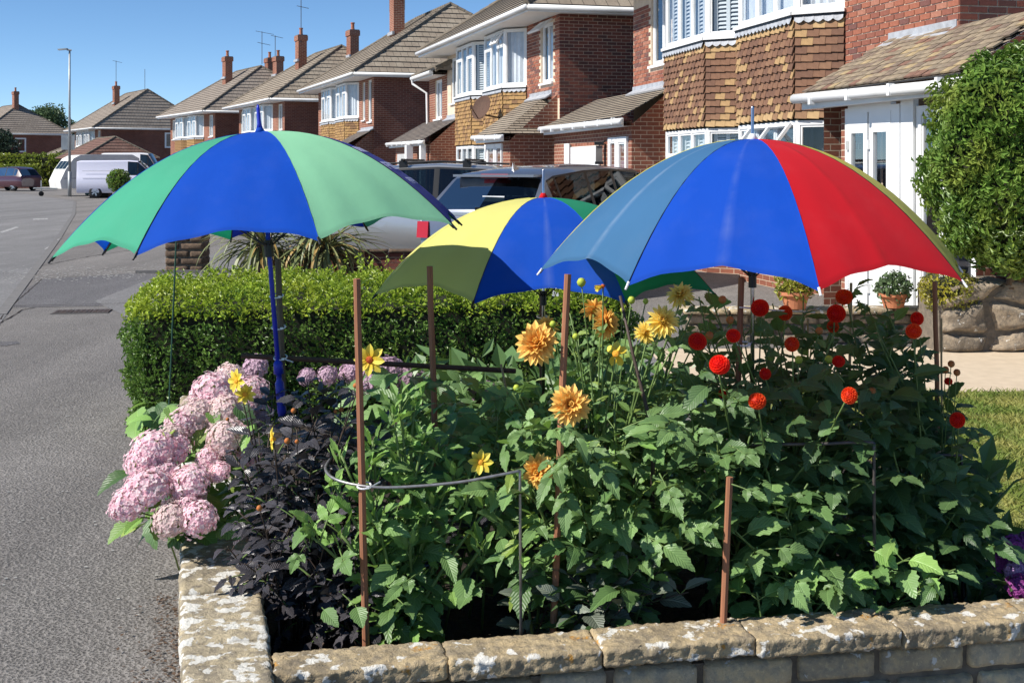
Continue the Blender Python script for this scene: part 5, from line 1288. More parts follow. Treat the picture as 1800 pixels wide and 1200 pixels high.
# strap-leaved clump at the end of the drive
yc = Vector((-3.55, 17.6, .25)); yu = thing('cordyline', yc, 'big clump of drooping strap leaves between the gate pillar and the silver car', 'yucca plant')
def strap_mesh(L, w_, droop, seed):
    mb = MB(); n = 8; prv = None
    for i in range(n + 1):
        t_ = i / n; x = math.sin(min(1.0, t_) * droop * 1.0) * L / droop if droop else t_ * L; z = (math.cos(t_ * droop) - 1) * -1 * -L / droop
        y = L * math.sin(t_ * droop) / droop; z = -L * (1 - math.cos(t_ * droop)) / droop; ww = w_ * (1 - t_ ** 2.2) * (.5 + t_ if t_ < .5 else 1) + .002
        cur = [(-ww, y, z + ww * .5), (0, y, z), (ww, y, z + ww * .5)]
        if prv:
            mb.face([prv[0], prv[1], cur[1], cur[0]], 0, [(0, t_), (.5, t_), (.5, t_), (0, t_)]); mb.face([prv[1], prv[2], cur[2], cur[1]])
        prv = cur
    return mb.mesh('leaf', M['strap'], True)
SM = [strap_mesh(1.0, .026, d_, 0) for d_ in (.8, 1.4, 2.0, 2.5)]
r2 = random.Random(4)
m = MB(); m.tube([yc - Vector((0, 0, .25)), yc + Vector((0, 0, .28))], [.11, .09], 8); m.build('stem', M['bark'], yu)
m = MB(); m.tube([yc + Vector((.85, .1, -.25)), yc + Vector((.9, .1, .25))], [.11, .09], 8); m.build('stem', M['bark'], yu)
for k in range(280):
    a = r2.uniform(0, 2 * PI); el = r2.uniform(-.35, 1.25); d_ = Vector((math.cos(a) * math.cos(el), math.sin(a) * math.cos(el), math.sin(el)))
    c = yc + Vector((.9 if k % 2 else 0, .1, .18 + r2.uniform(-.1, .15)))
    inst('leaf', r2.choice(SM), basis(c + d_ * .06, d_, (0, 0, 1), r2.uniform(.75, 1.15)), yu)
# far hedges, shrubs, trees
hx = Vector((-58, 108, 0)); 
hedge('hedge', 'bright yellow-green hedge far off at the bend of the road', (-50, 105, .0), (.99, .1, 0), (-.1, .99, 0), 13.5, 1.4, 2.55, 7000, .3, M['far_hedge'], 41, bump=.35, round_=.4)
hedge('hedge', 'lower trimmed hedge in front of the bright far hedge', (-46, 96, .55), (.98, .2, 0), (-.2, .98, 0), 9.0, 1.2, 1.15, 4000, .22, M['far_hedge'], 42, bump=.12, round_=.25)
m = MB(); m.obox((-46, 95.6, 0), (9.2, 1.9, 0), (-.1, .5, 0), (0, 0, .6)); wl_ = m.build('far_wall', M['brick_dark']); tag(wl_, 'low brick wall under the trimmed far hedge', 'wall')
bush('round_shrub', 'small round clipped shrub at the kerb in front of the van', (-19.0, 60.5, .98), (.5, .5, .48), 1500, .12, M['bush_leaf'], 43, (-19.2, 60.5, 0), pw=2.2)
def tree(name, label, base, h, rad, n, size, mat, seed, lobes=9):
    r = np.random.RandomState(seed); b = Vector(base); th_ = thing(name, b, label, 'tree'); rr = random.Random(seed); P_, N_ = [], []
    m = MB(); m.tube([b, b + Vector((.1, 0, h * .35)), b + Vector((0, 0, h * .7))], [rad * .07, rad * .05, rad * .02], 8)
    for k in range(lobes):
        c = b + Vector((rr.uniform(-.65, .65) * rad, rr.uniform(-.65, .65) * rad, h * .72 + rr.uniform(-.55, .6) * rad)); s = rr.uniform(.3, .5) * rad
        q, nn = blob_points(r, n // lobes, c, (s, s, s * .8), 2.0, s * .35); q += r.normal(0, s * .15, q.shape); P_.append(q); N_.append(nn)
        m.tube([b + Vector((0, 0, h * .4)), c], [rad * .03, rad * .01], 5)
    m.build('trunk', M['bark'], th_); leaf_cloud('crown', np.concatenate(P_), np.concatenate(N_), size, mat, th_, seed); return th_
tree('broadleaf_tree', 'pale green tree rising behind the roofs at the far end of the street', (-56.5, 152, 0), 8.0, 3.2, 7000, .42, M['far_leaf'], 51)
tree('conifer_tree', 'dark conifer cut by the frame edge beyond the far hedges', (-48.6, 117, 0), 4.6, 2.0, 3500, .3, M['conifer'], 52)
# flower pots on the low wall
def pot(c, rad, h_, label, kind, seed):
    th_ = thing('flower_pot', c, label, 'flower pot'); m = MB(); c = Vector(c)
    m.lathe(c, [(rad * .62, 0), (rad * .82, h_ * .75), (rad * .95, h_ * .78), (rad, h_ * .8), (rad, h_), (rad * .88, h_), (rad * .85, h_ * .85)], 20); m.build('pot', M['terracotta'], th_, smooth=False)
    m = MB(); m.lathe(c + Vector((0, 0, h_ * .86)), [(rad * .84, 0), (.01, .01)], 14); m.build('compost', M['soil'], th_)
    r = np.random.RandomState(seed); p, N = blob_points(r, 700, (c.x, c.y, c.z + h_ + rad * .35), (rad * .9, rad * .8, rad * .75), 2.0, .04); leaf_cloud('foliage', p, N, .05, M[kind], th_, seed)
    return th_
zt = .331
pot((3.47, 11.38, zt), .14, .13, 'terracotta bowl of leafy succulents on the low stone wall', 'far_leaf', 61)
pot((2.56, 11.32, zt), .15, .15, 'terracotta pot half hidden under the red and blue umbrella', 'gold_leaf', 62)
# ------------------------------------------------------------------ umbrellas, stakes, supports
def umbrella(label, A, axis, Rr, h, phi0, cols, shaft_len, shaft_mat, spike, pw=2.2, hem=.062, shaft_r=.007, spike_mat='chrome', handle=None, arc=.85, cap='f_blue', crease=False):
    """A: top of the canopy; phi measured from +X towards the camera; cols: 8 cloth colours starting at the panel between phi0 and phi0+45"""
    A = Vector(A); a = Vector(axis).normalized(); xx = (Vector((1, 0, 0)) - a * a.x).normalized(); yy = a.cross(xx); yy = -yy if yy.y > 0 else yy
    bot = A - a * shaft_len; root = thing('umbrella', bot, label, 'umbrella')
    def P(phi, s, rr=1.0): return A + (xx * math.cos(phi) + yy * math.sin(phi)) * (Rr * s * rr) - a * (h * s ** pw)
    NA, NS = 18, 18
    for i in range(8):
        p0, p1 = R(phi0 + 45 * i), R(phi0 + 45 * (i + 1)); mb = MB(); idx = {}; uv = {}
        for k in range(NS + 1):
            for j in range(NA + 1):
                t_ = j / NA; s = max(.012, k / NS); sag = 4 * t_ * (1 - t_); se = s * (1 - hem * sag * s ** 4)
                ch = P(p0, se).lerp(P(p1, se), t_); ar = P(p0 + (p1 - p0) * t_, se); q = ch.lerp(ar, arc * (1 - s * .62))
                wr = (math.sin(t_ * PI * 5 + i) * .004 * sag + math.sin(t_ * 19 + i * 2 + s * 5) * .004 * (1 - sag)) * s ** 3                                     # slight cloth tension
                tp_ = math.exp(-((t_ - .0) / .06) ** 2) + math.exp(-((t_ - 1) / .06) ** 2)
                q = q + a * (wr + .0015 * tp_ + (.0035 * s * math.exp(-((t_ - .5) / .05) ** 2) if crease else 0))
                idx[j, k] = mb.v(q); uv[j, k] = (t_, k / NS)
        for k in range(NS):
            for j in range(NA):
                c = [(j, k), (j + 1, k), (j + 1, k + 1), (j, k + 1)]; mb.F.append([idx[q] for q in c]); mb.M.append(0); mb.U.append([uv[q] for q in c])
        mb.build('canopy_panel', M['f_' + cols[i]], root, smooth=True)
        # rib, tip and stretcher under the seam
        m = MB(); m.tube([P(p0, s_ / 10) - a * .006 for s_ in range(1, 11)], .0026, 5); rb = m.build('rib', M['black'], root)
        m = MB(); tp = P(p0, 1.0); dr = (P(p0, 1.0) - P(p0, .95)).normalized(); m.tube([tp - dr * .012, tp + dr * .016], [.0045, .0035], 6); m.build('rib_tip', M['black'] if cap != 'white' else M['tie'], rb)
        m = MB(); m.tube([A - a * (h + .03), P(p0, .55) - a * .008], .0025, 5); m.build('stretcher', M['black'], rb)
        m = MB(); m.tube([P(p0, s_ / 12, 1.0) + a * .0012 for s_ in range(1, 13)], .0016, 4); m.build('seam', M['black'] if i % 2 else M['f_' + cols[i]], rb)
    m = MB(); m.tube([A + a * .004, bot], shaft_r, 10); m.build('shaft', M[shaft_mat], root, smooth=True)
    m = MB(); m.tube([A - a * (h + .06), A - a * (h + .0)], shaft_r * 2, 10); m.build('runner', M['black'], root)
    m = MB(); m.tube([A - a * .004, A + a * .014, A + a * .02], [.022, .012, .009], 12); m.build('top_cap', M[cap] if cap in M else M['tie'], root, smooth=True)
    m = MB(); pts, rad = spike; m.tube([A + a * z for z in pts], rad, 10); m.build('ferrule', M[spike_mat], root, smooth=True)
    if handle:
        m = MB(); m.tube([bot + a * z for z in handle[0]], handle[1], 12); m.build('handle', M[handle[2]], root, smooth=True)
    return root, P, A, a, bot
# phi decreases from the left of the picture to the right; the list starts at phi0 and goes up by 45 degrees
A1 = Vector((-.886, 4.40, 1.724))
um1, P1, A1, a1, b1 = umbrella('blue and green umbrella with blue shaft, over the pink hydrangeas', A1, (-.082, 0.02, 1), .717, .378, 67,
    ['blue', 'teal', 'blue', 'green', 'navy', 'teal', 'navy', 'mint'], 1.0, 'bluep', ([.012, .03, .085, .098], [.012, .0075, .006, .003]), 2.15, spike_mat='bluep',
    handle=([.0, .02, .05, .09, .12, .13, .15, .152, .19, .2], [.012, .016, .015, .016, .016, .010, .010, .018, .016, .009], 'bluep'), cap='f_blue', shaft_r=.0085)
# three short rows of worn white lettering on the navy panel
pn = bpy.data.objects.new('printed_lettering', None)
mb = MB(); p0, p1 = R(67 - 45 * 2), R(67 - 45)
def onp(t_, s):
    q = P1(p0, s).lerp(P1(p1, s), t_); ar = P1(p0 + (p1 - p0) * t_, s); return q.lerp(ar, .85 * (1 - s * .62)) + a1 * .003
r2 = random.Random(2)
for row, (s0, ts, te, hh) in enumerate(((.50, .62, .98, .05), (.64, .50, .96, .055), (.75, .52, .86, .04))):
    t_ = te
    while t_ > ts:
        w_ = r2.uniform(.03, .055)
        for q in range(3):
            x0 = t_ - w_ * (q * .36); sh = r2.choice((0, 1, 2))
            sa, sb = (s0, s0 + hh) if sh != 1 else (s0 + hh * .35, s0 + hh * .6)
            mb.face([onp(x0, sa), onp(x0 - w_ * .26, sa), onp(x0 - w_ * .26, sb), onp(x0, sb)])
        mb.face([onp(t_, s0), onp(t_ - w_ * .9, s0), onp(t_ - w_ * .9, s0 + hh * .25), onp(t_, s0 + hh * .25)]); t_ -= w_ * 1.35
mb.build('printed_lettering', pm('faded_white_print', (.62, .62, .82)), um1)
A2 = Vector((.130, 5.2, 1.475))
um2, P2, A2, a2, b2 = umbrella('multicoloured umbrella with yellow, blue and green panels, standing lower between the other two', A2, (.0, 0.03, 1), .725, .385, 67,
    ['royal', 'pale', 'pale', 'red', 'green', 'yellow', 'yellow', 'green'], .80, 'chrome', ([.01, .02, .115, .12], [.007, .005, .005, .002]), 2.2, cap='f_red')
A3 = Vector((.832, 4.33, 1.698))
um3, P3, A3, a3, b3 = umbrella('large umbrella with slate blue, royal blue, red and yellow panels, over the red dahlias', A3, (.0, 0.0, 1), .738, .452, 86,
    ['royal', 'slate', 'yellow', 'green', 'red', 'yellow', 'yellow', 'red'], 1.0, 'chrome', ([.01, .02, .11, .116], [.008, .0055, .0055, .003]), 2.1, cap='white', crease=True)
# a spot of white dirt on the blue panel of the middle umbrella
m = MB(); q = P2(R(88), .955) + Vector((0, -.012, .006))
for k in range(9):
    c = q + Vector((rng.uniform(-.012, .012), 0, rng.uniform(-.012, .02))); rr_ = rng.uniform(.002, .006); m.face([c + Vector((math.cos(x) * rr_, 0, math.sin(x) * rr_)) for x in [i * PI / 3 for i in range(6)]])
m.build('white_stain', M['tie'], um2)

def stake(label, p, q, wd, mat='stake', name='garden_stake', cat='stake', n=8, group=None):
    p, q = Vector(p), Vector(q); m = MB(); d = (q - p); N_ = max(2, int(d.length / .15)); pts = []
    for i in range(N_ + 1): pts.append(p.lerp(q, i / N_) + Vector((noise.noise(Vector((i * .7, p.x * 9, 0))) * .0035, 0, 0)))
    rs = [wd * .5 * (1 + .07 * noise.noise(Vector((i * 1.3, p.y * 5, 3)))) for i in range(N_ + 1)]
    m.tube(pts, rs, n); o = m.build(name, M[mat], None, smooth=False)
    o.data.transform(Matrix.Translation(-p)); o.location = p
    return tag(o, label, cat, group)
def gz(p): return Vector((p.x, p.y, .06))
def down(top, bot): 
    """extend a stake seen from top to bot down into the soil"""
    d = (bot - top); s = (top.z - .03) / (top.z - bot.z); return top + d * s
t_, b_ = at(627, 490, 3.70), at(643, 1128, 3.73); stake('tall red-brown wooden stake tied to the steel hoop in front', t_, down(t_, b_), .0215)
t_, b_ = at(755, 468, 4.30), at(765, 775, 4.32); stake('red-brown wooden stake beside the yellow single flower', t_, down(t_, b_), .0215)
t_, b_ = at(997, 482, 3.86), at(978, 980, 3.82); stake('wooden stake between the two big orange dahlias', t_, down(t_, b_), .0215)
t_, b_ = at(1303, 488, 4.36), at(1296, 700, 4.36); stake('wooden stake bound to the shaft of the red and blue umbrella', t_, down(t_, b_), .022, 'stake')
t_, b_ = at(1282, 838, 3.71), at(1272, 1078, 3.70); stake('short wooden stake rising from behind the front wall below the red dahlias', t_, down(t_, b_), .0205, 'stake')
t_, b_ = at(1496, 497, 4.95), at(1494, 640, 4.95); stake('pale bamboo cane behind the tip of the red umbrella panel', t_, down(t_, b_), .012, 'cane', 'bamboo_cane', 'cane')
t_, b_ = at(1643, 495, 4.6), at(1647, 690, 4.6); stake('brown stake at the lawn end of the red dahlias', t_, down(t_, b_), .018, 'stake')
t_, b_ = at(952, 512, 5.22), at(953, 700, 5.22); stake('dark stake bound to the shaft of the yellow and blue umbrella', t_, down(t_, b_), .02, 'stake_dark')
t_, b_ = at(488, 455, 4.44), at(503, 800, 4.44); stake('grey-brown stake bound to the blue umbrella shaft', t_, down(t_, b_), .022, 'stake_grey')
t_, b_ = at(483, 790, 4.02), at(485, 870, 4.02); stake('thin grey steel rod among the blackish leaves', t_, down(t_, b_), .008, 'steel', 'support_rod', 'rod')
t_, b_ = at(881, 640, 4.45), at(893, 700, 4.45); stake('short pale cane below the end of the cross rail', t_, down(t_, b_), .008, 'cane', 'bamboo_cane', 'cane')
t_, b_ = at(310, 425, 7.2), at(304, 560, 7.2); stake('thin green cane standing before the clipped hedge under the left umbrella', t_, down(t_, b_), .010, 'greenbin', 'garden_cane', 'cane')
stake('dark horizontal cross rail tied to the blue umbrella shaft', at(425, 625, 4.41), at(906, 652, 4.66), .019, 'stake_dark', 'cross_rail', 'rail')
for i, (px, Z_) in enumerate(((1655, 4.7), (1420, 4.75))):
    t_ = at(px, 560, Z_); stake(('thin pale cane beside the dark stake at the lawn end', 'thin pale cane behind the red pompon dahlias')[i], t_, Vector((t_.x, t_.y, .04)), .008, 'cane', 'bamboo_cane', 'cane')
def tie(label, c, rx, ry, tail=None, parent=None):
    m = MB(); c = Vector(c); pts = [c + Vector((math.cos(2 * PI * k / 18) * rx, math.sin(2 * PI * k / 18) * ry, .004 * math.sin(2 * PI * k / 18))) for k in range(19)]
    m.tube(pts, .0028, 6); m.cbox(c + Vector((rx * .7, -ry * .9, 0)), .009, .007, .007)
    if tail: m.tube([c + Vector((rx, -ry, 0)), c + Vector(tail)], .0022, 5)
    o = m.build('cable_tie', M['tie']); return tag(o, label, 'cable tie')
tie('upper white cable tie on the blue umbrella shaft', at(486, 520, 4.42), .023, .035); tie('middle white cable tie on the blue umbrella shaft', at(490, 575, 4.42), .023, .035)
tie('white tie knotted where the cross rail meets the blue shaft', at(493, 628, 4.42), .022, .04, (.05, -.03, -.012)); tie('white tie lashing the front stake to the steel hoop', at(640, 853, 3.70), .02, .024, (.045, .02, .006))
tie('white tie binding stake and shaft below the yellow and blue umbrella', at(953, 556, 5.21), .022, .02); tie('white tie low on the shaft under the red and blue umbrella', at(1306, 604, 4.33), .024, .026)
m = MB(); m.tube([at(1300, 540, 4.31), at(1360, 545, 4.35), at(1432, 549, 4.5)], .0032, 6); tag(m.build('white_cord', M['tie']), 'taut white cord tied to the shaft among the red dahlias', 'cord')
def hoop(label, pts, r, mat, legs):
    th_ = thing('plant_support', gz(Vector(pts[0])), label, 'plant support'); m = MB()
    P_ = [Vector(p) for p in pts]; sm = []
    for i in range(len(P_) - 1):
        p0_, p1_, p2_, p3_ = P_[max(i - 1, 0)], P_[i], P_[i + 1], P_[min(i + 2, len(P_) - 1)]
        for k in range(5):
            u = k / 5; sm.append(.5 * ((2 * p1_) + (p2_ - p0_) * u + (2 * p0_ - 5 * p1_ + 4 * p2_ - p3_) * u * u + (3 * p1_ - p0_ - 3 * p2_ + p3_) * u ** 3))
    sm.append(P_[-1]); m.tube(sm, r, 7); m.build('hoop', M[mat], th_, smooth=True)
    for l in legs:
        m = MB(); l = Vector(l); m.tube([l + Vector((0, 0, .001)), l - Vector((0, 0, .02)), Vector((l.x + .004, l.y, .03))], r, 7); m.build('leg', M[mat], th_, smooth=True)
hoop('pale steel half hoop round the green plant in front', [at(590, 795, 4.1), at(572, 822, 3.85), at(590, 842, 3.74), at(640, 854, 3.69), at(700, 856, 3.69), at(800, 848, 3.70), at(870, 836, 3.71), at(914, 827, 3.73)], .0045, 'steel', [at(914, 827, 3.73), at(590, 795, 4.1)])
hoop('dark steel plant support under the red dahlias', [at(1240, 800, 4.25), at(1290, 786, 4.08), at(1345, 781, 4.0), at(1440, 780, 3.98), at(1500, 777, 3.98), at(1536, 778, 3.98)], .0055, 'blacksteel', [at(1536, 778, 3.98), at(1240, 800, 4.25)])
hoop('pale steel support with a square corner among the blackish leaves', [at(640, 812, 4.3), at(590, 806, 4.1), at(540, 804, 4.05), at(504, 806, 4.05)], .0048, 'steel', [at(504, 806, 4.05), at(640, 812, 4.3)])
hoop('second dark support half hidden at the lawn end of the bed', [at(1600, 806, 4.35), at(1640, 800, 4.35), at(1690, 800, 4.35)], .005, 'blacksteel', [at(1600, 806, 4.35), at(1690, 800, 4.35)])
# ------------------------------------------------------------------ plants of the bed
def leaflet(mb, o, d, up, L, W, droop=.35, fold=.25, n=6, tooth=.10, wave=0.0, m=0):
    """one serrated blade added to mb; o base, d direction, up normal"""
    d = Vector(d).normalized(); x = d.cross(Vector(up)).normalized(); z = x.cross(d); o = Vector(o)
    def Q(y, xx, extra=0): 
        t_ = y / L; return o + d * (y * (1 - .12 * droop * t_)) + x * xx + z * (-droop * L * t_ * t_ + fold * abs(xx) + wave * math.sin(t_ * 9) * abs(xx) / W)
    mid, lf, rt = [], [], []
    for i in range(2 * n + 1):
        t_ = i / (2 * n); wv = W * .5 * (math.sin(PI * t_ ** .78) ** .9 if 0 < t_ < 1 else 0)
        wv *= (1 + tooth) if i % 2 else (1 - tooth * .6)
        yo = L * t_ + (L * .025 if i % 2 else 0); 
        lf.append((Q(min(L, yo), -wv), (.5 - .5 * wv / (W * .55), t_))); rt.append((Q(min(L, yo), wv), (.5 + .5 * wv / (W * .55), t_)))
        mid.append((Q(L * t_, 0), (.5, t_)))
    for i in range(2 * n):
        for e, sg in ((lf, 1), (rt, -1)):
            c = [mid[i], mid[i + 1], e[i + 1], e[i]]
            if i == 0: c = [mid[0], mid[1], e[1]]
            if i == 2 * n - 1: c = [mid[i], mid[i + 1], e[i]]
            if sg < 0: c = c[::-1]
            mb.face([q for q, _ in c], m, [u for _, u in c])
def simple_leaf(mat, L, W, droop, fold, n=5, wave=0.0, tooth=.1, pet=.02):
    mb = MB(); mb.tube([(0, 0, 0), (0, pet, .003)], .0018, 4, 1, False); leaflet(mb, (0, pet, .003), (0, 1, 0), (0, 0, 1), L, W, droop, fold, n, tooth, wave); return mb.mesh('leaf', [M[mat], M['stem_green' if mat != 'leaf_black' else 'stem_dark']], True)
def compound_leaf(mat, L, pairs, seed, droop=.3, lw=.55):
    """dahlia leaf: stalk, side leaflets in pairs and a larger end leaflet"""
    r = random.Random(seed); mb = MB(); pts = [Vector((0, y * L, .10 * L * math.sin(y * 2.2) - droop * L * y * y * .7)) for y in (0, .15, .3, .45, .6)]
    mb.tube(pts, [.003, .0026, .0022, .002, .0016], 5, 1, False)
    leaflet(mb, pts[-1], pts[-1] - pts[-2], (0, 0, 1), L * .46, L * .46 * lw, droop + r.uniform(0, .2), r.uniform(.12, .3), 6, .14, .006)
    for i in range(pairs):
        q = pts[3 - i * 1] if pairs < 3 else pts[3 - i]; ll = L * (.36 - .06 * i)
        for sg in (-1, 1): leaflet(mb, q, (sg * r.uniform(.75, .95), r.uniform(.5, .75), r.uniform(-.1, .1)), (0, 0, 1), ll * r.uniform(.9, 1.1), ll * lw, droop + r.uniform(0, .3), r.uniform(.1, .3), 5, .14, .006)
    return mb.mesh('leaf', [M[mat], M['stem_green']], True)
LM = {}
LM['green'] = [compound_leaf('leaf_green', .19, 1, 1, .2), compound_leaf('leaf_green', .21, 2, 2, .3), compound_leaf('leaf_green', .15, 1, 3, .1, .6), simple_leaf('leaf_green', .10, .06, .3, .25), simple_leaf('leaf_green', .075, .045, .1, .3), simple_leaf('leaf_bright', .08, .045, .0, .3), simple_leaf('leaf_lime', .085, .05, .5, .3, wave=.006)]
LM['deep'] = [compound_leaf('leaf_deep', .18, 1, 4, .25, .6), simple_leaf('leaf_deep', .105, .068, .3, .25), simple_leaf('leaf_deep', .085, .055, .1, .3), simple_leaf('leaf_deep', .12, .072, .45, .2), compound_leaf('leaf_deep', .2, 2, 9, .35, .5), simple_leaf('leaf_green', .09, .055, .2, .25)]
LM['young'] = [simple_leaf('leaf_bright', .085, .042, .3, .35, wave=.006, tooth=.2), compound_leaf('leaf_bright', .15, 1, 5, .3, .55), simple_leaf('leaf_green', .10, .055, .7, .3, wave=.006, tooth=.18), simple_leaf('leaf_bright', .06, .028, -.2, .4, tooth=.22)]
LM['tip'] = [simple_leaf('leaf_bright', .055, .024, -.25, .4, 4, tooth=.2), simple_leaf('leaf_bright', .045, .022, .1, .45, 4)]
LM['black'] = [simple_leaf('leaf_black', .062, .034, .35, .3, 4), simple_leaf('leaf_black', .05, .026, .6, .35, 4), compound_leaf('leaf_black', .12, 1, 7, .4, .55), simple_leaf('leaf_black', .075, .04, .15, .2, 4)]
LM['hyd'] = [simple_leaf('leaf_lime', .10, .07, .45, .2, 5), simple_leaf('leaf_bright', .12, .08, .3, .25, 5), simple_leaf('leaf_deep', .12, .08, .5, .2, 5)]
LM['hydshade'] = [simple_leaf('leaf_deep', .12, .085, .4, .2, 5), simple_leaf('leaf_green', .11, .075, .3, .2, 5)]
LM['grey'] = [simple_leaf('leaf_grey', .085, .05, .4, .25, 5, tooth=.08), simple_leaf('leaf_grey', .07, .042, .15, .3, 5, tooth=.08), simple_leaf('leaf_deep', .09, .055, .5, .2, 5)]
LM['low'] = [simple_leaf('leaf_bright', .09, .065, .4, .2, 5, .006, .14), simple_leaf('leaf_green', .11, .075, .5, .2, 5, .006, .14), compound_leaf('leaf_green', .17, 1, 11, .4, .65)]
def rdir(r, az, el): return Vector((math.cos(az) * math.cos(el), math.sin(az) * math.cos(el), math.sin(el)))
PLANTS = []
class Plant:
    def __init__(s, name, label, cat, base, leaves, seed, stem='stem_green'):
        s.b = Vector(base); s.root = thing(name, s.b, label, cat); s.LM = LM[leaves]; s.r = random.Random(seed); s.stem = stem; s.n = 0; s.more = []; PLANTS.append(s)
    def leaf(s, p, d, sc, me=None, up=(0, 0, 1)):
        me = me or s.r.choice(s.LM); mx = basis(p, d, Vector(up) + Vector((s.r.uniform(-.75, .2), s.r.uniform(-.9, .1), 0)), sc, sc * s.r.uniform(.68, 1.15)); s.n += 1
        if s.n <= 298: inst('leaf', me, mx, s.root)
        else: s.more.append((me, mx))
    def finish(s):
        """leaves past the first three hundred, joined into one part"""
        if not s.more: return
        V, F, U, MI, mats = [], [], [], [], []; nv = 0
        for me, mx in s.more:
            for q in me.materials:
                if q not in mats: mats.append(q)
            co = np.empty(len(me.vertices) * 3); me.vertices.foreach_get('co', co); A = np.array(mx); co = co.reshape(-1, 3) @ A[:3, :3].T + A[:3, 3]; V.append(co)
            for p in me.polygons: F.append([v + nv for v in p.vertices]); MI.append(mats.index(me.materials[p.material_index]))
            uv = np.empty(len(me.loops) * 2); me.uv_layers[0].data.foreach_get('uv', uv); U.append(uv); nv += len(me.vertices)
        me = bpy.data.meshes.new('foliage'); me.from_pydata(np.concatenate(V).tolist(), [], F)
        for q in mats: me.materials.append(q)
        me.polygons.foreach_set('material_index', MI); me.polygons.foreach_set('use_smooth', [True] * len(F)); me.uv_layers.new(name='uv').data.foreach_set('uv', np.concatenate(U)); me.update()
        o = bpy.data.objects.new('foliage', me); link(o, s.root); o['kind'] = 'stuff'
    def grow(s, top, r0=.0065, r1=.003, node=.085, f0=.12, f1=.93, sc=(1.0, .7), el=(.1, .55), start=None, leaves=True, spread=.05, two=True, bare=0.0):
        r = s.r; b = Vector(start) if start is not None else s.b + Vector((r.uniform(-spread, spread), r.uniform(-spread, spread), 0)); top = Vector(top); b.z = min(b.z, .06) if start is None else b.z
        c = Vector((b.x + (top.x - b.x) * .35, b.y + (top.y - b.y) * .35, b.z + (top.z - b.z) * .55)); N_ = 9
        path = [b * (1 - t_) ** 2 + c * 2 * t_ * (1 - t_) + top * t_ * t_ for t_ in [i / N_ for i in range(N_ + 1)]]
        m = MB(); m.tube(path, [r0 + (r1 - r0) * i / N_ for i in range(N_ + 1)], 6); m.build('stem', M[s.stem], s.root, smooth=True)
        if leaves:
            L = (top - b).length; n = max(2, int(L * (f1 - f0) / (node * .84))); az = r.uniform(0, 6.28)
            for i in range(n):
                t_ = f0 + (f1 - f0) * (i + r.uniform(.2, .8)) / n
                p = b * (1 - t_) ** 2 + c * 2 * t_ * (1 - t_) + top * t_ * t_; az += PI / 2 + r.uniform(-.4, .4)
                for q in ((0, PI) if two else (0,)):
                    if r.random() < bare: continue
                    e = el[0] + (el[1] - el[0]) * t_ + r.uniform(-.3, .3); s.leaf(p, rdir(r, az + q + r.uniform(-.3, .3), e), (sc[0] + (sc[1] - sc[0]) * t_) * r.uniform(.7, 1.28))
        return path
    def part(s, name, me, mtx): return inst(name, me, mtx, s.root)
# ---- flower heads
def petal_mesh(mat, L, W, curl, cup, name='petal'):
    mb = MB(); n = 5; prv = None
    for i in range(n + 1):
        t_ = i / n; ww = W * .5 * (math.sin(PI * min(1, t_ * .93 + .05)) ** .6) if i < n else W * .05
        y = L * t_; z = curl * L * t_ * t_; c = [Vector((-ww, y, z + cup * ww)), Vector((0, y, z)), Vector((ww, y, z + cup * ww))]
        if prv:
            for a in (0, 1): mb.face([prv[a], prv[a + 1], c[a + 1], c[a]], 0, [(.5, (i - 1) / n), (.5, (i - 1) / n), (.5, t_), (.5, t_)])
        prv = c
    return mb.mesh(name, M[mat], True)
PT = {'single': petal_mesh('p_yellow', .044, .025, -.1, .35), 'or_out': petal_mesh('p_orange', .066, .024, -.12, .5), 'or_mid': petal_mesh('p_orange', .052, .021, .15, .6), 'or_in': petal_mesh('p_orange', .03, .016, .5, .8),
      'gold_out': petal_mesh('p_gold', .062, .017, -.1, .9), 'gold_mid': petal_mesh('p_gold', .045, .015, .2, 1.0), 'spent': petal_mesh('p_yellow', .055, .02, -.5, .5)}
disc_mb = MB(); disc_mb.lathe((0, 0, 0), [(.004, -.012), (.010, -.004), (.0125, .002), (.009, .008), (.002, .010)], 12)
DISC = {k: disc_mb.mesh('flower', M[v]) for k, v in (('red', 'disc_red'), ('orange', 'disc_orange'))}
def facing(p, d): return basis(p, Vector((0, 0, 1)) - Vector(d).normalized() * Vector(d).normalized().z if abs(Vector(d).normalized().z) < .98 else (0, 1, 0), d)
def flower_single(pl, p, d, s=1.0, disc='red', n=8, skip=(), droop=0.0):
    Mx = facing(p, d) @ Matrix.Scale(s, 4); f = inst('flower', DISC[disc], Mx, pl.root)
    for k in range(n):
        if k in skip: continue
        a = 2 * PI * k / n + pl.r.uniform(-.08, .08)
        o = bpy.data.objects.new('petal', PT['single']); o.matrix_basis = Matrix.Rotation(a, 4, 'Z') @ Matrix.Rotation(R(12 + pl.r.uniform(-10, 10) - droop), 4, 'X') @ Matrix.Translation((0, .006, 0)); col.objects.link(o); o.parent = f
    return f
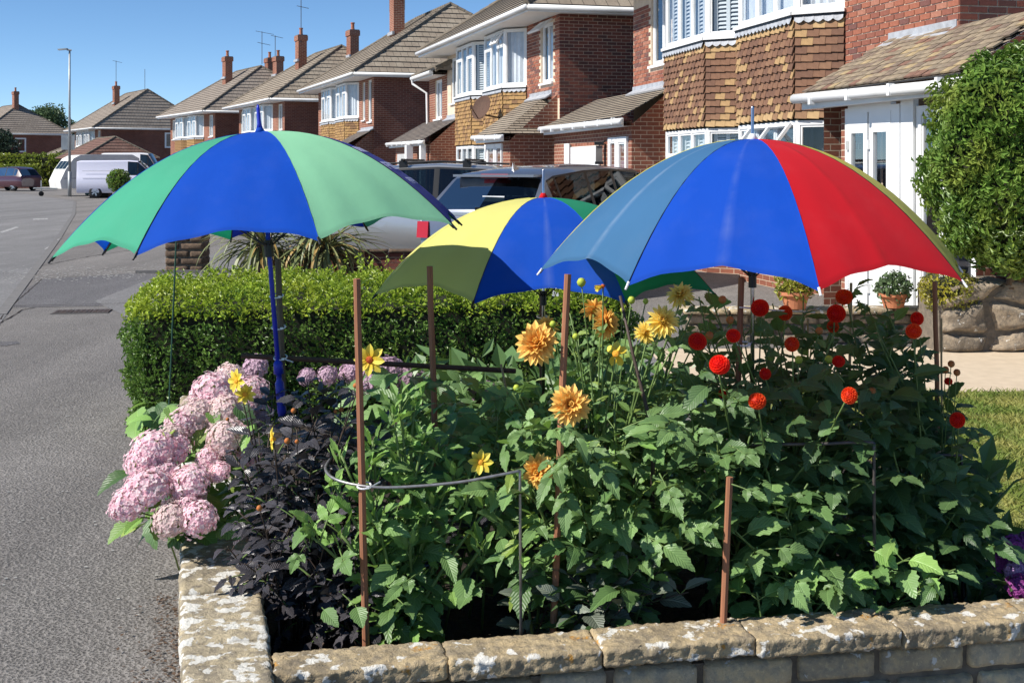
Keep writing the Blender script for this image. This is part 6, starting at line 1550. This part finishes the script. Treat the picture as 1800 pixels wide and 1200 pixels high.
def flower_double(pl, p, d, s=1.0, kind='or', full=1.0):
    Mx = facing(p, d) @ Matrix.Scale(s, 4); f = inst('flower', DISC['orange'], Mx, pl.root)
    rows = [(kind + '_out', 17, -12, .0), (kind + '_out', 16, 8, .1), (kind + '_out' if kind == 'gold' else 'or_mid', 14, 26, .2), (kind + '_mid', 12, 44, .1), ('or_in' if kind == 'or' else 'gold_mid', 9, 62, .0), ('or_in', 6, 78, .1)]
    for nm, n, el, off in rows:
        for k in range(n):
            if pl.r.random() > full: continue
            a = 2 * PI * (k + off * 3) / n + pl.r.uniform(-.1, .1)
            o = bpy.data.objects.new('petal', PT[nm]); sc_ = pl.r.uniform(.88, 1.08)
            o.matrix_basis = Matrix.Rotation(a, 4, 'Z') @ Matrix.Rotation(R(el + pl.r.uniform(-7, 7)), 4, 'X') @ Matrix.Translation((0, .004, 0)) @ Matrix.Scale(sc_, 4); col.objects.link(o); o.parent = f
    return f
def pompon(mat, rad, n=130, seed=1):
    mb = MB(); r = random.Random(seed); ga = PI * (3 - math.sqrt(5))
    for i in range(n):
        z = 1 - 1.75 * (i + .5) / n; rr = math.sqrt(max(0, 1 - z * z)); d = Vector((math.cos(ga * i) * rr, math.sin(ga * i) * rr, z)); t1 = d.cross(Vector((.1, .2, 1))).normalized(); t2 = d.cross(t1)
        w_ = rad * .155; c = d * rad * .86; a1_ = d * rad * .22 + Vector((0, 0, rad * .05)); q = [c - t1 * w_, c - t2 * w_ * .9, c + t1 * w_, c + t2 * w_ * .9]
        q2 = [x + a1_ * .6 + (x - c) * .25 for x in q]
        for k in range(4):
            if k == 0: continue
            mb.face([q[k], q[(k + 1) % 4], q2[(k + 1) % 4] + d * rad * .05, q2[k] + d * rad * .05], 0, [(0, 0), (1, 0), (1, 1), (0, 1)])
    mb.lathe((0, 0, 0), [(rad * .3, -rad * .75), (rad * .8, -rad * .25), (rad * .84, .1 * rad), (rad * .6, rad * .6), (.002, rad * .84)], 14)
    return mb.mesh('flower', M[mat])
POM = [pompon('p_red', .031, 130, 1), pompon('p_red', .027, 95, 2), pompon('p_red2', .027, 80, 3), pompon('p_red2', .030, 120, 4)]
bud_mb = MB(); bud_mb.lathe((0, 0, 0), [(.003, -.012), (.010, -.006), (.0125, .002), (.009, .010), (.002, .014)], 10)
BUD = {'y': bud_mb.mesh('bud', M['bud'], True), 'o': bud_mb.mesh('bud', M['p_budor'], True)}
def florets(mat, rad, n, seed, flat=.8, ps=.014):
    mb = MB(); r = random.Random(seed); ga = PI * (3 - math.sqrt(5))
    for i in range(n):
        z = 1 - 1.45 * (i + .5) / n; rr = math.sqrt(max(0, 1 - z * z)); d = Vector((math.cos(ga * i) * rr, math.sin(ga * i) * rr, z)); k_ = 1 + .22 * noise.noise(d * 3.1 + Vector((seed, 0, 0)))
        c = Vector((d.x * rad, d.y * rad, d.z * rad * flat)) * k_ * r.uniform(.80, 1.12); nn = (d + Vector((r.uniform(-.3, .3), r.uniform(-.3, .3), r.uniform(-.15, .3)))).normalized()
        x = nn.cross(Vector((.3, .2, 1))).normalized(); y = nn.cross(x); a0 = r.uniform(0, 1.5); s = ps * r.uniform(.8, 1.2)
        for q in range(4):
            a = a0 + q * PI / 2; u = x * math.cos(a) + y * math.sin(a); v = -x * math.sin(a) + y * math.cos(a)
            mb.face([c, c + u * s * .55 - v * s * .5 + nn * s * .2, c + u * s + nn * s * .12, c + u * s * .55 + v * s * .5 + nn * s * .2], 0, [(0, 0), (0, .5), (0, 1), (1, .5)])
    mb.lathe((0, 0, 0), [(rad * .25, -rad * .4), (rad * .7, -.2 * rad), (rad * .74, .1 * rad), (rad * .5, rad * .4), (.002, rad * .56)], 12, 1)
    return mb.mesh('flower_head', [M[mat], M['stem_green']])
HH = {'pink': [florets('p_pink', .085, 300, 1, .8, .0128), florets('p_pink', .075, 260, 2, .9, .012), florets('p_pink', .08, 280, 12, .65, .0125)], 'pale': [florets('p_pinkpale', .085, 300, 3, .8, .0128), florets('p_pinkpale', .078, 260, 4, .9, .012)], 'pinkshade': [florets('p_pinkshade', .08, 170, 5), florets('p_pinkshade', .07, 150, 6)],
      'purple': [florets('p_purple', .07, 170, 7)], 'lilac': [florets('p_lilac', .065, 160, 8)]}
up_cam = Vector((-.25, -.75, .6))
# ---- pink hydrangea at the corner of the wall
hy = Plant('hydrangea', 'pink hydrangea bush spilling over the wall onto the pavement', 'hydrangea', (-1.12, 4.95, .06), 'hyd', 101, 'stem_green')
heads = [(372, 690, 4.75, 'pink', 1.05), (403, 663, 4.95, 'pale', .8), (345, 735, 4.65, 'pale', 1.1), (318, 748, 4.6, 'pink', .9), (392, 728, 4.65, 'pale', 1.0), (425, 715, 4.75, 'pink', .8), (268, 797, 4.45, 'pink', 1.1), (303, 790, 4.5, 'pink', .85),
         (228, 884, 4.3, 'pink', .85), (262, 862, 4.3, 'pink', 1.15), (285, 835, 4.4, 'pink', .8), (333, 852, 4.35, 'pink', .95), (345, 868, 4.4, 'pink', .6), (397, 768, 4.5, 'pale', .9), (438, 795, 4.55, 'pink', .7), (368, 806, 4.5, 'pink', .7), (302, 912, 4.25, 'pale', .85), (350, 912, 4.25, 'pink', .9),
         (300, 770, 4.52, 'pale', .7), (250, 812, 4.4, 'pink', .8), (240, 850, 4.35, 'pink', .6), (385, 830, 4.42, 'pink', .55), (420, 760, 4.6, 'pink', .6), (365, 715, 4.7, 'pink', .8), (330, 890, 4.28, 'pink', .6), (215, 892, 4.3, 'pink', .6), (440, 690, 4.9, 'pink', .9), (452, 735, 4.8, 'pinkshade', .85), (448, 648, 5.1, 'pinkshade', .8)]
for px, py, Z_, kind, s in heads:
    s *= .88
    p = at(px, py, Z_); r = hy.r; d = Vector((r.uniform(-.5, -.1), r.uniform(-.7, -.3), r.uniform(.5, .8)))
    hy.grow(p - d.normalized() * .05, .004, .003, leaves=True, node=.16, f0=.45, f1=.97, sc=(.8, .75), el=(-.2, .2), spread=.18)
    inst('flower_head', r.choice(HH[kind]), facing(p, d) @ Matrix.Rotation(r.uniform(0, 6), 4, 'Z') @ Matrix.Scale(s, 4), hy.root)
for k in range(95):
    px, py = hy.r.uniform(235, 460), hy.r.uniform(700, 930); p = at(px, py, 4.6 + hy.r.uniform(-.1, .35)); hy.leaf(p, rdir(hy.r, hy.r.uniform(2.4, 5.6), hy.r.uniform(-.6, .2)), hy.r.uniform(.7, 1.1))
# ---- shaded hydrangea at the back by the hedge
hb = Plant('hydrangea', 'pink hydrangea with shade-toned flowers along the foot of the hedge', 'hydrangea', (-.35, 6.2, .06), 'hydshade', 102)
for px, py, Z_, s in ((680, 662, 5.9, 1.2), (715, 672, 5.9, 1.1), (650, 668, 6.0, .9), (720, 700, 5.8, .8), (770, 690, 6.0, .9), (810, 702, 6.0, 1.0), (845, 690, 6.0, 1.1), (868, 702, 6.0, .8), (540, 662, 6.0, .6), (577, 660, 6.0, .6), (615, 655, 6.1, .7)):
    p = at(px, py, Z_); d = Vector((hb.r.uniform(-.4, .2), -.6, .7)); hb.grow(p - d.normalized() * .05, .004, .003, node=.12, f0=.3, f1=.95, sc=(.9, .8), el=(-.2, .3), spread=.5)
    inst('flower_head', hb.r.choice(HH['pinkshade']), facing(p, d) @ Matrix.Scale(s, 4), hb.root)
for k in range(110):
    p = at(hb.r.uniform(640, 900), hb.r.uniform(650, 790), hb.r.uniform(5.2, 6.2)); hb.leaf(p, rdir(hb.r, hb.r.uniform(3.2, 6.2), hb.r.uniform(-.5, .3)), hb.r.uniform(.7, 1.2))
# ---- blackish-leaved dahlia with small yellow flowers
bd1 = Plant('dahlia', 'blackish-leaved dahlia with yellow star flowers beside the pink hydrangea', 'dahlia', (-.72, 4.12, .06), 'black', 103, 'stem_dark')
tops = [(420, 900, 3.95), (400, 960, 3.9), (430, 830, 4.0), (470, 850, 3.95), (520, 830, 3.95), (560, 870, 3.9), (455, 760, 4.1), (520, 740, 4.2), (560, 760, 4.2), (600, 740, 4.3), (520, 900, 3.85), (470, 930, 3.85), (430, 990, 3.8), (570, 960, 3.85), (520, 690, 4.4), (590, 700, 4.4), (410, 800, 4.1), (600, 820, 4.0), (640, 780, 4.2), (480, 690, 4.4), (540, 670, 4.1), (570, 690, 4.1), (600, 680, 4.15), (640, 720, 4.1), (680, 740, 4.15), (620, 760, 4.05), (550, 800, 3.95), (500, 800, 3.95), (560, 730, 4.05), (720, 760, 4.2), (480, 800, 3.95), (590, 780, 4.0)]
for px, py, Z_ in tops: bd1.grow(at(px, py, Z_), .004, .002, node=.045, f0=.2, f1=1.0, sc=(.95, 1.0), el=(-.3, .5), spread=.14)
for px, py, Z_, d, s, dc in ((418, 668, 3.98, (-.5, -.7, .1), .78, 'orange'), (432, 692, 4.0, (.2, -.9, .5), .7, 'orange'), (481, 770, 3.85, (-.9, -.25, .1), .75, 'orange'), (651, 631, 3.82, (-.1, -1, .12), 1.0, 'red')):
    p = at(px, py, Z_); bd1.grow(p, .0035, .002, leaves=True, f0=.35, f1=.9, node=.13, sc=(.9, .8)); flower_single(bd1, p - Vector((0, .012, 0)), d, s, dc)
for px, py, Z_ in ((516, 722, 4.0), (590, 723, 4.05), (456, 893, 3.75), (505, 775, 3.9), (522, 776, 3.9), (400, 737, 4.2), (625, 678, 3.9), (600, 720, 4.1)):
    p = at(px, py, Z_); bd1.grow(p, .003, .0015, leaves=False); inst('bud', BUD['o'], facing(p, (0, -.5, .8)) @ Matrix.Scale(bd1.r.uniform(.5, .8), 4), bd1.root)
# second blackish plant, nearer the front wall
bd2 = Plant('dahlia', 'second blackish-leaved dahlia low down near the dark corner of the wall', 'dahlia', (-.52, 3.95, .06), 'black', 104, 'stem_dark')
for px, py, Z_ in ((540, 1010, 3.85), (570, 1040, 3.8), (520, 950, 3.9), (600, 930, 3.9), (640, 900, 3.95), (690, 860, 4.1), (560, 900, 3.95), (760, 930, 4.05), (800, 900, 4.1), (840, 940, 4.1), (700, 960, 4.0), (620, 1060, 3.8), (585, 990, 3.85), (730, 800, 4.2), (860, 900, 4.15)): bd2.grow(at(px, py, Z_), .004, .002, node=.045, f0=.15, f1=1.0, sc=(1.0, 1.0), el=(-.3, .5), spread=.12)
# ---- fresh green plant inside the steel hoop
gp1 = Plant('dahlia', 'fresh light green dahlia held inside the steel half hoop', 'dahlia', (-.34, 3.9, .06), 'young', 105)
for px, py, Z_ in ((702, 700, 3.92), (728, 712, 3.95), (690, 725, 3.9), (655, 775, 3.88), (600, 800, 3.85), (585, 850, 3.82), (770, 790, 3.95), (800, 830, 3.92), (745, 770, 3.9), (640, 830, 3.85), (820, 870, 3.9), (545, 940, 3.76), (870, 880, 3.92), (700, 840, 3.88), (660, 900, 3.82), (850, 960, 3.84), (760, 880, 3.86), (600, 940, 3.8), (720, 950, 3.8)):
    pth = gp1.grow(at(px, py, Z_), .008, .004, node=.075, f0=.15, f1=.96, sc=(1.05, .85), el=(.0, .9), spread=.07)
    tp = pth[-1]
    for k in range(5): gp1.leaf(tp - Vector((0, 0, .012 * k)), rdir(gp1.r, k * 2.4, .95), gp1.r.uniform(.8, 1.15), gp1.r.choice(LM['tip']))
for px, py, Z_, sc_ in ((745, 1040, 3.72, 1.35), (700, 1030, 3.74, 1.1), (775, 1010, 3.75, 1.1), (590, 1000, 3.72, 1.0), (550, 960, 3.74, .95), (560, 1110, 3.62, .75), (620, 1105, 3.63, .75), (530, 1000, 3.72, .9), (690, 1090, 3.66, .8), (850, 1060, 3.75, 1.0), (880, 980, 3.8, 1.1), (820, 1050, 3.74, 1.0)):
    p = at(px, py, Z_); gp1.leaf(p + Vector((0, .06, .05)), Vector((gp1.r.uniform(-.6, .6), -.8, -.25)), sc_ * 1.0, gp1.r.choice([LM['green'][3], LM['low'][1], LM['green'][2]]))
p = at(845, 812, 3.84); gp1.grow(p, .003, .002, leaves=False, start=(-.2, 4.0, .3)); flower_single(gp1, p, (-.15, -1, .25), .8, 'orange')
# ---- tall orange dahlia
od = Plant('dahlia', 'tall dahlia with large orange double flowers in the middle of the bed', 'dahlia', (.28, 4.2, .06), 'green', 106)
for px, py, Z_ in ((900, 690, 4.0), (925, 760, 3.9), (960, 740, 3.95), (1040, 690, 4.05), (1080, 720, 4.0), (1120, 680, 4.1), (1140, 760, 4.0), (990, 800, 3.85), (1060, 800, 3.85), (1120, 840, 3.85), (940, 880, 3.8), (1020, 880, 3.78), (1100, 900, 3.78), (1180, 850, 3.82), (1180, 740, 4.05), (1010, 640, 4.15), (1120, 610, 4.2), (940, 670, 4.1)):
    od.grow(at(px, py, Z_), .008, .004, node=.075, f0=.2, f1=.97, sc=(1.0, .65), el=(-.1, .75), spread=.10)
for px, py, Z_, sc_, d in ((1000, 770, 3.60, .8, (-.5, -.6, -.1)), (980, 790, 3.58, .75, (.5, -.7, -.3)), (1285, 800, 3.58, .85, (-.6, -.6, -.2)), (1290, 830, 3.57, .8, (.5, -.7, -.3)), (1275, 960, 3.56, .7, (-.5, -.7, -.3)), (1295, 900, 3.58, .8, (.6, -.6, -.2)), (985, 850, 3.58, .6, (-.6, -.6, -.3)), (1165, 880, 3.66, 1.15, (.25, -.7, -.5)), (1010, 850, 3.7, 1.0, (-.5, -.7, -.3)), (1080, 920, 3.68, 1.0, (-.4, -.8, -.3)), (950, 800, 3.74, .9, (-.6, -.6, -.1)), (1040, 850, 3.72, .9, (.3, -.8, -.2)), (1000, 900, 3.7, .85, (-.1, -.9, -.4)), (905, 800, 3.8, .9, (-.2, -.9, -.5)), (1200, 950, 3.68, .9, (.2, -.9, -.4)), (970, 960, 3.72, .85, (-.5, -.8, -.2)), (1130, 800, 3.78, .95, (.6, -.6, .0))):
    p = at(px, py, Z_); od.leaf(p + Vector((0, .08, .06)), d, sc_, od.r.choice(LM['green'][:3]))
dk = dict(leaves=True, node=.16, f0=.5, f1=.9, sc=(.7, .45))
for px, py, Z_, d, s, kind, full in ((944, 603, 3.86, (-.25, -.85, .45), 1.0, 'or', 1.0), (1002, 711, 3.70, (.1, -.95, .3), .90, 'or', 1.0), (1064, 567, 4.1, (.75, -.55, .2), .85, 'or', .95), (1165, 566, 3.9, (-.1, -.8, .55), .86, 'gold', .9), (946, 828, 3.78, (-.3, -.9, .1), .8, 'or', .9), (958, 578, 4.3, (-.2, .6, .6), .8, 'or', .8), (1196, 520, 4.0, (-.2, -.6, .6), .7, 'gold', .8), (1135, 585, 3.95, (-.4, -.7, .3), .6, 'gold', .8), (1045, 545, 4.5, (.2, .5, .6), .8, 'or', .6)):
    p = at(px, py, Z_); dd = Vector(d).normalized(); od.grow(p - dd * .02, .0045, .0028, **dk); flower_double(od, p, d, s, kind, full)
p = at(1083, 622, 3.9); od.grow(p, .004, .0025, **dk); flower_single(od, p, (-.2, -.9, .2), .95, 'orange', 7, (2, 5), 45)
p = at(1060, 503, 4.0); od.grow(p, .0045, .0025, **dk); flower_single(od, p, (-.7, -.5, -.2), .6, 'red', 8, (), -65)
for px, py, Z_, s in ((1022, 497, 4.0, 1.2), (1110, 528, 4.0, 1.0), (972, 570, 4.0, .9), (1012, 592, 4.0, .9), (908, 682, 4.0, .9), (875, 685, 4.1, 1.1), (1095, 545, 4.1, .8), (1135, 530, 4.2, .8)):
    p = at(px, py, Z_); od.grow(p, .0035, .002, leaves=False); inst('bud', BUD['y'], facing(p, (0, -.4, .9)) @ Matrix.Scale(s, 4), od.root)
m = MB(); m.tube([at(1090, 520, 4.05), at(1112, 620, 4.0), at(1140, 730, 3.95), at(1148, 800, 3.95), at(1146, 1000, 4.05)], [.0045, .0055, .0065, .007, .008], 7); m.build('stem', M['stem_dark'], od.root, smooth=True)
# ---- red pompon dahlias under the large umbrella
rd = Plant('dahlia', 'red pompon dahlia in the shade of the red and blue umbrella', 'dahlia', (.98, 4.45, .06), 'deep', 107)
for px, py, Z_ in ((1200, 640, 4.2), (1250, 700, 4.1), (1300, 640, 4.3), (1340, 720, 4.15), (1390, 660, 4.4), (1430, 740, 4.2), (1480, 660, 4.5), (1520, 740, 4.3), (1230, 800, 4.05), (1300, 800, 4.1), (1380, 820, 4.1), (1460, 840, 4.15), (1540, 840, 4.2), (1580, 700, 4.5), (1340, 900, 4.05), (1420, 920, 4.05), (1500, 930, 4.1), (1260, 900, 4.0), (1440, 590, 4.6)):
    rd.grow(at(px, py, Z_), .007, .004, node=.085, f0=.2, f1=.97, sc=(1.1, .85), el=(-.1, .7), spread=.12)
rd2 = Plant('dahlia', 'second red pompon dahlia at the lawn end of the bed', 'dahlia', (1.52, 4.5, .06), 'deep', 108)
for px, py, Z_ in ((1560, 640, 4.5), (1610, 640, 4.5), (1650, 700, 4.45), (1700, 770, 4.4), (1740, 830, 4.4), (1780, 850, 4.4), (1600, 780, 4.35), (1660, 850, 4.3), (1720, 920, 4.3), (1560, 900, 4.2), (1620, 940, 4.2), (1680, 960, 4.25), (1750, 950, 4.3), (1520, 600, 4.6), (1590, 700, 4.45)):
    rd2.grow(at(px, py, Z_), .007, .004, node=.085, f0=.22, f1=.98, sc=(1.1, .85), el=(-.1, .7), spread=.10)
for k in range(34):
    px = rd.r.uniform(1190, 1640); pl = rd if px < 1480 else rd2; py = rd.r.uniform(505, 610) + max(0, px - 1560) * .6; pl.grow(at(px, py, rd.r.uniform(4.25, 4.75)), .005, .0025, node=.11, f0=.45, f1=.96, sc=(.95, .75), el=(.1, .8), spread=.16)
for k in range(16):
    od.grow(at(od.r.uniform(1000, 1240), od.r.uniform(540, 640), od.r.uniform(4.15, 4.5)), .005, .0025, node=.10, f0=.4, f1=.97, sc=(.8, .6), el=(.1, .8), spread=.12)
for px, py, Z_, s, v, pl in ((1265, 641, 3.74, .98, 0, rd), (1226, 600, 3.9, .85, 0, rd), (1289, 590, 4.0, .82, 1, rd), (1331, 705, 3.76, .95, 0, rd), (1493, 695, 3.78, .9, 0, rd), (1392, 605, 3.95, .8, 0, rd), (1345, 657, 4.05, .72, 1, rd), (1273, 692, 4.3, .7, 1, rd), (1336, 541, 4.3, 1.0, 0, rd), (1380, 550, 4.4, .8, 1, rd), (1470, 551, 4.35, .95, 0, rd), (1484, 522, 4.4, .95, 1, rd), (1464, 574, 4.4, .7, 1, rd), (1474, 635, 4.1, .72, 1, rd),
                         (1606, 582, 4.2, .95, 0, rd2), (1612, 560, 4.4, .8, 1, rd2), (1683, 738, 4.1, .82, 0, rd2), (1667, 670, 4.35, .5, 1, rd2)):
    p = at(px, py, Z_); d = Vector((pl.r.uniform(-.5, .2), -.8, pl.r.uniform(.1, .6))); pl.grow(p - d.normalized() * .02, .004, .0025, node=.17, f0=.5, f1=.92, sc=(.8, .5), spread=.14); inst('flower', POM[v if pl.r.random() < .68 else v + 2], facing(p, d) @ Matrix.Diagonal((s * pl.r.uniform(.92, 1.08), s * pl.r.uniform(.92, 1.08), s * pl.r.uniform(.72, 1.0), 1)), pl.root)
for px, py, Z_, k in ((1533, 688, 4.1, 'o'), (1283, 563, 4.2, 'o'), (1247, 590, 4.1, 'o'), (1415, 835 - 90, 4.1, 'o'), (1270, 527, 4.2, 'o'), (1440, 582, 4.3, 'o'), (1404, 633, 4.2, 'y'), (1457, 632, 4.2, 'y')):
    p = at(px, py, Z_); rd.grow(p, .003, .002, leaves=False); inst('bud', BUD[k], facing(p, (0, -.4, .9)) @ Matrix.Scale(1.1, 4), rd.root)
for px, py, Z_ in ((1672, 640, 4.3), (1682, 655, 4.3), (1662, 650, 4.35)):
    p = at(px, py, Z_); rd2.grow(p, .0025, .0015, leaves=False); inst('bud', BUD['o'], facing(p, (0, -.4, .9)), rd2.root)
# ---- leafy flowerless dahlias in front
def thicket(pl, n, xr, yr, zr, sc, top=None):
    for k in range(n):
        px, py = pl.r.uniform(*xr), pl.r.uniform(*yr)
        if top and py < top(px): continue
        p = at(px, py, pl.r.uniform(*zr)); az = pl.r.uniform(3.3, 6.1); pl.leaf(p + Vector((0, .05, .03)), rdir(pl.r, az, pl.r.uniform(-.4, .6)), pl.r.uniform(*sc) * 1.1)
fd = Plant('dahlia', 'bushy green dahlia foliage below the large orange flowers', 'dahlia', (.2, 4.0, .06), 'green', 120)
for px, py, Z_ in ((930, 840, 3.84), (990, 900, 3.82), (1060, 860, 3.82), (1120, 900, 3.8), (1180, 930, 3.8), (1230, 860, 3.85), (900, 930, 3.84), (1050, 960, 3.78), (1220, 960, 3.8), (960, 980, 3.8)):
    fd.grow(at(px, py, Z_), .006, .003, node=.075, f0=.3, f1=.98, sc=(1.1, .95), el=(-.2, .6), spread=.15)
thicket(fd, 110, (890, 1250), (760, 1010), (3.74, 3.95), (.6, 1.05))
fd2 = Plant('dahlia', 'dense shade-darkened dahlia foliage round the leaning stake', 'dahlia', (.78, 4.15, .06), 'deep', 121)
for px, py, Z_ in ((1210, 700, 4.05), (1260, 760, 3.98), (1320, 760, 3.96), (1380, 740, 4.0), (1430, 800, 3.98), (1330, 680, 4.1), (1250, 860, 3.95), (1400, 880, 3.95), (1480, 870, 4.0)):
    fd2.grow(at(px, py, Z_), .006, .003, node=.1, f0=.3, f1=.98, sc=(1.1, .95), el=(-.3, .4), spread=.12)
thicket(fd2, 150, (1190, 1560), (690, 960), (3.92, 4.25), (.6, 1.05))
fd3 = Plant('dahlia', 'dark leafy dahlia shoots reaching out over the lawn edge', 'dahlia', (1.35, 4.3, .06), 'deep', 122)
thicket(fd3, 230, (1450, 1740), (670, 1040), (4.05, 4.5), (.65, 1.05), lambda px: 670 + max(0, px - 1600) * 1.4)
for px, py, Z_ in ((1500, 700, 4.2), (1560, 760, 4.2), (1620, 840, 4.2), (1680, 900, 4.2), (1740, 900, 4.25), (1540, 900, 4.1)): fd3.grow(at(px, py, Z_), .006, .003, node=.12, f0=.3, f1=.98, sc=(1.0, .9), el=(-.3, .4), spread=.12)
fd4 = Plant('dahlia', 'grey-green leafy clump between the two blackish dahlias and the hoop', 'dahlia', (-.15, 4.2, .06), 'green', 123)
thicket(fd4, 120, (760, 960), (690, 960), (4.0, 4.4), (.55, .9))
for px, py, Z_ in ((880, 700, 4.2), (900, 760, 4.1), (840, 780, 4.15), (930, 720, 4.15)): fd4.grow(at(px, py, Z_), .005, .003, node=.1, f0=.3, f1=.98, sc=(.85, .75), el=(-.3, .4), spread=.12)
# ---- low bright leaves along the wall, grey-leaved plant, purple stocks
lp1 = Plant('leafy_plant', 'low bright green leafy plant leaning on the coping below the red dahlias', 'plant', (.9, 3.98, .06), 'low', 109)
for px, py, Z_ in ((1330, 960, 3.85), (1380, 900, 3.9), (1420, 850, 3.95), (1350, 830, 3.95), (1440, 980, 3.86), (1500, 1000, 3.88), (1300, 850, 3.92), (1400, 1010, 3.83), (1560, 1010, 3.9), (1640, 1030, 3.92), (1600, 980, 3.95), (1330, 1040, 3.8), (1250, 870, 3.9), (1680, 1000, 3.98), (1290, 930, 3.86), (1460, 930, 3.92)):
    lp1.grow(at(px, py, Z_), .005, .003, node=.07, f0=.25, f1=1.0, sc=(1.0, 1.0), el=(-.2, .4), spread=.2)
for px, py in ((1390, 1035), (1430, 1040), (1480, 1045), (1540, 1000), (1600, 1035), (1640, 1050), (1360, 1045), (1585, 985), (1310, 1045), (1670, 1045)):
    p = at(px, py, 3.8); lp1.leaf(p + Vector((0, .06, .04)), Vector((lp1.r.uniform(-.7, .7), -.8, -.15)), lp1.r.uniform(.75, 1.0))
gr = Plant('leafy_plant', 'grey-green leafy plant low behind the middle of the front wall', 'plant', (.22, 3.95, .06), 'grey', 110, 'stem_dark')
for px, py, Z_ in ((1000, 1010, 3.82), (1060, 990, 3.82), (1120, 1000, 3.8), (1160, 1040, 3.78), (1050, 1050, 3.76), (980, 1050, 3.78), (1100, 1060, 3.75), (1180, 990, 3.82), (1020, 960, 3.88), (1140, 960, 3.88), (950, 1000, 3.85), (1210, 1040, 3.8), (920, 1040, 3.8)):
    gr.grow(at(px, py, Z_), .004, .002, node=.05, f0=.15, f1=1.0, sc=(1.0, .9), el=(-.1, .6), spread=.18)
st = Plant('stock_plant', 'purple stocks at the lawn end of the front wall', 'flowers', (1.72, 4.2, .06), 'deep', 111)
for px, py, Z_, k in ((1783, 962, 4.15, 'purple'), (1810, 955, 4.2, 'purple'), (1790, 1005, 4.1, 'lilac'), (1812, 1000, 4.1, 'lilac'), (1795, 1030, 4.05, 'purple'), (1765, 985, 4.2, 'purple'), (1840, 990, 4.1, 'lilac')):
    p = at(px, py, Z_); st.grow(p, .004, .003, node=.06, f0=.2, f1=.9, sc=(.8, .7), spread=.1); inst('flower_head', HH[k][0], facing(p, (-.1, -.6, .7)) @ Matrix.Scale(.62, 4), st.root)
# dark leafy fill deep in the bed, behind the named plants
r2 = np.random.RandomState(77); n = 3600; x = r2.uniform(-.55, 1.9, n); y = r2.uniform(4.3, 6.6, n); z = r2.uniform(.08, .62, n) * (1 - .25 * (x > 1.6)); keep = (x < 1.85 - .12 * (y - 4.3)) & (x > -.62 - .25 * (y - 4.3)) & ~((x > .9) & (y > 5.0))
pts = np.c_[x, y, z][keep]; o = leaf_cloud('undergrowth', pts, np.tile(np.array([0, -.3, .4]), (len(pts), 1)), .12, M['leaf_deep'], None, 9, .9, .55, fold=.12); tag(o, 'dark leafy undergrowth filling the back of the flower bed', 'undergrowth')

for pl_ in PLANTS: pl_.finish()
